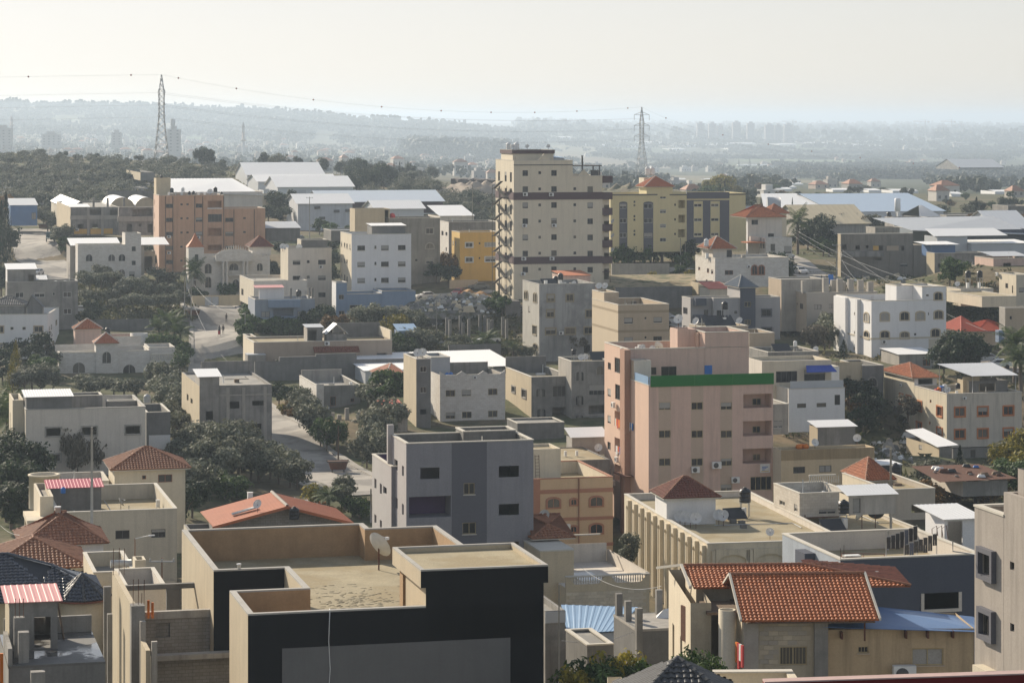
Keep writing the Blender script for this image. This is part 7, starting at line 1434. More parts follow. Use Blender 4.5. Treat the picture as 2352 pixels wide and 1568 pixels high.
B=S('apartment_building','tan house end with a grey gable strip at the right edge',1,3,2178,880,440,xr=2420,xl=2122,yb=1250,m=tanp,lm=concrete_l,par=.3,F=[(2220,950,2240,980)]);B.trim('side_panel',-.9,-.01,.5,B.D-.5,1,B.H*.45,bluep)
B=S('kiosk','round garden pavilion with a vivid red orange tent roof',1,3,1790,1090,452,xr=1950,d=9,yb=1230,m=tanp,par=-1,cat='kiosk');B.hip(0,B.A,0,9,B.H,2.2,sheetrd,ov=.6);B.box(B.A+.1,B.A+7,1,9,0,B.H-.3,tanp,par=-1,name='annexe');B.hip(B.A+.1,B.A+7,1,9,B.H-.1,1.6,sheetrd,ov=.5)
B=S('house','white house with a rust red hip roof right of the yellow block',0,2,2165,1420,560,xr=2351+130,xl=2152,yb=1790,m=offwhite,lm=white,par=-1,F=[(2200,1445,2260,1490),(2351+0,1570,2351+55,1605)],fm=framed);B.hip(0,B.A,0,9,B.H,2.4,terracotta,ov=.7,ridge='a',cap=terracotta_b);B.box(2.5,B.A+.6,-4.5,-.02,0,B.H-4.2,stone_w,par=.3,name='porch_wall',left=[(.5,2,1.5,4,'open'),(2.5,2,3.5,4,'dark')],front=[(1,1.5,2,3,'dark'),(4,B.H-7.5,5.6,B.H-6,'dark')]);B.trim('porch_roof',-1.5,3,-4,-.1,3.2,3.4,terracotta);B.trim('balcony',.2,2.4,-1.2,-.02,B.H-5,B.H-4,offwhite)
B=S('house','cream pavilion with a small red hip roof and a tank beside the white house',0,3,35,1385,590,xr=170,d=7,yb=1600,m=cream,par=-1);B.hip(0,B.A,0,7,B.H,2.0,terracotta,ov=.6,cap=terracotta_b)
mb=MB();mb.tube([P(3*588-10*K,143.55+1318*K,640),P(3*588+110*K,143.55+1320*K,640)],2.2,14);tag(mb.build('storage_tank',sheetg),'big horizontal grey storage tank beyond the red hip roofs','tank')
B,A=whse('wide blue grey roofed factory hall on the right plain',620,1372,690,1612,52,1430,0,mat('factory_roof',(.42,.52,.64),var=.06,rough=.4),c=3,wall=shw,rise=4.0,rib=1.6);B.box(-18,-.05,4,44,0,B.H+.2,shw,par=-1,name='side_hall');sheet(B.root,(-18.5,3,B.H+.3),(0,3,B.H+.3),(0,30,B.H+4),(-10,30,B.H+4),sheetw,1.6)
for i in range(6):B.trim('pillar',B.a(620+i*98,-12),B.a(620+i*98,-12)+.9,-12,-11,0,B.H-1+i*.1,concrete_l)
B.trim('canopy',-2,A*.72,-12.5,-2,B.H-2.6,B.H-2.3,sheetg)
B,A=whse('tan hip roofed hall before the blue grey factory',330,1485,655,930,24,1600,0,mat('sand_roof',(.66,.56,.38),var=.06),c=3,wall=concrete_l,rise=4.4,rib=3)
o=empty('chimney_silo','white metal exhaust stack at the factory hall','chimney',P(3*588+1190*K,143.55+1420*K,672));mb=MB();mb.lathe([(.5,0),(.5,1.4),(.75,1.6),(.75,4.6),(.5,4.8)],12);mb.build('stack',sheetw,o);mb=MB();mb.lathe([(.55,1),(.6,1.1),(.55,1.2)],12,cap=False);mb.build('flange',sheetg,o)
S('unfinished_building','pale concrete hall frame with pillars at the far right',0,3,1640,1405,690,xr=2200,d=14,yb=1500,m=concrete_l,par=.3,F=[(1660+i*90,1430,1725+i*90,1480,'open') for i in range(6)])
S('house','two window concrete house on the far right skyline',0,3,2205,1320,700,xr=2420,d=10,yb=1490,m=concrete,par=.4,F=[(2245,1365,2290,1405),(2305,1365,2351,1405)])
B=S('shed','grey gabled shed roof between the pillars hall and the blue flat block',0,3,1400,1415,668,xr=1570,d=12,yb=1530,m=concrete_d,par=-1);sheet(B.root,(-.5,-.5,B.H),(B.A+.5,-.5,B.H),(B.A*.6,6,B.H+2.6),(B.A*.4,6,B.H+2.6),sheetg,.8);sheet(B.root,(B.A+.5,12,B.H),(-.5,12,B.H),(B.A*.4,6,B.H+2.6),(B.A*.6,6,B.H+2.6),sheetg,.8)
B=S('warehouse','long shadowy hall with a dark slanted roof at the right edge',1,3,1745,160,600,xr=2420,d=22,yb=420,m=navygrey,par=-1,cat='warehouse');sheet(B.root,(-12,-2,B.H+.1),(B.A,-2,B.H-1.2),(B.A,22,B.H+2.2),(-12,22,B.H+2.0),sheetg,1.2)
B=S('shed','white canopy roofs over grey sheds at the right edge',1,3,1870,290,565,xr=2420,d=9,yb=440,m=sheetg,par=-1);B.mono(0,B.A,0,9,B.H+.1,B.H+.5,sheetw);B.box(-7,-.1,2,9,0,B.H+1.6,sheetg,par=-1,name='wall');sheet(B.root,(-8,1.5,B.H+1.7),(9,1.5,B.H+1.7),(9,9,B.H+3),(-7,9,B.H+3),sheetw,.6)
B,A=whse('white low pitched roof peeking in at the right edge',2100,1525,640,2420,20,1600,0,sheetw,c=3,wall=shw,rise=4,rib=2)
B=TL=S('house','long low tan house with a flat screed roof and a little glass lantern',1,1,-20,1195,440,xr=1250,d=11,yb=1480,m=mat('dull_tan',(.40,.32,.25),var=.1,stain=.2),lm=cream,par=.25,F=[(1110,1290,1200,1330,'open')],roof=roofscreed,cope=copingm)
H=B.H;zr=H-.25;B.box(B.a(470,2),B.a(610,2),2,5.5,zr,B.z(1060,8,2),(concrete_d,concrete_l),par=-1,name='stair_hut',front=[(.2,zr+.1,1.6,B.z(1080,8,2),'open')]);B.mono(B.a(470,2),B.a(610,2),2,5.5,B.z(1055,8,2),B.z(1040,8,2),sheetg)
B.trim('parapet',B.a(720,9),B.A-.1,10.4,10.7,zr,B.H+2.2,concrete_d);B.trim('parapet',B.A-.3,B.A-.02,.3,10.4,H+.12,H+1.6,cream);l0=B.a(650,1.5);B.box(l0,l0+3.4,1.5,4.5,zr,zr+1.3,concrete,par=-1,name='lantern');sheet(B.root,(l0-.2,1.2,zr+1.3),(l0-.2,4.8,zr+1.3),(l0+1.7,4.8,zr+3),(l0+1.7,1.2,zr+3),sheetw,.4);sheet(B.root,(l0+3.6,4.8,zr+1.3),(l0+3.6,1.2,zr+1.3),(l0+1.7,1.2,zr+3),(l0+1.7,4.8,zr+3),sheetw,.4)
a0,a1=B.a(525),B.a(942);B.slope((a0,-1.2,B.z(1280,a0)),(a1,-1.2,B.z(1272,a1)),(a1,.02,B.z(1225,a1)),(a0,.02,B.z(1235,a0)),terracotta_d,tw=.4,th=.45)
ac(B,650,1200,'on the long low tan house',s=1.6,a=0);ac(B,1210,1320,'on the long low tan house',s=1.2)
for x in(598,620):dish(B.W(B.a(x,6),6,zr+.5),'on the long low tan house',160,1.8)
B=S('wall','high grey garden wall with a stepped middle before the long tan house',1,1,-10,1370,430,xr=1360,d=.5,yb=1560,m=concrete_d,par=-1,cat='wall');B.trim('raised_part',B.a(215),B.a(925),-.02,.48,B.H-.1,B.z(1325,5),concrete_d);B.trim('raised_part',B.a(550),B.a(920),-.04,.46,B.H-.1,B.z(1298,10),concrete_d)
S('house','tiny tan porch with a red tile brow at the lane corner',1,0,2290,1150,452,xr=2365,xl=2232,yb=1420,m=tanp,lm=cream,par=.2)
S('shed','grey sheet covered stall at the lane corner',1,0,2275,1310,438,xr=2440,d=3,yb=1500,m=concrete,par=0,roof=sheetg)
FND=Bld('unfinished_building','sunken building site with rows of bare concrete columns','building',1,1,1700,1190,478,yb=1210);B=FND
B.trim('floor_slab',-1,24,0,14,-.5,.3,concrete)
for x,yt,bb in((1755,965,6),(1785,985,3),(1880,945,8),(1905,1010,7),(1958,980,3),(2060,940,9),(2105,945,8),(2138,975,3),(2170,985,6),(2270,960,6),(2305,980,3)):B.trim('column',B.a(x,bb)-.25,B.a(x,bb)+.25,bb,bb+.5,.3,B.z(yt,B.a(x,bb),bb),concrete if bb<5 else concrete_d)  # darker concrete on the deeper columns puts the bank's shade into their colour
S('wall','dark earth bank wall behind the sunken columns',1,1,1600,960,500,xr=2300,d=1,yb=1190,m=concrete_d,par=-1,cat='wall')
S('wall','grey block wall stepping up beside the tower foot',1,1,2295,815,498,xr=2430,xl=2210,yb=1010,m=concrete_d,lm=tanrender,par=-1,cat='wall')
S('wall','buff yard wall under the ochre block',1,1,1780,620,552,xr=2040,d=.5,yb=700,m=tanp,par=-1,cat='wall')
S('wall','dark grey garden wall behind the palm',1,1,1770,1215,455,xr=2250,d=.5,yb=1330,m=concrete_d,par=-1,cat='wall')
B=S('shed','little pale blue roofed shed among the garden bushes',1,1,1310,1085,466,xr=1480,d=4,yb=1180,m=bluep,par=-1);B.mono(0,B.A,0,4,B.H,B.H+.9,sheetb2)
# ground
CPD=[(0,100,36),(1200,100,38),(2352,100,36),(300,150,42),(1200,150,43),(1700,160,43),(2300,150,40),(100,200,42),(450,230,43.5),(1200,230,44),(1700,255,48),(2100,230,44),(2250,190,42),(100,260,43)]
CPV=[(775,1085,338),(700,1052,350),(620,995,370),(630,962,385),(850,1135,315),(100,1100,310),(430,1052,348),(270,880,452),(300,905,440),(545,858,480),(510,770,525),(490,705,558),(530,692,572),(350,700,545),(250,665,560),(250,645,578),(480,625,604),(100,765,502),(60,830,482),(80,605,620),(70,545,672),(200,553,640),(100,515,735),(100,450,830),(100,400,960),(300,450,800),(300,400,950),(700,470,845),(800,440,930),(850,532,735),(650,500,770),(860,755,500),(690,735,515),(585,770,492),(1060,705,520),(1050,678,545),(1090,645,560),(1170,690,513),(1400,672,517),(1420,880,425),(1545,748,480),(1700,790,452),(1900,800,462),(1930,830,425),(2170,845,432),(2270,833,428),(2345,610,520),(1830,632,560),(1800,592,610),(1500,605,585),(1700,592,600),(2020,642,548),(2000,522,700),(2300,525,690),(1210,842,462),(1000,832,455),(1100,785,480),(700,872,432),(1050,988,370),(1400,1275,296),(2050,1050,345),(2200,1075,362),(1850,890,400),(1600,520,760),(1300,560,650),(1000,640,590),(1480,650,535),(940,905,400),(800,960,372),(330,960,400)]
YS=[1000,1150,1300,1500,1800,2200,2700,3200,3800,4500,5500,6500,9000,15000,40000,90000]
Y_OLD=YS;YS=[1000,1150,1300,2000,2900,3800,4900,5900,6800,7500,8100,8700,12000,18000,45000,90000]
def FY(Y):return interp(Y,Y_OLD,YS)
US=[-700,0,300,600,900,1200,1600,2352,3100]
VT={-700:[372,340,372,385,372,350,328,312,298,272,248,240,262,273,276,275],0:[376,350,388,390,374,354,332,315,300,274,250,243,263,274,276,275],300:[388,367,392,392,377,358,338,322,308,282,258,250,264,274,277,275],600:[404,384,396,394,380,364,346,332,318,296,271,260,267,275,277,275],900:[428,411,410,402,388,373,356,344,330,312,293,281,280,278,277,275],1200:[456,440,432,418,402,386,368,355,342,330,316,306,295,285,278,275],1600:[470,455,442,430,415,398,382,368,356,345,334,325,308,293,280,276],2352:[482,464,449,434,418,400,384,370,358,347,336,327,310,294,280,276],3100:[482,464,449,434,418,400,384,370,358,347,336,327,310,294,280,276]}
def interp(x,xs,ys):
 if x<=xs[0]:return ys[0]
 for i in range(len(xs)-1):
  if x<=xs[i+1]:t=(x-xs[i])/(xs[i+1]-xs[i]);return ys[i]+(ys[i+1]-ys[i])*t
 return ys[-1]
LY=[math.log(y) for y in YS]
def drop_far(u,Y):
 u=min(max(u,US[0]),US[-1]);i=max(j for j in range(len(US)-1) if US[j]<=u);t=(u-US[i])/(US[i+1]-US[i]);t=t*t*(3-2*t)
 ly=math.log(Y);a=interp(ly,LY,VT[US[i]]);b=interp(ly,LY,VT[US[i+1]]);return(a+(b-a)*t-HV)*Y/F
PTS=[((u-CX)*Y/F,Y,d) for u,Y,d in CPD]+[((u-CX)*Y/F,Y,(v-HV)*Y/F) for u,v,Y in CPV]
for u in US:
 for Y in(1000,1080):
  PTS.append(((u-CX)*Y/F,Y,drop_far(u,Y)))
def ground_z(X,Y):
 u=CX+F*X/Y
 if Y>1080:return CZ-drop_far(u,Y)
 sw=sd=0
 for x,y,d in PTS:
  q=(x-X)**2+(y-Y)**2+16;w=q**-1.6;sw+=w;sd+=w*d
 d=sd/sw
 if Y>980:t=(Y-980)/100;d=d*(1-t)+drop_far(u,Y)*t
 return CZ-d
def G(u,v,Y0=130,Y1=30000):
 """the ground point seen at survey position (u, v)"""
 Y=Y0;last=Y0
 while Y<Y1:
  p=P(u,v,Y)
  if p.z<=ground_z(p.x,p.y):
   lo,hi=last,Y
   for _ in range(14):
    m=(lo+hi)/2;p=P(u,v,m)
    if p.z<=ground_z(p.x,p.y):hi=m
    else:lo=m
   p=P(u,v,hi);return Vector((p.x,p.y,ground_z(p.x,p.y)))
  last=Y;Y*=1.006
 p=P(u,v,1000);return Vector((p.x,p.y,ground_z(p.x,p.y)))
def GY(u,Y):x=(u-CX)*Y/F;return Vector((x,Y,ground_z(x,Y)))
GT=lambda r,c,x,y,**k:G(tu(c,x),tv(r,y),**k)
def ground_material():
 m,nt,b=nodes('ground');L=nt.links.new;geo=N(nt,'ShaderNodeNewGeometry');sp=N(nt,'ShaderNodeSeparateXYZ');L(geo.outputs['Position'],sp.inputs[0])
 n1=N(nt,'ShaderNodeTexNoise',Scale=.045,Detail=8,Roughness=.65);L(geo.outputs['Position'],n1.inputs['Vector']);n2=N(nt,'ShaderNodeTexNoise',Scale=.6,Detail=6,Roughness=.7);L(geo.outputs['Position'],n2.inputs['Vector'])
 c=ramp(nt,n1.outputs[0],[(.32,(.23,.175,.11)),(.47,(.15,.13,.08)),(.55,(.085,.10,.045)),(.68,(.21,.165,.11))]);c=mixc(nt,.75,c,ramp(nt,n2.outputs[0],[(.25,(.35,)*3),(.55,(1,)*3),(.75,(1.0,.95,.85))]),'MULTIPLY')
 mp=N(nt,'ShaderNodeMapping');mp.inputs['Scale'].default_value=(.004,.0011,0);L(geo.outputs['Position'],mp.inputs['Vector']);vo=N(nt,'ShaderNodeTexVoronoi',Scale=1.0);L(mp.outputs[0],vo.inputs['Vector'])
 n3=N(nt,'ShaderNodeTexNoise',Scale=.012,Detail=5,Roughness=.75);L(geo.outputs['Position'],n3.inputs['Vector']);sv=N(nt,'ShaderNodeSeparateColor');L(vo.outputs['Color'],sv.inputs[0])
 f=ramp(nt,sv.outputs[0],[(.1,(.07,.085,.05)),(.45,(.13,.135,.08)),(.62,(.11,.17,.06)),(.75,(.27,.23,.16)),(.95,(.09,.10,.065))]);f=mixc(nt,.7,f,ramp(nt,n3.outputs[0],[(.35,(.3,)*3),(.6,(1,)*3)]),'MULTIPLY')
 mr=N(nt,'ShaderNodeMapRange');mr.inputs['From Min'].default_value=1150;mr.inputs['From Max'].default_value=1500;L(sp.outputs[1],mr.inputs['Value'])
 L(mixc(nt,mr.outputs[0],c,f),b.inputs['Base Color']);b.inputs['Roughness'].default_value=1;b.inputs['Specular IOR Level'].default_value=.1
 bp=N(nt,'ShaderNodeBump',Strength=.5,Distance=.3);L(n2.outputs[0],bp.inputs['Height']);L(bp.outputs[0],b.inputs['Normal'])
 return m
rows=[];Y=60.0
while Y<95000:rows.append(Y);Y*=1.013 if Y<1300 else 1.03
ncol=230;vv=[];ff=[]
for Y in rows:
 for j in range(ncol+1):
  t=-1+2*j/ncol;x=Y*math.tan(R(23))*(abs(t)**1.25)*(1 if t>0 else-1);z=ground_z(x,Y)
  if Y>1400:z+=noise.noise(Vector((x*.002,Y*.0007,3)))*min(6,Y*.0012)
  elif Y<1000:z+=noise.noise(Vector((x*.09,Y*.09,1)))*.25
  vv.append((x,Y,z))
for i in range(len(rows)-1):
 for j in range(ncol):a=i*(ncol+1)+j;ff.append((a,a+1,a+ncol+2,a+ncol+1))
me=bpy.data.meshes.new('ground');me.from_pydata(vv,[],ff);me.materials.append(ground_material());me.polygons.foreach_set('use_smooth',[True]*len(ff));link('ground',me,None,'structure')
def road(name,cl,m,kerb=None):
 """strip draped on the ground; cl = [(u, v, half width m)]"""
 pts=[(G(u,v),w) for u,v,w in cl];fine=[]
 for i in range(len(pts)-1):
  n=max(2,int((pts[i+1][0]-pts[i][0]).length/2))
  for k in range(n+(i==len(pts)-2)):t=k/n;fine.append((pts[i][0].lerp(pts[i+1][0],t),pts[i][1]+(pts[i+1][1]-pts[i][1])*t))
 for _ in range(3):fine=[fine[0]]+[((fine[i-1][0]+fine[i][0]*2+fine[i+1][0])/4,fine[i][1]) for i in range(1,len(fine)-1)]+[fine[-1]]
 mb=MB();rowsv=[];nn=8
 for i,(p,w) in enumerate(fine):
  d=(fine[min(i+1,len(fine)-1)][0]-fine[max(i-1,0)][0]);d.z=0;d.normalize();s=Vector((d.y,-d.x,0));r_=[]
  for k in range(nn+1):q=p+s*w*(-1+2*k/nn);r_.append(Vector((q.x,q.y,ground_z(q.x,q.y)+.30)))
  rowsv.append((r_,s))
 for i in range(len(rowsv)-1):
  a,b=rowsv[i][0],rowsv[i+1][0]
  for k in range(nn):mb.quad(a[k],a[k+1],b[k+1],b[k]);mb.sm.add(len(mb.f)-1)
 mb.build(name,m,None,'structure')
 if kerb:
  for e in(0,nn):
   kb=MB();sg=-1 if e==0 else 1
   for i in range(len(rowsv)-1):
    (a,s),(b,s2)=rowsv[i],rowsv[i+1];a0,b0=a[e],b[e];a1,b1=a0+s*sg*.9,b0+s2*sg*.9;up=Vector((0,0,.14));dn=Vector((0,0,-.5))
    kb.hexa([a0+dn,b0+dn,b1+dn,a1+dn],[a0+up,b0+up,b1+up,a1+up])
   kb.build('pavement',kerb,None,'structure')
road('road',[(470,700,5.2),(490,722,5.2),(500,760,4.8),(503,810,4.6),(505,862,4.6),(515,905,4.2),(560,945,4),(620,980,3.6),(680,1042,4),(740,1085,4.5),(800,1118,5),(860,1140,5)],asphalt,concrete_l)
road('road',[(70,528,5),(75,560,5),(85,590,5.2),(130,625,5.2),(175,650,4)],asphalt)
road('road',[(960,690,4),(1040,680,4.2),(1120,668,3.5)],asphalt);road('road',[(1795,590,3.5),(1830,612,4),(1870,636,4),(1920,660,3)],asphalt);road('road',[(1500,720,3),(1560,745,3.5),(1620,770,3)],asphalt);road('road',[(2220,835,4),(2290,845,4.5),(2360,858,4)],mat('dusty_yard',(.36,.31,.25),var=.12))
road('road',[(1420,640,2.6),(1500,628,2.6),(1580,618,2.4)],asphalt);road('road',[(1240,1530,4),(1310,1525,4),(1400,1530,4)],mat('wet_yard',(.12,.12,.12),var=.15))
def heap(name,label,cat,u,v,rx,ry,h,m,seed=1,base=None,n=26):
 p=base or G(u,v);rnd=random.Random(seed);mb=MB();k=14;off=rnd.random()*50
 for i in range(n):
  for j in range(k+1):
   t=2*math.pi*i/n;r=j/k;x,y=math.cos(t)*r*rx,math.sin(t)*r*ry;z=h*(1-r**1.6)*(1+.5*noise.noise(Vector((x*.5+off,y*.5,0))))+.25*noise.noise(Vector((x*1.3,y*1.3,off)))-.9*(r>.97)
   mb.v.append((x,y,z))
 for i in range(n):
  for j in range(k):a=i*(k+1)+j;b=((i+1)%n)*(k+1)+j;mb.f.append((a,a+1,b+1,b));mb.m.append(0);mb.sm.add(len(mb.f)-1)
 o=mb.build(name,m);o.location=p;return tag(o,label,cat)
o=heap('earth_mound','flat topped weedy earth mound behind the dark retaining wall','mound',1490,665,19,8,1.2,mat('mound_dirt',(.34,.27,.16),var=.3,blot=(.13,.13,.06)),base=Vector(((1490-CX)*512/F,512,CZ-(662-HV)*512/F)))
mb=MB();x0,x1=(1408-CX)*506/F,(1590-CX)*506/F;zt=CZ-(660-HV)*506/F;mb.hexa([(x0,503,zt-12),(x1,507,zt-12),(x1+3,530,zt-12),(x0,526,zt-12)],[(x0,503,zt),(x1,507,zt+.1),(x1+3,530,zt+1.2),(x0,526,zt+1.2)]);mb.build('terrain_terrace',MATS['mound_dirt'],None,'structure')
heap('sand_heap','small orange sand heap on the rubble lot','heap',1086,700,6.5,5,2.6,mat('orange_sand',(.42,.24,.10),var=.12),3)
HB=heap('rubble_bank','long bank of grey building rubble before the red car','heap',1060,716,16,7,3.0,mat('rubble_bank',(.26,.24,.215),var=.4,scale=1.5,blot=(.13,.13,.08)),5)
heap('spoil_heap','pale spoil heap in the quarry beside the tower','heap',1080,448,16,9,4,mat('spoil',(.40,.33,.26),var=.2),7);heap('spoil_heap','second larger spoil heap below the quarry face','heap',1118,452,18,9,4.5,MATS['spoil'],8)
mb=MB();Yq=1010;n=24
for i in range(n):
 for j in range(2):pass
qa,qb=(1035-CX)*Yq/F,(1240-CX)*Yq/F;prev=None
for i in range(n+1):
 x=qa+(qb-qa)*i/n;y=Yq+5*noise.noise(Vector((i*.6,0,0)));z0=CZ-(460-HV)*Yq/F;z1=CZ-(411+5*i/n-HV)*Yq/F+noise.noise(Vector((i*.9,4,0)))*.8;cur=(x,y,z0,z1)
 if prev:mb.quad((prev[0],prev[1],prev[2]),(x,y,z0),(x,y+2,z1),(prev[0],prev[1]+2,prev[3]));mb.quad((prev[0],prev[1]+2,prev[3]),(x,y+2,z1),(x,y+60,z1-1),(prev[0],prev[1]+60,prev[3]-1))
 prev=cur
mb.build('terrain_cliff',mat('quarry_face',(.13,.10,.085),var=.25,stain=.4),None,'structure')
rnd=random.Random(12);mb=MB()
for(u,v,su,sv,n) in((1060,712,60,14,700),(1000,745,14,10,40),(2080,1030,40,16,120),(700,945,18,14,60),(2000,635,60,6,110),(1105,690,30,6,60),(690,1075,30,5,30),(870,1055,20,8,50)):
 for i in range(n):
  p=G(u+rnd.gauss(0,su),v+rnd.gauss(0,sv));s_=abs(rnd.gauss(.1,.3))+.08
  if u==1060:
   q_=math.sqrt(rnd.random());t_=rnd.uniform(0,6.28);c_=HB.location;p=Vector((c_.x+15*q_*math.cos(t_),c_.y+6.6*q_*math.sin(t_),c_.z+3.0*(1-q_**1.6)+.15))
  mb.hexa([p+Vector(q)*s_ for q in((-1,-.8,-.2),(1,-.9,-.2),(.8,.9,-.2),(-1,.7,-.2))],[p+Vector(q)*s_ for q in((-.6,-.5,.8),(.7,-.6,.5),(.5,.5,.9),(-.5,.6,.5))],rnd.choice([0,0,1,1,2,3,3]))
mb.build('rubble',[concrete_l,concrete_d,plastw,stone_y],None,'stuff')
# cars, people, street things
carcol={'white':('white',(.7,.7,.7)),'silver':('silver',(.4,.42,.44)),'red':('red',(.28,.03,.035)),'grey':('grey',(.12,.13,.14)),'teal':('teal',(.12,.17,.17))}
up=Vector((0,0,.32))
car(G(546,862)+up,'silver white van parked at the edge of the lane',carcol['white'],68,'van')
car(G(1053,682)+up,'dark red car parked on the rubble lot road',carcol['red'],70);car(G(978,690)+up,'white car half hidden by the blue house corner',carcol['white'],20);car(G(1100,668)+up,'grey car under the trees by the ochre block',carcol['grey'],10)
car(G(1555,748)+up,'silver car parked beside the smooth beige block',carcol['silver'],172);car(G(1838,632)+up,'white car parked where the right slope road bends',carcol['white'],110);car(G(1808,596)+up,'pale car further up the right slope road',carcol['silver'],110)
car(G(2262,836)+up,'silver car parked under the dark trees by the bright white block',carcol['silver'],5);car(G(2292,850)+up,'white car parked in front of the silver one',carcol['white'],0);car(G(1122,560)+up,'grey car behind the salmon block by the workshop',carcol['grey'],20) if False else car(G(686,556)+up,'grey car at the workshop yard behind the salmon block',carcol['grey'],75)
car(G(332,885-20)+up if False else G(192,722)+up,'silver car tucked beside the dull grey concrete house',carcol['silver'],170);car(G(1122,792)+up,'white car in the garden by the sunken columns',carcol['white'],40);car(GY(6,225)+Vector((0,0,.1)),'maroon car glimpsed at the left picture edge',carcol['red'],80);car(G(86,635)+up,'white car behind the sheet roofed box',carcol['white'],80)
def truck():
 o=empty('flatbed_truck','old teal flatbed truck with a rack parked on the left road','truck',G(116,558)+up,R(-80));m=plain('truck_paint',carcol['teal'][1]);mb=MB();mb.box(-3.2,-1.5,-1.05,1.05,.6,1.5);mb.hexa([(-3.0,-1,1.5),(-1.5,-1,1.5),(-1.5,1,1.5),(-3.0,1,1.5)],[(-2.6,-.9,2.3),(-1.6,-.9,2.3),(-1.6,.9,2.3),(-2.6,.9,2.3)]);mb.build('cab',m,o)
 mb=MB();mb.quad((-3.02,-.9,1.52),(-3.02,.9,1.52),(-2.62,.8,2.25),(-2.62,-.8,2.25));mb.build('windscreen',glassd,o);mb=MB();mb.box(-1.4,2.8,-1.1,1.1,.8,.95)
 for x in(-1.3,.7,2.7):
  for y in(-1.05,1.05):mb.box(x-.04,x+.04,y-.04,y+.04,.95,2.4)
 mb.box(-1.4,2.8,-1.1,-1.0,1.5,1.6);mb.box(-1.4,2.8,1.0,1.1,1.5,1.6);mb.build('load_bed',m,o)
 for x in(-2.4,1.6):
  for y in(-.95,.95):t=MB();t.lathe([(.25,-.14),(.42,-.14),(.44,0),(.42,.14),(.25,.14)],12);rr=Matrix.Rotation(R(90),4,'X');t.v=[tuple(rr@Vector(v)+Vector((x,y,.44))) for v in t.v];t.build('wheel',plastk,o)
truck()
def person_mat(name,top,legs):
 m,nt,b=nodes(name);tc=N(nt,'ShaderNodeTexCoord');sp=N(nt,'ShaderNodeSeparateXYZ');nt.links.new(tc.outputs['Object'],sp.inputs[0]);mr=N(nt,'ShaderNodeMapRange');mr.inputs['From Max'].default_value=1.8;nt.links.new(sp.outputs[2],mr.inputs['Value'])
 c=ramp(nt,mr.outputs[0],[(0,(.03,.025,.02)),(.05,legs),(.5,top),(.845,(.32,.19,.13))]);nt.nodes[-1].color_ramp.interpolation='CONSTANT' if hasattr(nt.nodes[-1],'color_ramp') else None
 nt.links.new(c,b.inputs['Base Color']);b.inputs['Roughness'].default_value=.9;return m
def person(u,v,label,top,legs,rz,hair,skirt=False):
 p=G(u,v)+up-Vector((0,0,.02))
 V=[(0,0,.95),(0,0,1.2),(0,.01,1.42),(0,.01,1.52),(0,-.02,1.62),(0,-.02,1.75),(-.1,0,.9),(-.13,-.06,.5),(-.12,.02,.08),(-.12,-.12,.04),(.1,0,.9),(.12,.1,.5),(.12,.14,.08),(.12,.02,.04),(-.2,.01,1.4),(-.26,.05,1.12),(-.25,-.06,.88),(-.25,-.12,.8),(.2,.01,1.4),(.26,-.04,1.12),(.25,-.14,.9),(.25,-.2,.82)]
 E=[(0,1),(1,2),(2,3),(3,4),(4,5),(0,6),(6,7),(7,8),(8,9),(0,10),(10,11),(11,12),(12,13),(2,14),(14,15),(15,16),(16,17),(2,18),(18,19),(19,20),(20,21)]
 RR=[.15,.15,.14,.055,.095,.08,.1,.07,.05,.045,.1,.07,.05,.045,.07,.05,.04,.035,.07,.05,.04,.035]
 if skirt:RR[6]=RR[10]=.16;RR[7]=RR[11]=.17;RR[8]=RR[12]=.14
 me=bpy.data.meshes.new('person');me.from_pydata(V,E,[]);o=bpy.data.objects.new('person',me);COL.objects.link(o);md=o.modifiers.new('skin','SKIN')
 for i,r in enumerate(RR):me.skin_vertices[0].data[i].radius=(r,r*.8)
 me.skin_vertices[0].data[0].use_root=True;o.modifiers.new('smooth','SUBSURF').levels=1;me.materials.append(person_mat('clothes_'+str(u),top,legs));o.location=p;o.rotation_euler=(0,0,R(rz));tag(o,label,'person')
 h=MB();h.lathe([(.02,.1),(.075,.07),(.1,.0),(.095,-.07 if not skirt else-.16)][::-1],10,c=(0,.0,1.72));h.build('hair' if not skirt else 'headscarf',hair,o)
person(504,772,'person in dark clothes walking on the lane with a pushchair',(.04,.04,.05),(.03,.03,.035),10,plain('scarf',(.05,.05,.06)),True);person(512.5,771,'person in a black jacket walking beside the pushchair',(.018,.018,.022),(.03,.035,.05),0,plain('dark_hair',(.02,.015,.012)));person(520,743,'lone person in grey brown clothes further up the lane',(.10,.09,.08),(.05,.05,.06),20,MATS['dark_hair'])
o=empty('pushchair','small red pushchair pushed along the lane','pushchair',G(504,775)+up,R(10));o.location.y-=.55
mb=MB();mb.hexa([(-.2,-.1,.35),(.2,-.1,.35),(.2,.25,.45),(-.2,.25,.45)],[(-.22,-.12,.5),(.22,-.12,.5),(.22,.3,.95),(-.22,.3,.95)]);mb.build('seat',redpl,o);mb=MB();mb.tube([(-.2,-.25,.1),(-.2,.4,1.0),(.2,.4,1.0),(.2,-.25,.1)],.015,5);mb.tube([(-.2,.25,.1),(-.2,-.1,.5)],.015,5);mb.tube([(.2,.25,.1),(.2,-.1,.5)],.015,5);mb.build('frame',framed,o)
for x in(-.22,.22):
 for y in(-.25,.25):t=MB();t.lathe([(.03,-.02),(.1,-.02),(.1,.02),(.03,.02)],10);rr=Matrix.Rotation(R(90),4,'Y');t.v=[tuple(rr@Vector(v)+Vector((x,y,.1))) for v in t.v];t.build('wheel',plastk,o)
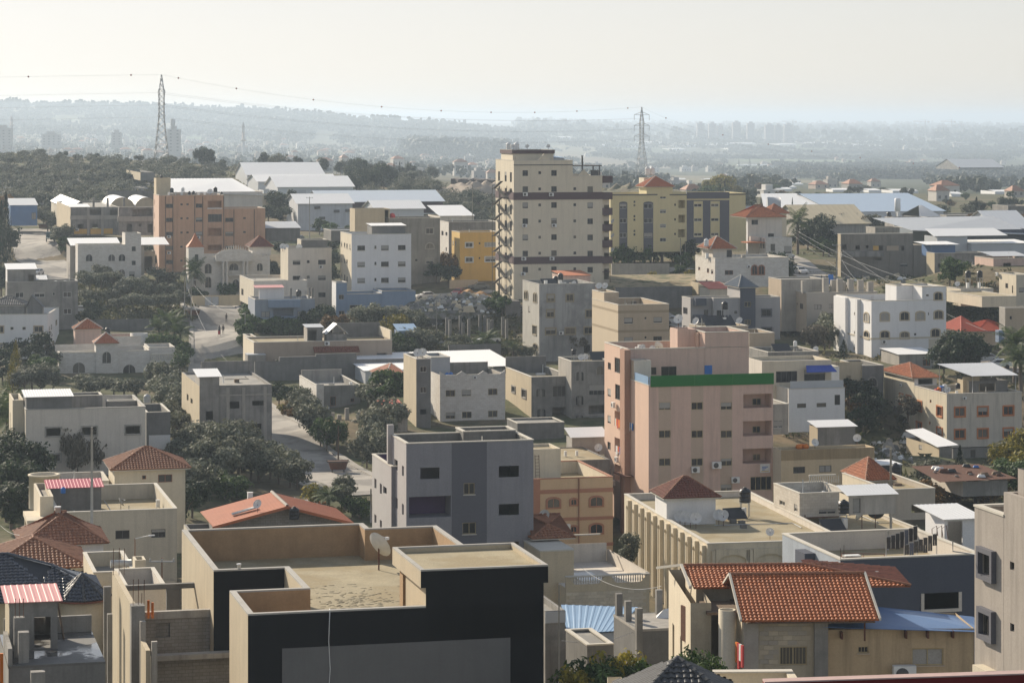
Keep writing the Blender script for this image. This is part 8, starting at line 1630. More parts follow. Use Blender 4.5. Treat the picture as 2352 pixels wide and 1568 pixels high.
def skip(p,label,s,rz):
 o=empty('rubbish_container',label,'rubbish container',p,R(rz));mb=MB();mb.hexa([(-.8*s,-.45*s,.3*s),(.8*s,-.45*s,.3*s),(.8*s,.45*s,.3*s),(-.8*s,.45*s,.3*s)],[(-1.1*s,-.6*s,1.2*s),(1.1*s,-.6*s,1.2*s),(1.1*s,.6*s,1.2*s),(-1.1*s,.6*s,1.2*s)]);mb.build('tub',rustm,o);mb=MB();mb.box(-1.25*s,1.25*s,-.64*s,-.58*s,1.13*s,1.25*s);mb.box(-1.25*s,1.25*s,.58*s,.64*s,1.13*s,1.25*s);mb.build('rim',framed,o)
 for x in(-.65,.65):
  for y in(-.35,.35):mb=MB();mb.box(x*s-.07*s,x*s+.07*s,y*s-.07*s,y*s+.07*s,0,.3*s);mb.build('foot',framed,o)
skip(G(776,1089)+up,'rusty rubbish container standing on the lane bend',1.15,8);skip(G(445,728)+Vector((0,0,.1)),'dark rubbish container at the wall by the lane',1.1,20);skip(G(99,527),'dark rubbish container beside the left road',1.2,10)
for u,v,yt,pl_,Y in((777,1074,978,'at the rubbish container bend',0),(851+1-0,1200,1122,'left of the slate purple block',0),(439,735,640,'by the lane below the mansion',0),(424,725,632,'by the orchard corner',0),(1003,770,690,'on the rubble lot edge',0),(563,775,715,'by the lane hedge',0),(1563,610,547,'by the yellow block garden',0),(1574,612,556,'by the yellow block garden',0),(1922,640,560,'before the brown grey half built house',0),(1791,590,498,'above the right slope road',0),(2185,765,660,'behind the bright white block',0),(17,600,428,'beside the dark trees on the left',0),(1085,600,425,'behind the ochre block',0),(711,560,452,'in the workshop yard',0)):
 p=G(u,v);h=(v-yt)*p.y/F;pole(p,h,pl_,concrete_l if u not in(777,851) else woodm,.13,desc='utility pole',arm=.9 if u in(439,1922,1791,711,17) else 0)
p=P(1258,1270,268);pole((p.x,p.y,CZ-46),46-(1215-HV)*268/F,'in front of the orange banded block',framebr,.07,desc='rust red lamp post',lamp=True)
p=P(310,1290,218);pole((p.x,p.y,CZ-43),43-(1235-HV)*218/F,'below the stained beige building',framebr,.06,desc='thin rust red lamp post',lamp=True)
p=P(372,1300,205);pole((p.x,p.y,CZ-43),43-(1280-HV)*205/F,'with a square iron frame by the black building',framebr,.07,desc='rusty pole',arm=1)
for(u0,v0,Y0),(u1,v1,Y1),sag,lb in(((424,640,545),(560,850,455),4,'pale cable sagging across the lane from the orchard pole'),((439,645,530),(563,720,490),2,'grey cable crossing the lane'),((1791,505,600),(2185,665,470),2,'upper power cable over the right slope'),((1792,508,600),(2186,672,470),3,'second power cable over the right slope'),((1790,512,600),(2352,830,400),3,'third power cable over the right slope'),((1922,565,556),(2352,790,420),2,'power cable from the half built house to the right edge'),((1922,572,556),(2040,640,480),4,'cable looping down to the bright white block'),((0,1205,220),(45,1228,205),.2,'cable at the left edge by the brown ribbed roof'),((560,850,455),(680,960,372),3,'twin cable running down beside the low grey house'),((1290,1470,160),(1560,1380,175),1,'thin cable over the blue ribbed shed'),((1332,1300,200),(1520,1345,180),.8,'thin cable across the balustraded terrace')):
 wire(P(u0,v0,Y0),P(u1,v1,Y1),sag,lb,r=.022 if Y0>300 else .015,m=metalg)
# plants
def trees(kind,place,items,shrub=False,trunk=.4,desc=None):
 """items: (u, v of the foot, radius m, height m)"""
 for q in items:
  u,v,r,h=q[:4];p=q[4] if len(q)>4 else G(u,v);tree(kind,p,r,h,place,trunk,desc,shrub)
rnd=random.Random(21)
trees('olive','in the orchard by the lane',[(205,672,3.0,5.2),(232,664,3.2,5.6),(258,668,2.6,4.5),(196,700,2.0,3.5),(222,706,2.2,3.9),(276,690,2.2,3.9),(300,680,2.4,4.2),(322,672,2.3,4.0),(345,690,2.3,4.0),(362,662,2.8,4.9),(388,668,2.6,4.5),(378,694,2.4,4.2),(404,690,2.2,3.9),(305,714,2.1,3.7),(272,718,2.0,3.5),(334,716,2.1,3.7),(362,716,2.1,3.7),(390,715,2.2,3.9),(250,700,2.0,3.5),(414,704,2.0,3.5)],trunk=.5)
trees('dark','below the orchard beside the grey house',[(205,735,2.2,4.2),(218,738,2.0,3.6),(195,760,2.0,4)])
trees('olive','in front of the stone villa',[(55,905,3.0,4.4),(75,900,3.0,5.2),(95,905,3.0,5.4),(120,900,2.4,4.4),(190,902,2.3,3.2),(205,912,2.4,3.4),(230,907,2.4,3.2),(262,908,2.4,3.2),(285,912,2.4,3.4),(312,914,2.3,3.4)],trunk=.35)
trees('olive','between the villa and the bare concrete block',[(360,905,2.4,5.6),(375,915,2.8,6),(392,925,2.8,6),(405,945,2.8,6),(395,960,2.8,5.8),(410,985,2.8,5.6),(400,1005,2.8,5.4),(385,1000,2.4,4.6),(412,1020,2.4,4.6),(360,1010,2.2,4.2),(345,985,2.2,4.6),(372,945,2.6,5.4)],trunk=.3)
trees('dark','at the foot of the left edge white house',[(20,835,2.2,4.2),(45,835,2.4,4.8),(70,845,2.2,4.2),(100,838,2.6,6.2),(110,860,2.2,4.4),(8,885,2.6,4.8),(15,860,2.4,5)])
conifer(G(36,880),1.7,7.2,'at the left edge before the white house','bright yellow green columnar tree','columnar_tree','yellow');conifer(G(28,905),1.5,6.5,'at the left edge below the yellow tree','second yellow green columnar tree','columnar_tree','yellow')
trees('green','at the left edge below the villa',[(85,865,2.2,4),(105,872,2.2,4)])
trees('olive','in the grove beside the brown hip roof',[(428,1085,2.8,5.4),(450,1075,3.0,6.2),(480,1080,3.2,6.6),(510,1090,3.2,7.2),(530,1075,3.0,6.4),(555,1085,3.2,6.8),(545,1110,3.0,6),(500,1115,3.0,6),(470,1110,2.8,5.6),(595,1110,2.6,5),(620,1100,2.8,5.4),(640,1112,2.6,5),(664,1120,2.4,4.6),(682,1126,2.0,4),(575,1105,2.8,5.8),(440,1110,2.6,5),(425,1150,2.4,4.8),(445,1140,2.6,5)],trunk=.3)
trees('green','below the olive grove',[(515,1150,2.0,3.0),(500,1135,2.0,3),(545,1150,2.2,3)],True)
trees('olive','along the lane wall by the column yard',[(690,965,2.4,4.6),(705,985,2.4,5),(718,1005,2.4,5),(700,945,2.0,4)],trunk=.35)
trees('green','in front of the column yard',[(752,1040,2.0,5),(738,1030,1.7,4.2),(772,1038,1.8,4.4)],trunk=.4)
trees('olive','left of the slate purple block',[(842,1075,2.0,4.4),(855,1058,2.3,5.4),(862,1040,2.8,6.4),(880,1020,2.8,6),(845,1056,2.0,4.6),(890,1000,2.6,5.4),(868,1075,2.4,5)],trunk=.3)
trees('yellow','at the gate by the lane',[(655,955,1.3,2.4)],True);trees('rusty','at the gate by the lane',[(668,958,1.4,2.6),(676,962,1.2,2)],True);trees('dark','behind the lane gate',[(672,940,2.0,4),(640,930,2,3.6)])
trees('green','behind the red sheet hut',[(880,925,2.4,5),(895,930,2.6,5.4),(910,935,2.4,5),(870,945,2,4)])
trees('olive','behind the red sheet hut',[(845,935,2.0,4),(850,945,2,4)])
palm(G(755,1180),1.9,'in the junk garden behind the orange ribbed roof','small feathery palm',.5);trees('olive','in the junk garden',[(793,1170,1.8,4.2),(785,1178,1.5,3.4)]);trees('yellow','in the junk garden',[(770,1185,1.1,1.4),(725,1158,1.6,2.6)],True);trees('green','in the junk garden',[(810,1185,1.6,2.6),(825,1190,1.6,2.6),(835,1185,1.4,2.2)],True)
rn=random.Random(5);mb=MB()
for i in range(90):
 p=G(700+rn.gauss(0,18),1158+rn.gauss(0,6));s_=rn.uniform(.12,.45);mb.hexa([p+Vector(q)*s_ for q in((-1,-.8,0),(1,-.9,0),(.8,.9,0),(-1,.7,0))],[p+Vector(q)*s_ for q in((-.6,-.5,.8),(.7,-.6,.6),(.5,.5,.9),(-.5,.6,.7))],rn.choice([0,0,0,1,2]))
mb.build('rubbish',[plastw,mat('teal_cloth',(.03,.3,.25)),orangepl],None,'stuff')
trees('green','in the hedge along the lane',[(562,745,1.9,4.2),(568,760,2.0,4.4),(565,785,1.9,4.2),(572,735,2.0,4.4),(580,755,2.2,4.4),(585,730,2.0,3.8),(560,800,1.6,3.2),(570,770,2.2,4),(588,765,2.2,3.6),(605,768,2.4,3.8),(625,770,2.4,3.8),(645,770,2.4,3.8),(665,772,2.4,3.8),(682,768,2.2,3.6)],True)
for u,v,s_ in((365,800,2.3),(385,790,2.6),(402,800,2.6),(414,815,2.4)):palm(G(u,v),s_,'crowding the lane by the villa','lush feathery palm',.75)
trees('green','under the palms by the villa',[(368,822,2.4,5),(388,828,2.4,5.2),(408,835,2.2,5),(420,845,2.0,4.4),(412,860,2.0,4),(400,850,2.2,4.4)])
palm(G(447,690),2.5,'in front of the mansion turret','tall feathery palm',1.1);trees('green','before the mansion',[(515,690,2.2,4.6),(525,692,2.2,4.4),(448,692,2.0,3.2),(460,690,1.6,2.4)])
trees('dark','right of the mansion',[(630,660,2.2,5),(640,668,2.4,5.4),(622,640,2.2,4.6),(645,600,2.4,5),(760,655,2.4,5),(765,620,2.4,5),(770,585,2.6,5),(755,595,2,4.4)])
trees('dark','beside the blue house',[(735,770,2.6,6),(715,765,2.4,5),(745,755,2.2,5)]);trees('rusty','before the blue house',[(760,775,2.4,4.6),(780,772,2.2,4.2),(800,770,2.2,4)])
trees('olive','before the blue house',[(835,775,3.0,6),(850,768,3.2,6.4),(870,772,3.0,6),(890,768,2.6,5.6),(940,770,2.6,5.4),(955,775,2.8,5.4),(925,772,2.4,5),(955,815,2.8,5),(975,818,2.6,4.8),(938,810,2.6,5),(990,810,2.4,4.4)])
trees('yellow','in the garden before the blue house',[(905,800,2.6,6.6),(895,805,2.2,5),(918,790,2.2,5.6)],trunk=.2)
trees('green','in the garden below the yellow tree',[(908,822,2.4,4.6),(895,825,2.2,4),(925,825,2.4,4.4)]);trees('dark','before the long tan house',[(880,830,2.2,3.6),(940,830,2.2,3.6),(660,868,2.4,3.4)])
palm(G(1118,822),2.7,'in the garden left of the patchy block','broad feathery palm',.55);palm(G(1100,825),2.3,'in the garden left of the patchy block','broad feathery palm',.5);palm(G(1180,825),2.0,'at the foot of the patchy block','small feathery palm',.5)
trees('olive','in the garden left of the patchy block',[(1055,815,2,4),(1040,825,1.8,3.4),(1210,830,1.8,3)]);trees('green','by the rubble lot',[(1145,715,2.2,4),(1155,730,2.2,4),(1130,720,1.8,3)])
trees('dark','at the foot of the ochre block',[(1085,642,2.8,6.6),(1072,640,2.2,5.2),(1105,640,2.8,6),(1118,642,2.4,5.2)]);trees('rusty','beside the ochre block',[(1022,640,3.0,6),(1030,645,3.0,6),(1012,642,2.8,5.4),(1022,610,1.6,7)]);trees('dark','under the rusty trees',[(1000,650,2.6,4.6),(1035,655,2.6,4.4)])
trees('dry','at the foot of the patchy block',[(1300,815,2.4,4.8),(1315,818,2.4,4.6),(1285,820,2,4)],trunk=.15);trees('dark','at the foot of the patchy block',[(1300,800,2.6,5),(1320,800,2.4,5),(1340,805,2.2,4.6)])
trees('dry','by the broad whitish building',[(165,1085,1.6,5.8),(178,1090,1.4,5),(225,1085,1.6,5.5)],trunk=.1)
for u,v,s_ in((18,1040,2.6),(-8,1060,2.6),(35,1045,2.0)):palm(G(u,v),s_,'at the left edge by the broad whitish building','big yellow green palm',1.0)
trees('dark','at the left edge below the palms',[(20,1120,3.4,6),(45,1130,3.4,6.4),(65,1125,3.0,5.4),(75,1105,2.4,4.6),(5,1160,3.4,6),(40,1180,3.2,6),(60,1170,2.6,5),(25,1215,2.8,5),(10,1085,3,5.4)],trunk=.2);trees('olive','at the left edge below the palms',[(15,1195,2.6,4.6),(30,1150,2.4,4.4)])
trees('dark','beside the brown hip roofed house',[(425,1215,2.2,4.6),(440,1190,2.2,4.4),(415,1195,2,4)])
trees('green','in the garden before the yellow block',[(1420,610,2.6,4.8),(1440,608,2.6,5.2),(1458,606,2.6,5),(1478,606,2.6,4.8),(1500,604,2.6,5),(1545,604,2.4,4.6),(1430,602,2.4,4.6)],True);palm(G(1520,604),3.0,'in the garden before the yellow block','broad feathery palm',.7);palm(G(1495,604),2.2,'in the garden before the yellow block','broad feathery palm',.5)
trees('dark','under the yellow block',[(1570,605,2.2,5.4),(1585,606,2.4,5.6)]);trees('green','on the weedy mound',[(1575,625,2.2,4.4),(1560,635,1.6,2.6)]);trees('yellow','on the weedy mound',[(1488,655,1.4,2),(1500,645,1.2,2.2),(1590,655,2,3.4)],True);trees('olive','on the weedy mound',[(1470,650,1.0,1.5),(1530,655,1.0,1.4),(1555,650,1.2,1.8)],True)
palm(G(1832,585),3.0,'beside the right slope road','tall shaggy palm',1.15);trees('dark','behind the tall shaggy palm',[(1870,570,4.0,9),(1895,578,4.0,8.6),(1885,560,3.6,8),(1855,575,3.6,7.6)],trunk=.2);trees('green','below the dark trees of the right slope',[(1890,588,3.0,4.6),(1905,590,2.6,4)])
trees('dry','before the tan hip roofed hall',[(1935,552,2.6,7),(1955,550,2.6,7.4),(1980,552,2.4,6.6),(1910,556,2.4,6)],trunk=.15);trees('olive','right of the tan hip roofed hall',[(2000,545,3,6.4),(2015,540,2.6,5.4)])
trees('dark','hiding the white stone house corner',[(1782,665,3.6,7.6),(1790,650,3.0,6.4),(1772,660,2.8,6)],trunk=.15);trees('dark','by the columned roof house',[(1890,790,2.6,4.8),(1905,800,2.6,5)]);trees('olive','by the columned roof house',[(1905,795,3.0,6.6),(1895,805,2.8,5.4)]);trees('dry','by the columned roof house',[(1862,805,2.2,4.4),(1875,805,2.2,4.6)],trunk=.15)
trees('green','before the canopied house',[(2192,655,3.0,6),(2180,660,2.4,4.6)]);conifer(G(1938,826),1.5,3.2,'at the corner of the bright white block','small spiky conifer','small_conifer')
trees('dark','beside the bright white block',[(2195,765,3.8,8),(2225,758,4.0,8.4),(2245,750,3.6,8),(2210,745,3.6,7.6),(2265,760,3.2,6.4),(2285,790,3.0,5.6),(2188,740,3,7)],trunk=.25);trees('rusty','above the bright white block',[(2235,730,3.2,7.4),(2255,735,3,6.4)]);trees('dark','by the two parked cars',[(2185,850,3.4,6.4),(2210,855,3.6,6.8),(2235,850,3.2,6),(2170,860,2.8,5)],trunk=.15)
palm(G(2330,880),3.0,'at the right edge behind the orange framed block','big dark palm',.9);palm(G(2345,900),2.8,'at the right edge behind the orange framed block','big dark palm',.8);palm(G(2285,760),2.2,'by the red tent roof','feathery palm',.9)
trees('rusty','in the orchard on the far right',[(2240,535,3.2,5),(2265,538,3.2,5),(2290,535,3.2,5),(2315,536,3.2,5),(2340,534,3.2,5)])
trees('rusty','left of the orange framed block',[(1955,945,2.4,4.6),(1965,965,2.2,4)]);trees('dark','left of the orange framed block',[(1975,960,2.6,5.4),(1990,985,2.6,5.4),(1968,930,2.6,5),(1985,1000,2.2,4.2)]);trees('olive','behind the grey stair box',[(1835,985,1.8,3.6),(1850,990,1.8,3.4)])
trees('dark','climbing the white house wall',[(1840,965,1.6,5.4),(1890,955,1.3,4.6)],True);trees('olive','beside the pink block',[(1785,905,2.2,4.4),(1795,900,2,4)])
trees('dry','piled on the shanty wall',[(2085,985,2.2,3.4,G(2085,1010)+Vector((0,0,3.2)))],True,desc='tangled heap of dry brushwood')
trees('yellow','at the right edge above the grey flank',[(2322,1120,3.0,6.2),(2345,1100,3.2,7),(2335,1135,2.8,5.4)],trunk=.2);trees('green','at the right edge above the grey flank',[(2310,1140,2.8,4.6),(2345,1150,3,5)]);trees('rusty','below the ramshackle house',[(2175,1160,2.6,3.6),(2205,1155,2.6,3.6),(2240,1160,2.6,3.6),(2270,1155,2.6,3.6),(2150,1150,2.2,3)],True);conifer(G(2205,1140),1.6,6,'before the ramshackle house','thin ragged conifer','ragged_conifer');trees('olive','before the ramshackle house',[(2140,1118,2.2,3.6),(2165,1125,2.0,3.2)],True);trees('rusty','behind the crowded roof yard',[(2120,1185,2.2,4.2),(2130,1195,2,3.6)])
B=None
def nearY(u,v,Y):p=P(u,v,Y);return p
trees('yellow','at the bottom between the black building and the grey tiled pyramid',[(0,0,3.0,6.0,Vector(((1375-CX)*142/F,142,CZ-42+8))),(0,0,2.6,5,Vector(((1450-CX)*148/F,148,CZ-42+8)))],trunk=.15) if False else None
for u,vt,Y,r,h,k in((1345,1495,140,1.5,4,'green'),(1375,1490,141,1.3,4,'yellow'),(1410,1505,142,1.3,3.6,'green'),(1445,1490,146,1.2,4,'yellow'),(1490,1500,144,1.3,3.6,'green'),(1320,1520,138,1.2,3,'yellow'),(1580,1478,133,1.2,3.4,'green'),(1610,1490,133,1.2,3.2,'green'),(1640,1500,132,1.0,3,'green'),(1390,1530,138,1.4,3,'green')):
 zt=CZ-(vt-HV)*Y/F;p=Vector(((u-CX)*Y/F,Y,zt-h));o=tree(k,p,r,h,'growing up at the bottom before the grey tiled pyramid',.2)
 g_=ground_z(p.x,p.y);t=MB();t.tube([(0,0,g_-p.z),(0,0,.5)],.07,5);t.build('stem',trunkm,o)
trees('olive','between the banded block and the fluted building',[(0,0,1.2,3.4,P(1445,1300,262)),(0,0,1.0,2.6,P(1440,1310,262))])
pl_='on the scrub hillside under the first pylon';n=0;rh=random.Random(77)
bush=[]
while n<330:
 u=rh.uniform(-30,560);v=rh.uniform(352,500)
 vmin=352+max(0,u-60)*.055
 if v<vmin+5 or(u>300 and v>425 and u<560) or(u>520 and v>395):continue
 if u<90 and v>470:continue
 p=G(u,v)
 if not 700<p.y<1160:continue
 s_=rh.uniform(.75,1.25);n+=1
 if n>140:bush.append((p,2.1*s_))
 else:tree('olive' if rh.random()<.85 else 'dark',p,2.15*s_,3.3*s_,pl_,.3)
n=0
while n<130:
 u=rh.uniform(800,1150);v=rh.uniform(392,520)
 if v<388+(u-800)*.07:continue
 if u<1020 and v>455:continue
 if u>1010 and v<455:continue
 p=G(u,v)
 if not 680<p.y<1180:continue
 s_=rh.uniform(.8,1.3)
 if n>60:bush.append((p,2.3*s_));n+=1;continue
 tree('olive' if rh.random()<.5 else 'dark',p,2.4*s_,3.8*s_,'on the slope between the warehouses and the tower',.3);n+=1
mb=MB()
for p,s_ in bush:
 for i in range(420):
  d=Vector((rh.gauss(0,1),rh.gauss(0,1),rh.gauss(0,1))).normalized();c=p+Vector((d.x*s_,d.y*s_,s_*.62+d.z*s_*.66))*1.0*1+Vector((rh.gauss(0,.2),rh.gauss(0,.2),rh.gauss(0,.12)))*s_;d=(d+Vector((rh.gauss(0,.5),rh.gauss(0,.5),rh.gauss(0,.5)))).normalized();x=d.orthogonal().normalized();y=d.cross(x);l=rh.uniform(.15,.34)*s_;mb.quad(c-x*l*.5,c-y*l*.3,c+x*l*.5,c+y*l*.3)
mb.build('olive_scrub',olive,None,'stuff')
for i in range(26):u=rh.uniform(800,895);v=rh.uniform(405,452);tree('dark',G(u,v),rh.uniform(3,4.4),rh.uniform(6,9),'in the dense thicket beside the white warehouses',.15)
for i in range(30):u=rh.uniform(560,1000);v=384+(u-560)*.06+rh.uniform(-2,6);tree(rh.choice(['dark','olive']),G(u,v),rh.uniform(2.5,4),rh.uniform(5,8),'along the crest behind the white warehouses',.2)
for u,v in((905,415),(918,415),(937,412)):conifer(G(u,v),1.4,8,'at the ruined house on the crest')
for u,v in((470,385),(478,386),(463,386)):tree('dark',G(u,v),3.6,9,'tall on the ridge right of the first pylon',.3)
trees('dark','behind the salmon block',[(625,500,3.5,8),(640,505,3.5,8),(660,500,4,9),(672,510,3.4,7.4),(650,520,3,6),(615,515,3,6)]);palm(G(826,540),2.6,'behind the white four storey block','bright feathery palm',.8);trees('green','behind the white four storey block',[(735,540,2.6,4.6),(760,545,2.4,4),(810,540,2,3.4),(765,555,2.4,4)])
trees('olive','by the left road bend',[(110,535,3.4,6.4),(140,570,3.2,6),(148,560,2.8,5),(100,520,3,5.6)]);trees('green','by the left road bend',[(150,580,2.2,4)],True);conifer(G(14,612),2.4,17,'dark beside the left road','tall dark cypress');conifer(G(3,615),2.4,15,'dark beside the left road','tall dark cypress');trees('dark','dark beside the left road',[(8,600,4,9),(20,590,3,7),(2,680,3,7),(12,685,2.4,5)])
trees('rusty','at the left edge of the scrub hill',[(12,510,4,8),(25,505,3.4,6.5)]);trees('dark','between the salmon block and the white arched house',[(345,610,2.4,5),(352,620,2.0,4)])
trees('green','right of the yellow block',[(1625,470,4.5,8,G(1625,470)),(1650,470,4.5,8)]);trees('yellow','behind the yellow block',[(1640,458,5,10),(1660,460,5,11),(1680,462,4,8)]);conifer(G(1665,470),1.5,9,'behind the yellow block');conifer(G(1717,500),1.8,8.5,'right of the yellow block','dark conical conifer','conical_conifer');conifer(G(1748,490),1.0,5,'right of the yellow block');conifer(G(2243,505),1.9,7,'standing out on the right plain','dark pyramid conifer','pyramid_conifer');conifer(G(1820,530),.8,8.5,'above the right slope palms','ragged old cypress','old_cypress')
heap('scrub_hill','low scrubby knoll showing between the tower and the yellow block','hill',1440,452,46,40,6.5,mat('scrub_hill',(.20,.17,.11),var=.3,blot=(.09,.10,.055)),9,base=GY(1440,860))
for i in range(22):u=rh.uniform(1400,1560);tree('olive',GY(u,rh.uniform(820,880))+Vector((0,0,2.5 if u<1500 else 0)),rh.uniform(1.5,2.6),rh.uniform(2,4),'on the scrubby knoll',.2)
# the far plain
def pylon(name_label,u,vb,vt,Y,arms,wb,wt):
 h=(vb-vt)*Y/F;p=P(u,vb,Y);o=empty('pylon',name_label,'pylon',p,.25);mb=MB();r=.16
 def w(t):return wb/2*(1-t/.52)+wt/2*(t/.52) if t<.52 else(wt/2 if t<.78 else wt/2*(1-(t-.78)/.22)+.1)
 def c(t,i):s=w(t);return Vector(((-s,s,s,-s)[i],(-s,-s,s,s)[i],t*h))
 ts=[0,.1,.2,.29,.37,.44,.52,.57,.62,.67,.72,.78,.84,.9,.96,1]
 legs=MB()
 for i in range(4):
  for a,b in zip(ts,ts[1:]):legs.tube([c(a,i),c(b,i)],r,4)
 legs.build('leg',steel,o)
 for a,b in zip(ts,ts[1:]):
  for i in range(4):j=(i+1)%4;mb.tube([c(a,i),c(b,j)],r*.55,3);mb.tube([c(a,j),c(b,i)],r*.55,3);mb.tube([c(b,i),c(b,j)],r*.55,3)
 mb.build('lattice',steel,o)
 for t,L in arms:
  am=MB();s=w(t)
  for sg in(-1,1):
   for y in(-s,s):am.tube([(sg*s,y,t*h),(sg*L,0,t*h+.1)],r*.7,4);am.tube([(sg*s,y,t*h+1.6),(sg*L,0,t*h+.1)],r*.6,4)
  am.build('crossarm',steel,o)
  for sg in(-1,1) if L>3 else():im=MB();im.tube([(sg*L,0,t*h),(sg*L,0,t*h-3.2)],.13,5);im.build('insulator',metalg,o)
 return p,h
Ya,Yb=1165,1560
pylon('tall lattice pylon on the scrub ridge at the left',371,371,172,Ya,[(.52,1.7),(.654,1.7),(.79,1.7)],6.2,2.2)
pylon('second lattice pylon far beyond the yellow block',1474,411,246,Yb,[(.59,4.6),(.74,4.6),(.89,4.6)],6.5,2.0)
def span(pts_,label,ball=(),sagv=0):
 q=[P(u,v,Y) for u,v,Y in pts_];n=24;out=[]
 for i in range(n+1):
  t=i/n;out.append(q[0]*(1-t)*(1-t)+q[1]*2*t*(1-t)+q[2]*t*t)
 b=MB();b.tube(out,.03,4);o=b.build('power_line',metalg);tag(o,label,'power line')
 for t in ball:
  p=q[0]*(1-t)*(1-t)+q[1]*2*t*(1-t)+q[2]*t*t;m=MB();m.lathe([(.05,-.42),(.3,-.3),(.42,0),(.3,.3),(.05,.42)],10);s_=m.build('warning_ball',mat('ball_red',(.3,.08,.05)));s_.location=p;later(s_,'red marker ball','on the top power line','marker ball')
mid=lambda a,b,dv:((a[0]+b[0])/2,(a[1]+b[1])/2+dv,(a[2]+b[2])/2)
A_,B_=(371,172,Ya),(1474,246,Yb);L_,R_=(-420,190,1050),(2700,640,1900)
span([A_,(960,291,1380),B_],'top earth wire with marker balls between the two pylons',(.028,.128,.27,.405,.53,.64,.74,.84,.965));span([L_,(-40,176,1100),A_],'top earth wire running left from the first pylon',(.61,.91));span([B_,(1680,360,1650),(2500,405,1700)],'top earth wire dropping right from the second pylon',(.11,.3,.42,.52,.62,.72,.8))
for i,(va,vb2,sg) in enumerate(((213,272,'upper'),(241,296,'middle'),(269,320,'lower'))):
 for k,(dx,w_) in enumerate(((6,'near'),(-6,'far'))):
  span([(371+dx,va+k*2,Ya),(960,(va+vb2)/2+52+k*3,1380),(1474-17+34*k,vb2,Yb)],f'{sg} {w_} conductor between the two pylons');span([(1474-17+34*k,vb2,Yb),(1750,vb2+105,1650),(2500,vb2+140,1750)],f'{sg} {w_} conductor dropping right from the second pylon')
 span([(-420,va+14,1050),(-40,va+8,1100),(365,va,Ya)],f'{sg} conductor running left from the first pylon')
hw_=[mat('far_wall_a',(.58,.55,.50),var=.1),mat('far_wall_b',(.46,.42,.37),var=.1),mat('far_wall_c',(.68,.66,.62),var=.1),mat('far_wall_d',(.36,.34,.32),var=.1),mat('far_wall_e',(.52,.42,.34),var=.1)]
rt_=random.Random(99)
def far_house_parts(k,w,d,h,hip_,wm):
 b=MB();b.box(0,w,0,d,-2,h);out=[('wall',b.mesh('wall',wm))];r_=MB()
 if hip_:r_.v=[(-.4,-.4,h),(w+.4,-.4,h),(w+.4,d+.4,h),(-.4,d+.4,h),(w*.35,d/2,h+2.6),(w*.65,d/2,h+2.6)];r_.f=[(0,1,5,4),(1,2,5),(2,3,4,5),(3,0,4),(3,2,1,0)];r_.m=[0]*5;out.append(('roof',r_.mesh('roof',terracotta_b)))
 else:r_.box(-.15,w+.15,-.15,d+.15,h+.003,h+.25);r_.box(w*.2,w*.55,d*.3,d*.8,h+.25,h+2.6);out.append(('roof',r_.mesh('roof',wm)))
 wn=MB();nf=max(1,int(h/3.1));nc=max(2,int(w/3.6))
 for f in range(nf):
  for c in range(nc):x=(c+.5)*w/nc;z=f*3.1+1.1;wn.quad((x-.6,-.03,z),(x+.6,-.03,z),(x+.6,-.03,z+1.3),(x-.6,-.03,z+1.3))
 out.append(('windows',wn.mesh('window',framed)));return out
def far_house(u,Y,w,d,h,hip_,k,place,desc,yaw=14):
 w*=.95 if Y>2100 else .7;Y=FY(Y);p=GY(u,Y);o=bpy.data.objects.new('house',None);COL.objects.link(o);o.location=p;o.rotation_euler=(0,0,R(yaw+rt_.uniform(-6,6)))
 key=('fh',round(w/2),round(d/3),round(h/1.5),hip_,k)
 for nm,me in proto(key,lambda:far_house_parts(k,round(w/2)*2,round(d/3)*3,max(3,round(h/1.5)*1.5),hip_,hw_[k])):
  c=link(nm if nm!='windows' else 'window',me,o)
  if nm=='windows':c['kind']='stuff'
 return later(o,desc,place,'house')
for i in range(185):
 u=rt_.uniform(-40,1130);Y=rt_.uniform(1900,3300) if u<700 else rt_.uniform(1500,3000)
 hip_=rt_.random()<.3;k=rt_.randrange(5);far_house(u,Y,rt_.uniform(9,20),rt_.uniform(9,15),rt_.choice([3.5,6.5,6.5,9.5,12.5]),hip_,k,'in the hazy town below the left ridge','small red roofed house' if hip_ else['small beige flat roofed house','small brownish flat roofed house','small white flat roofed house','small grey flat roofed house','small ochre flat roofed house'][k])
for i in range(60):
 u=rt_.uniform(1300,2380);Y=rt_.uniform(1150,3200);hip_=rt_.random()<.35;k=rt_.randrange(5);far_house(u,Y,rt_.uniform(8,16),rt_.uniform(8,12),rt_.choice([3.5,4.5,6.5]),hip_,k,'scattered over the hazy right plain','small red roofed farmhouse' if hip_ else 'small pale flat farmhouse')
def block(label,u,vt,vb,Y,wpx,d,m=None,parts=(),cat='building',name='far_building'):
 Y=FY(Y);p=P(u,vb,Y);s_=Y/F;B=empty(name,label,cat,p,R(8));h=(vb-vt)*s_;w=wpx*s_;mb=MB();mb.box(-w/2,w/2,0,d,-5,h);mb.build('wall',m or hw_[3],B);mb=MB();nf=int(h/4)
 for f in range(nf):
  for c in range(max(2,int(w/6))):x=-w/2+(c+.5)*w/max(2,int(w/6));mb.quad((x-1.2,-.06,f*4+1.5),(x+1.2,-.06,f*4+1.5),(x+1.2,-.06,f*4+3),(x-1.2,-.06,f*4+3))
 mb.build('window',framed,B,'stuff');mb=MB();mb.box(-w*.25,w*.2,d*.3,d*.7,h+.003,h+4);mb.build('roof_box',m or hw_[3],B);return B,h,w
B,h,w=block('dark concrete block carrying a round water tower behind the first pylon',400,297,350,1950,31,12);mb=MB();mb.lathe([(2.2,h),(2.2,h+4),(2.9,h+5),(2.9,h+12),(1,h+12.6)],14,c=(-1.5,5,0));mb.build('water_tower',hw_[3],B)
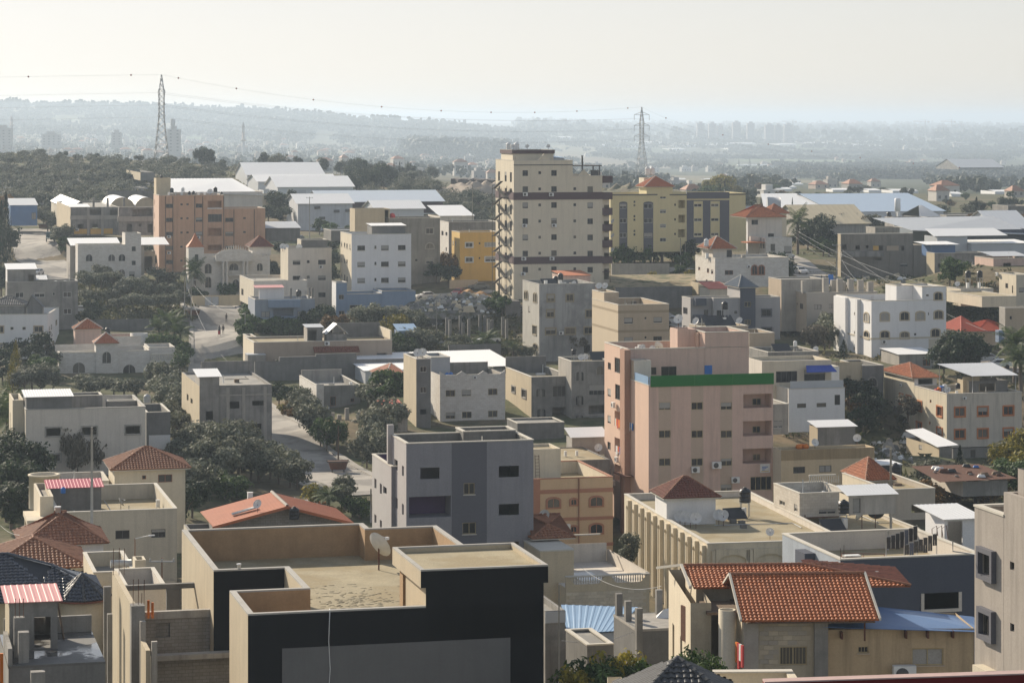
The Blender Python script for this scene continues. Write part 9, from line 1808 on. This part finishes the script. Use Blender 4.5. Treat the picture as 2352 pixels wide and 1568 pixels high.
block('wide dark block at the left edge of the hazy town',8,294,345,2100,40,14);block('stepped grey block in the middle of the hazy town',268,304,335,2300,24,12);B,h,w=block('long unfinished block with column stubs on its roof',118,308,335,2300,44,12)
for i in range(7):mb=MB();mb.box(-w/2+i*w/6.5,-w/2+i*w/6.5+.9,1,2,h,h+3.4);mb.build('column',hw_[3],B)
def minaret(label,u,vt,vb,Y,r,m):
 r*=FY(Y)/Y;Y=FY(Y);p=P(u,vb,Y);h=(vb-vt)*Y/F;o=empty('minaret',label,'minaret',p);mb=MB();mb.lathe([(r,-4),(r*.85,h*.55)],10);mb.build('shaft',m,o);mb=MB();mb.lathe([(r*1.5,h*.55),(r*1.6,h*.58),(r*.8,h*.585),(r*.7,h*.76)],10);mb.build('gallery',hw_[4],o);mb=MB();mb.lathe([(r*1.15,h*.76),(r*.75,h*.775),(r*.7,h*.88),(r*.8,h*.9),(r*.5,h*.95),(.1,h)],10);mb.build('spire',hw_[1],o)
minaret('slim white minaret in the hazy town',559,280,378,2150,1.5,hw_[2]);minaret('tan minaret at the far left of the hazy town',27,266,318,2500,1.7,hw_[1])
o=empty('mosque_dome','small pale dome by the slim white minaret','dome',P(580,368,FY(2100)));mb=MB();mb.lathe([(4,-4),(4,0),(3.7,1.6),(2.6,3),(.1,3.8)],14);mb.build('dome',hw_[2],o)
o=empty('radar_dome','hazy round dome on the far ridge','dome',P(725,276,FY(6300)));mb=MB();mb.lathe([(9,-6),(9.6,4),(8.5,11),(5,16),(.3,18)],16);mb.build('dome',hw_[1],o)
for u,vt,Y in((112,238,6000),(195,250,5200),(75,246,6200),(565,256,6200),(752,264,6200),(1,255,5500)):
 Y=FY(Y);p=GY(u,Y);h=max(10,p.z*0+(CZ-(vt-HV)*Y/F)-p.z);o=empty('radio_mast',None,'mast',p);mb=MB();mb.tube([(0,0,-1),(0,0,h)],[.9,.4],5);mb.build('mast_shaft',hw_[3],o);mb=MB();mb.box(-2,2,-.2,.2,h*.8,h*.83);mb.build('antenna',hw_[3],o);later(o,'thin radio mast','on the far left ridge','mast')
for u,vt,w_ in((1610,283,17),(1637,284,17),(1692,281,18),(1725,283,17),(1768,287,20),(1788,287,14),(1812,286,20),(1655,288,12)):
 p=GY(u,FY(6200));s_=FY(6200)/F;B=empty('tower_block',None,'tower block',p,R(5));h=CZ-(vt-HV)*s_-p.z;w=w_*s_;mb=MB();mb.box(-w/2,w/2,0,20,-4,h);mb.box(-w*.2,w*.25,4,14,h,h+5);mb.build('wall',hw_[3],B);mb=MB()
 for f in range(int(h/4)):mb.quad((-w*.44,-.2,f*4+1.4),(w*.44,-.2,f*4+1.4),(w*.44,-.2,f*4+3),(-w*.44,-.2,f*4+3))
 mb.build('window_band',framed,B,'stuff');later(B,'hazy grey tower block','on the far horizon','tower block')
def crane(u,vt,Y,ln):
 Y=FY(Y);p=GY(u,Y);h=CZ-(vt-HV)*Y/F-p.z;o=empty('tower_crane',None,'crane',p);mb=MB();mb.box(-1.1,1.1,-1.1,1.1,0,h);mb.build('mast',hw_[3],o);mb=MB();mb.box(-ln,ln*.35,-.8,.8,h-6,h-4.4);mb.tube([(0,0,h+2),(-ln,0,h-4)],.35,4);mb.tube([(0,0,h+2),(ln*.35,0,h-4)],.35,4);mb.build('jib',hw_[3],o);mb=MB();mb.box(ln*.22,ln*.35,-1.5,1.5,h-9,h-6);mb.build('counterweight',hw_[3],o);later(o,'tiny construction crane','on the hazy right horizon','crane')
for u,vt,ln in((1821,276,40),(2125,276,44),(2186,276,40),(2208,284,30),(2101,286,20),(2170,286,22)):crane(u,vt,7200,ln)
block('pale slotted tower among the trees of the right plain',2081,336,364,4200,10,12,hw_[2]);B,h,w=block('square tower with a broad white cap on the right plain',2200,328,349,4600,18,14,hw_[1]);mb=MB();mb.box(-w*.75,w*.8,-3,17,h,h+1.5);mb.build('roof_cap',sheetw,B)
gh=random.Random(8);ghp=lambda:(lambda m:(m.box(-.5,.5,0,1,-.3,.7),[m.quad((-.5,0,.7),(.5,0,.7),(.5,.5,1),(-.5,.5,1)),m.quad((-.5,.5,1),(.5,.5,1),(.5,1,.7),(-.5,1,.7))],m.mesh('greenhouse',sheetw))[2])(MB())
def greenhouse(u,v,wpx,d,h,Y=None,place='on the hazy plain'):
 p=GY(u,Y) if Y else G(u,v,900);o=link('greenhouse',proto('gh',ghp),None,loc=p,rz=R(gh.uniform(0,8)));o.scale=(wpx*p.y/F,d,h);later(o,'long pale greenhouse',place,'greenhouse')
for u,v,w_ in((1690,332,90),(1600,322,70),(1760,342,60),(1850,326,40),(1880,331,50),(1580,336,60),(1500,330,50),(1430,324,40),(1390,336,110),(1460,340,60),(1655,336,44),(1300,318,30),(1240,320,40),(1180,316,50),(1080,311,40),(1020,312,44),(960,308,26),(900,310,20),(1130,309,30),(1950,325,60),(2040,327,60),(2110,324,40),(2190,327,60),(2260,324,30),(1960,335,60),(1790,324,24),(1730,322,50),(1350,330,30),(1700,343,50),(1560,345,30),(1810,334,40),(1920,336,30),(2010,338,40),(2320,330,30)):greenhouse(u,v,w_,190,5)
for u,v,w_ in((1740,380,90),(1545,414,60),(1650,415,60),(1800,440,40),(1950,442,74),(2010,443,30),(1830,426,30),(2080,444,60),(2310,446,50),(2200,452,26),(1850,380,26),(1960,364,22),(1415,408,30),(1800,434,60)):greenhouse(u,v,w_,26,2.0,place='among the orchards of the right plain')
B,A=whse('wide grey roofed barn in the green fields',1750,965,2300,2160,50,985,0,sheetg,c=3,wall=concrete,rise=7,rib=4)
rq=random.Random(64)
for i in range(75):
 u=rq.uniform(1690,2380);v=rq.uniform(438,503);p=G(u,v)
 if p.y>740:k=rq.choice(['olive','dark','green','rusty','dark']);s_=rq.uniform(.6,1.2);tree(k,p,3.0*s_,4.6*s_,'among the orchards of the right plain',.2)
for i in range(22):u=rq.uniform(1200,1700);p=GY(u,rq.uniform(1150,1400));tree(rq.choice(['olive','dark']),p,3.4,5,'on the plain behind the cream tower',.2)
def wood(name,label_n,gen,n,mk='far_leaf',seed=1,size=(5,9)):
 rr=random.Random(seed);mb=MB()
 for i in range(n):
  p,k=gen(rr);s_=rr.uniform(*size)*k;h=s_*rr.uniform(.8,1.3)
  for j in range(7):
   c=p+Vector((rr.gauss(0,.34),rr.gauss(0,.34),0))*s_+Vector((0,0,h*rr.uniform(.25,.8)));r=s_*rr.uniform(.18,.36);d=Vector((rr.gauss(0,1),rr.gauss(0,1),rr.gauss(0,1))).normalized();x=d.orthogonal().normalized();y=d.cross(x)
   o=len(mb.v);mb.v+=[tuple(c+q*r) for q in(x,y,-x,-y,d*.9,-d*.9)]
   for a,b in((0,1),(1,2),(2,3),(3,0)):mb.f.append((o+a,o+b,o+4));mb.f.append((o+b,o+a,o+5));mb.m+=[0,0]
 mb.build(name,farl if mk=='far_leaf' else mk,None,'stuff')
farl=leafmat('far_leaf',(.045,.06,.035),(.08,.095,.055),(.12,.12,.07));farp=leafmat('far_pine',(.015,.028,.02),(.03,.045,.03),(.045,.06,.035))
def g1(rr):
 while True:
  u,Y=rr.uniform(1180,2420),math.exp(rr.uniform(math.log(1350),math.log(6800)))
  if noise.noise(Vector((u*.006,Y*.0022,1)))+.35*noise.noise(Vector((u*.03,Y*.01,5)))>.12:return GY(u,FY(Y)),.75+Y/4500
wood('distant_trees','',g1,3600,seed=3)
def g2(rr):
 while True:
  u=rr.uniform(-60,1250);Y=rr.uniform(3300,6600)
  if noise.noise(Vector((u*.01,Y*.002,7)))>-.25:return GY(u,FY(Y)),1.9
wood('ridge_woods','',g2,2400,farp,4,(8,14))
def g3(rr):u=rr.uniform(-60,1250);return GY(u,FY(rr.uniform(1500,3300))),1.2
wood('town_trees','',g3,1500,seed=6,size=(4,8))
def g4(rr):
 k=rr.randrange(6);Y=(2050,2280,2600,1900,3300,4000)[k];u=rr.uniform(*((1830,2360),(1800,2380),(1780,2250),(1950,2400),(1500,2100),(1850,2400))[k]);return GY(u,FY(Y+rr.uniform(-14,14)*(1+k*.4))),1.3
wood('hedgerow','',g4,2400,farp,9,(6,9))
def g5(rr):u=rr.uniform(940,1170);Y=rr.uniform(2600,3200);return GY(u,FY(Y)),2.4
wood('pine_wood','',g5,420,farp,11,(9,14))
def g6(rr):u=rr.choice([rr.uniform(1190,2400)]);return GY(u,FY(rr.uniform(6500,16000))),3.2
wood('horizon_trees','',g6,1600,farl,13,(8,14))
for u0,u1,Y0,Y1 in((1950,2420,2480,2640),(1900,2420,1985,2060),(2330,2420,2330,2420)):
 mb=MB();n=30;pr=None
 for i in range(n+1):
  u=u0+(u1-u0)*i/n;a,b=GY(u,FY(Y0)),GY(u,FY(Y1));a.z+=3.0;b.z+=3.0
  if pr:mb.quad(pr[0],a,b,pr[1])
  pr=(a,b)
 mb.build('field',mat('green_field',(.13,.22,.045),var=.1,scale=.05),None,'structure')
for u,v,h in((2050,375,9),(1697,385,14),(1722,385,16),(1734,360,14),(1135,370,12),(1330,375,12),(1350,395,10),(1366,395,10),(1770,420,10),(1925,430,8),(840,320,10),(205,335,14)):conifer(G(u,v,1100),h*.22,h,'rising from the hazy plain','dark far cypress','far_cypress')
rs=random.Random(31);mb=MB()
def tuft(p,s):
 for j in range(6):
  d=Vector((rs.gauss(0,1),rs.gauss(0,1),abs(rs.gauss(0,.8)))).normalized();x=d.orthogonal().normalized();l=s*rs.uniform(.5,1.1);c=p+Vector((rs.gauss(0,.4),rs.gauss(0,.4),.15))*s
  mb.quad(c-x*l*.4,c+d*l*.2,c+x*l*.4,c+d*l)
for i in range(5200):
 z=rs.random()
 if z<.45:u,v=rs.uniform(-20,620),rs.uniform(352,500)
 elif z<.6:u,v=rs.uniform(800,1150),rs.uniform(392,530)
 elif z<.75:u,v=rs.uniform(170,450),rs.uniform(650,740)
 elif z<.85:u,v=rs.uniform(960,1200),rs.uniform(680,830)
 else:u,v=rs.uniform(1800,2352),rs.uniform(560,1160)
 p=G(u,v)
 if p.y<1170:tuft(p,rs.uniform(.5,1.3))
mb.build('scrub_grass',leafmat('scrub',(.05,.06,.02),(.12,.12,.05),(.22,.18,.09)),None,'stuff')
mb=MB();rs=random.Random(41)
for i in range(420):
 p=G(rs.uniform(-20,560),rs.uniform(354,470));s_=abs(rs.gauss(.3,.5))+.25
 if p.y<1160:mb.hexa([p+Vector(q)*s_ for q in((-1.3,-.8,-.3),(1.2,-.9,-.3),(1,.9,-.3),(-1.2,.7,-.3))],[p+Vector(q)*s_ for q in((-.9,-.5,.5),(.8,-.6,.35),(.6,.5,.6),(-.7,.6,.4))])
mb.build('rocks',concrete_l,None,'stuff')
mb=MB();rs=random.Random(43);pts_=[(-20,352),(100,358),(200,364),(300,371),(400,377),(520,384)]
fo=empty('wire_fence','thin post and wire fence along the hill crest','fence',GY(0,1150))
prev=None
for i in range(38):
 u=-20+i*15;p=GY(u,1152)-fo.location;m=MB();m.box(p.x-.07,p.x+.07,p.y-.07,p.y+.07,p.z,p.z+3.2);m.build('fence_post',steel,fo)
 if prev is not None:
  for z in(1.2,2.2,3.0):mb.tube([prev+Vector((0,0,z)),p+Vector((0,0,z))],.035,3)
 prev=p
mb.build('fence_wire',steel,fo)
hz=MB();hz.box(-16000,16000,-60,90000,-900,CZ+46);ho=hz.build('haze',[],None,'stuff')
hm=bpy.data.materials.new('haze');hm.use_nodes=True;hn=hm.node_tree;hn.nodes.remove(hn.nodes['Principled BSDF']);pv=hn.nodes.new('ShaderNodeVolumePrincipled');pv.inputs['Color'].default_value=(.70,.84,1.0,1);pv.inputs['Density'].default_value=.000135;pv.inputs['Anisotropy'].default_value=.35;hn.links.new(pv.outputs[0],hn.nodes['Material Output'].inputs['Volume']);ho.data.materials.append(hm)
finish_labels()
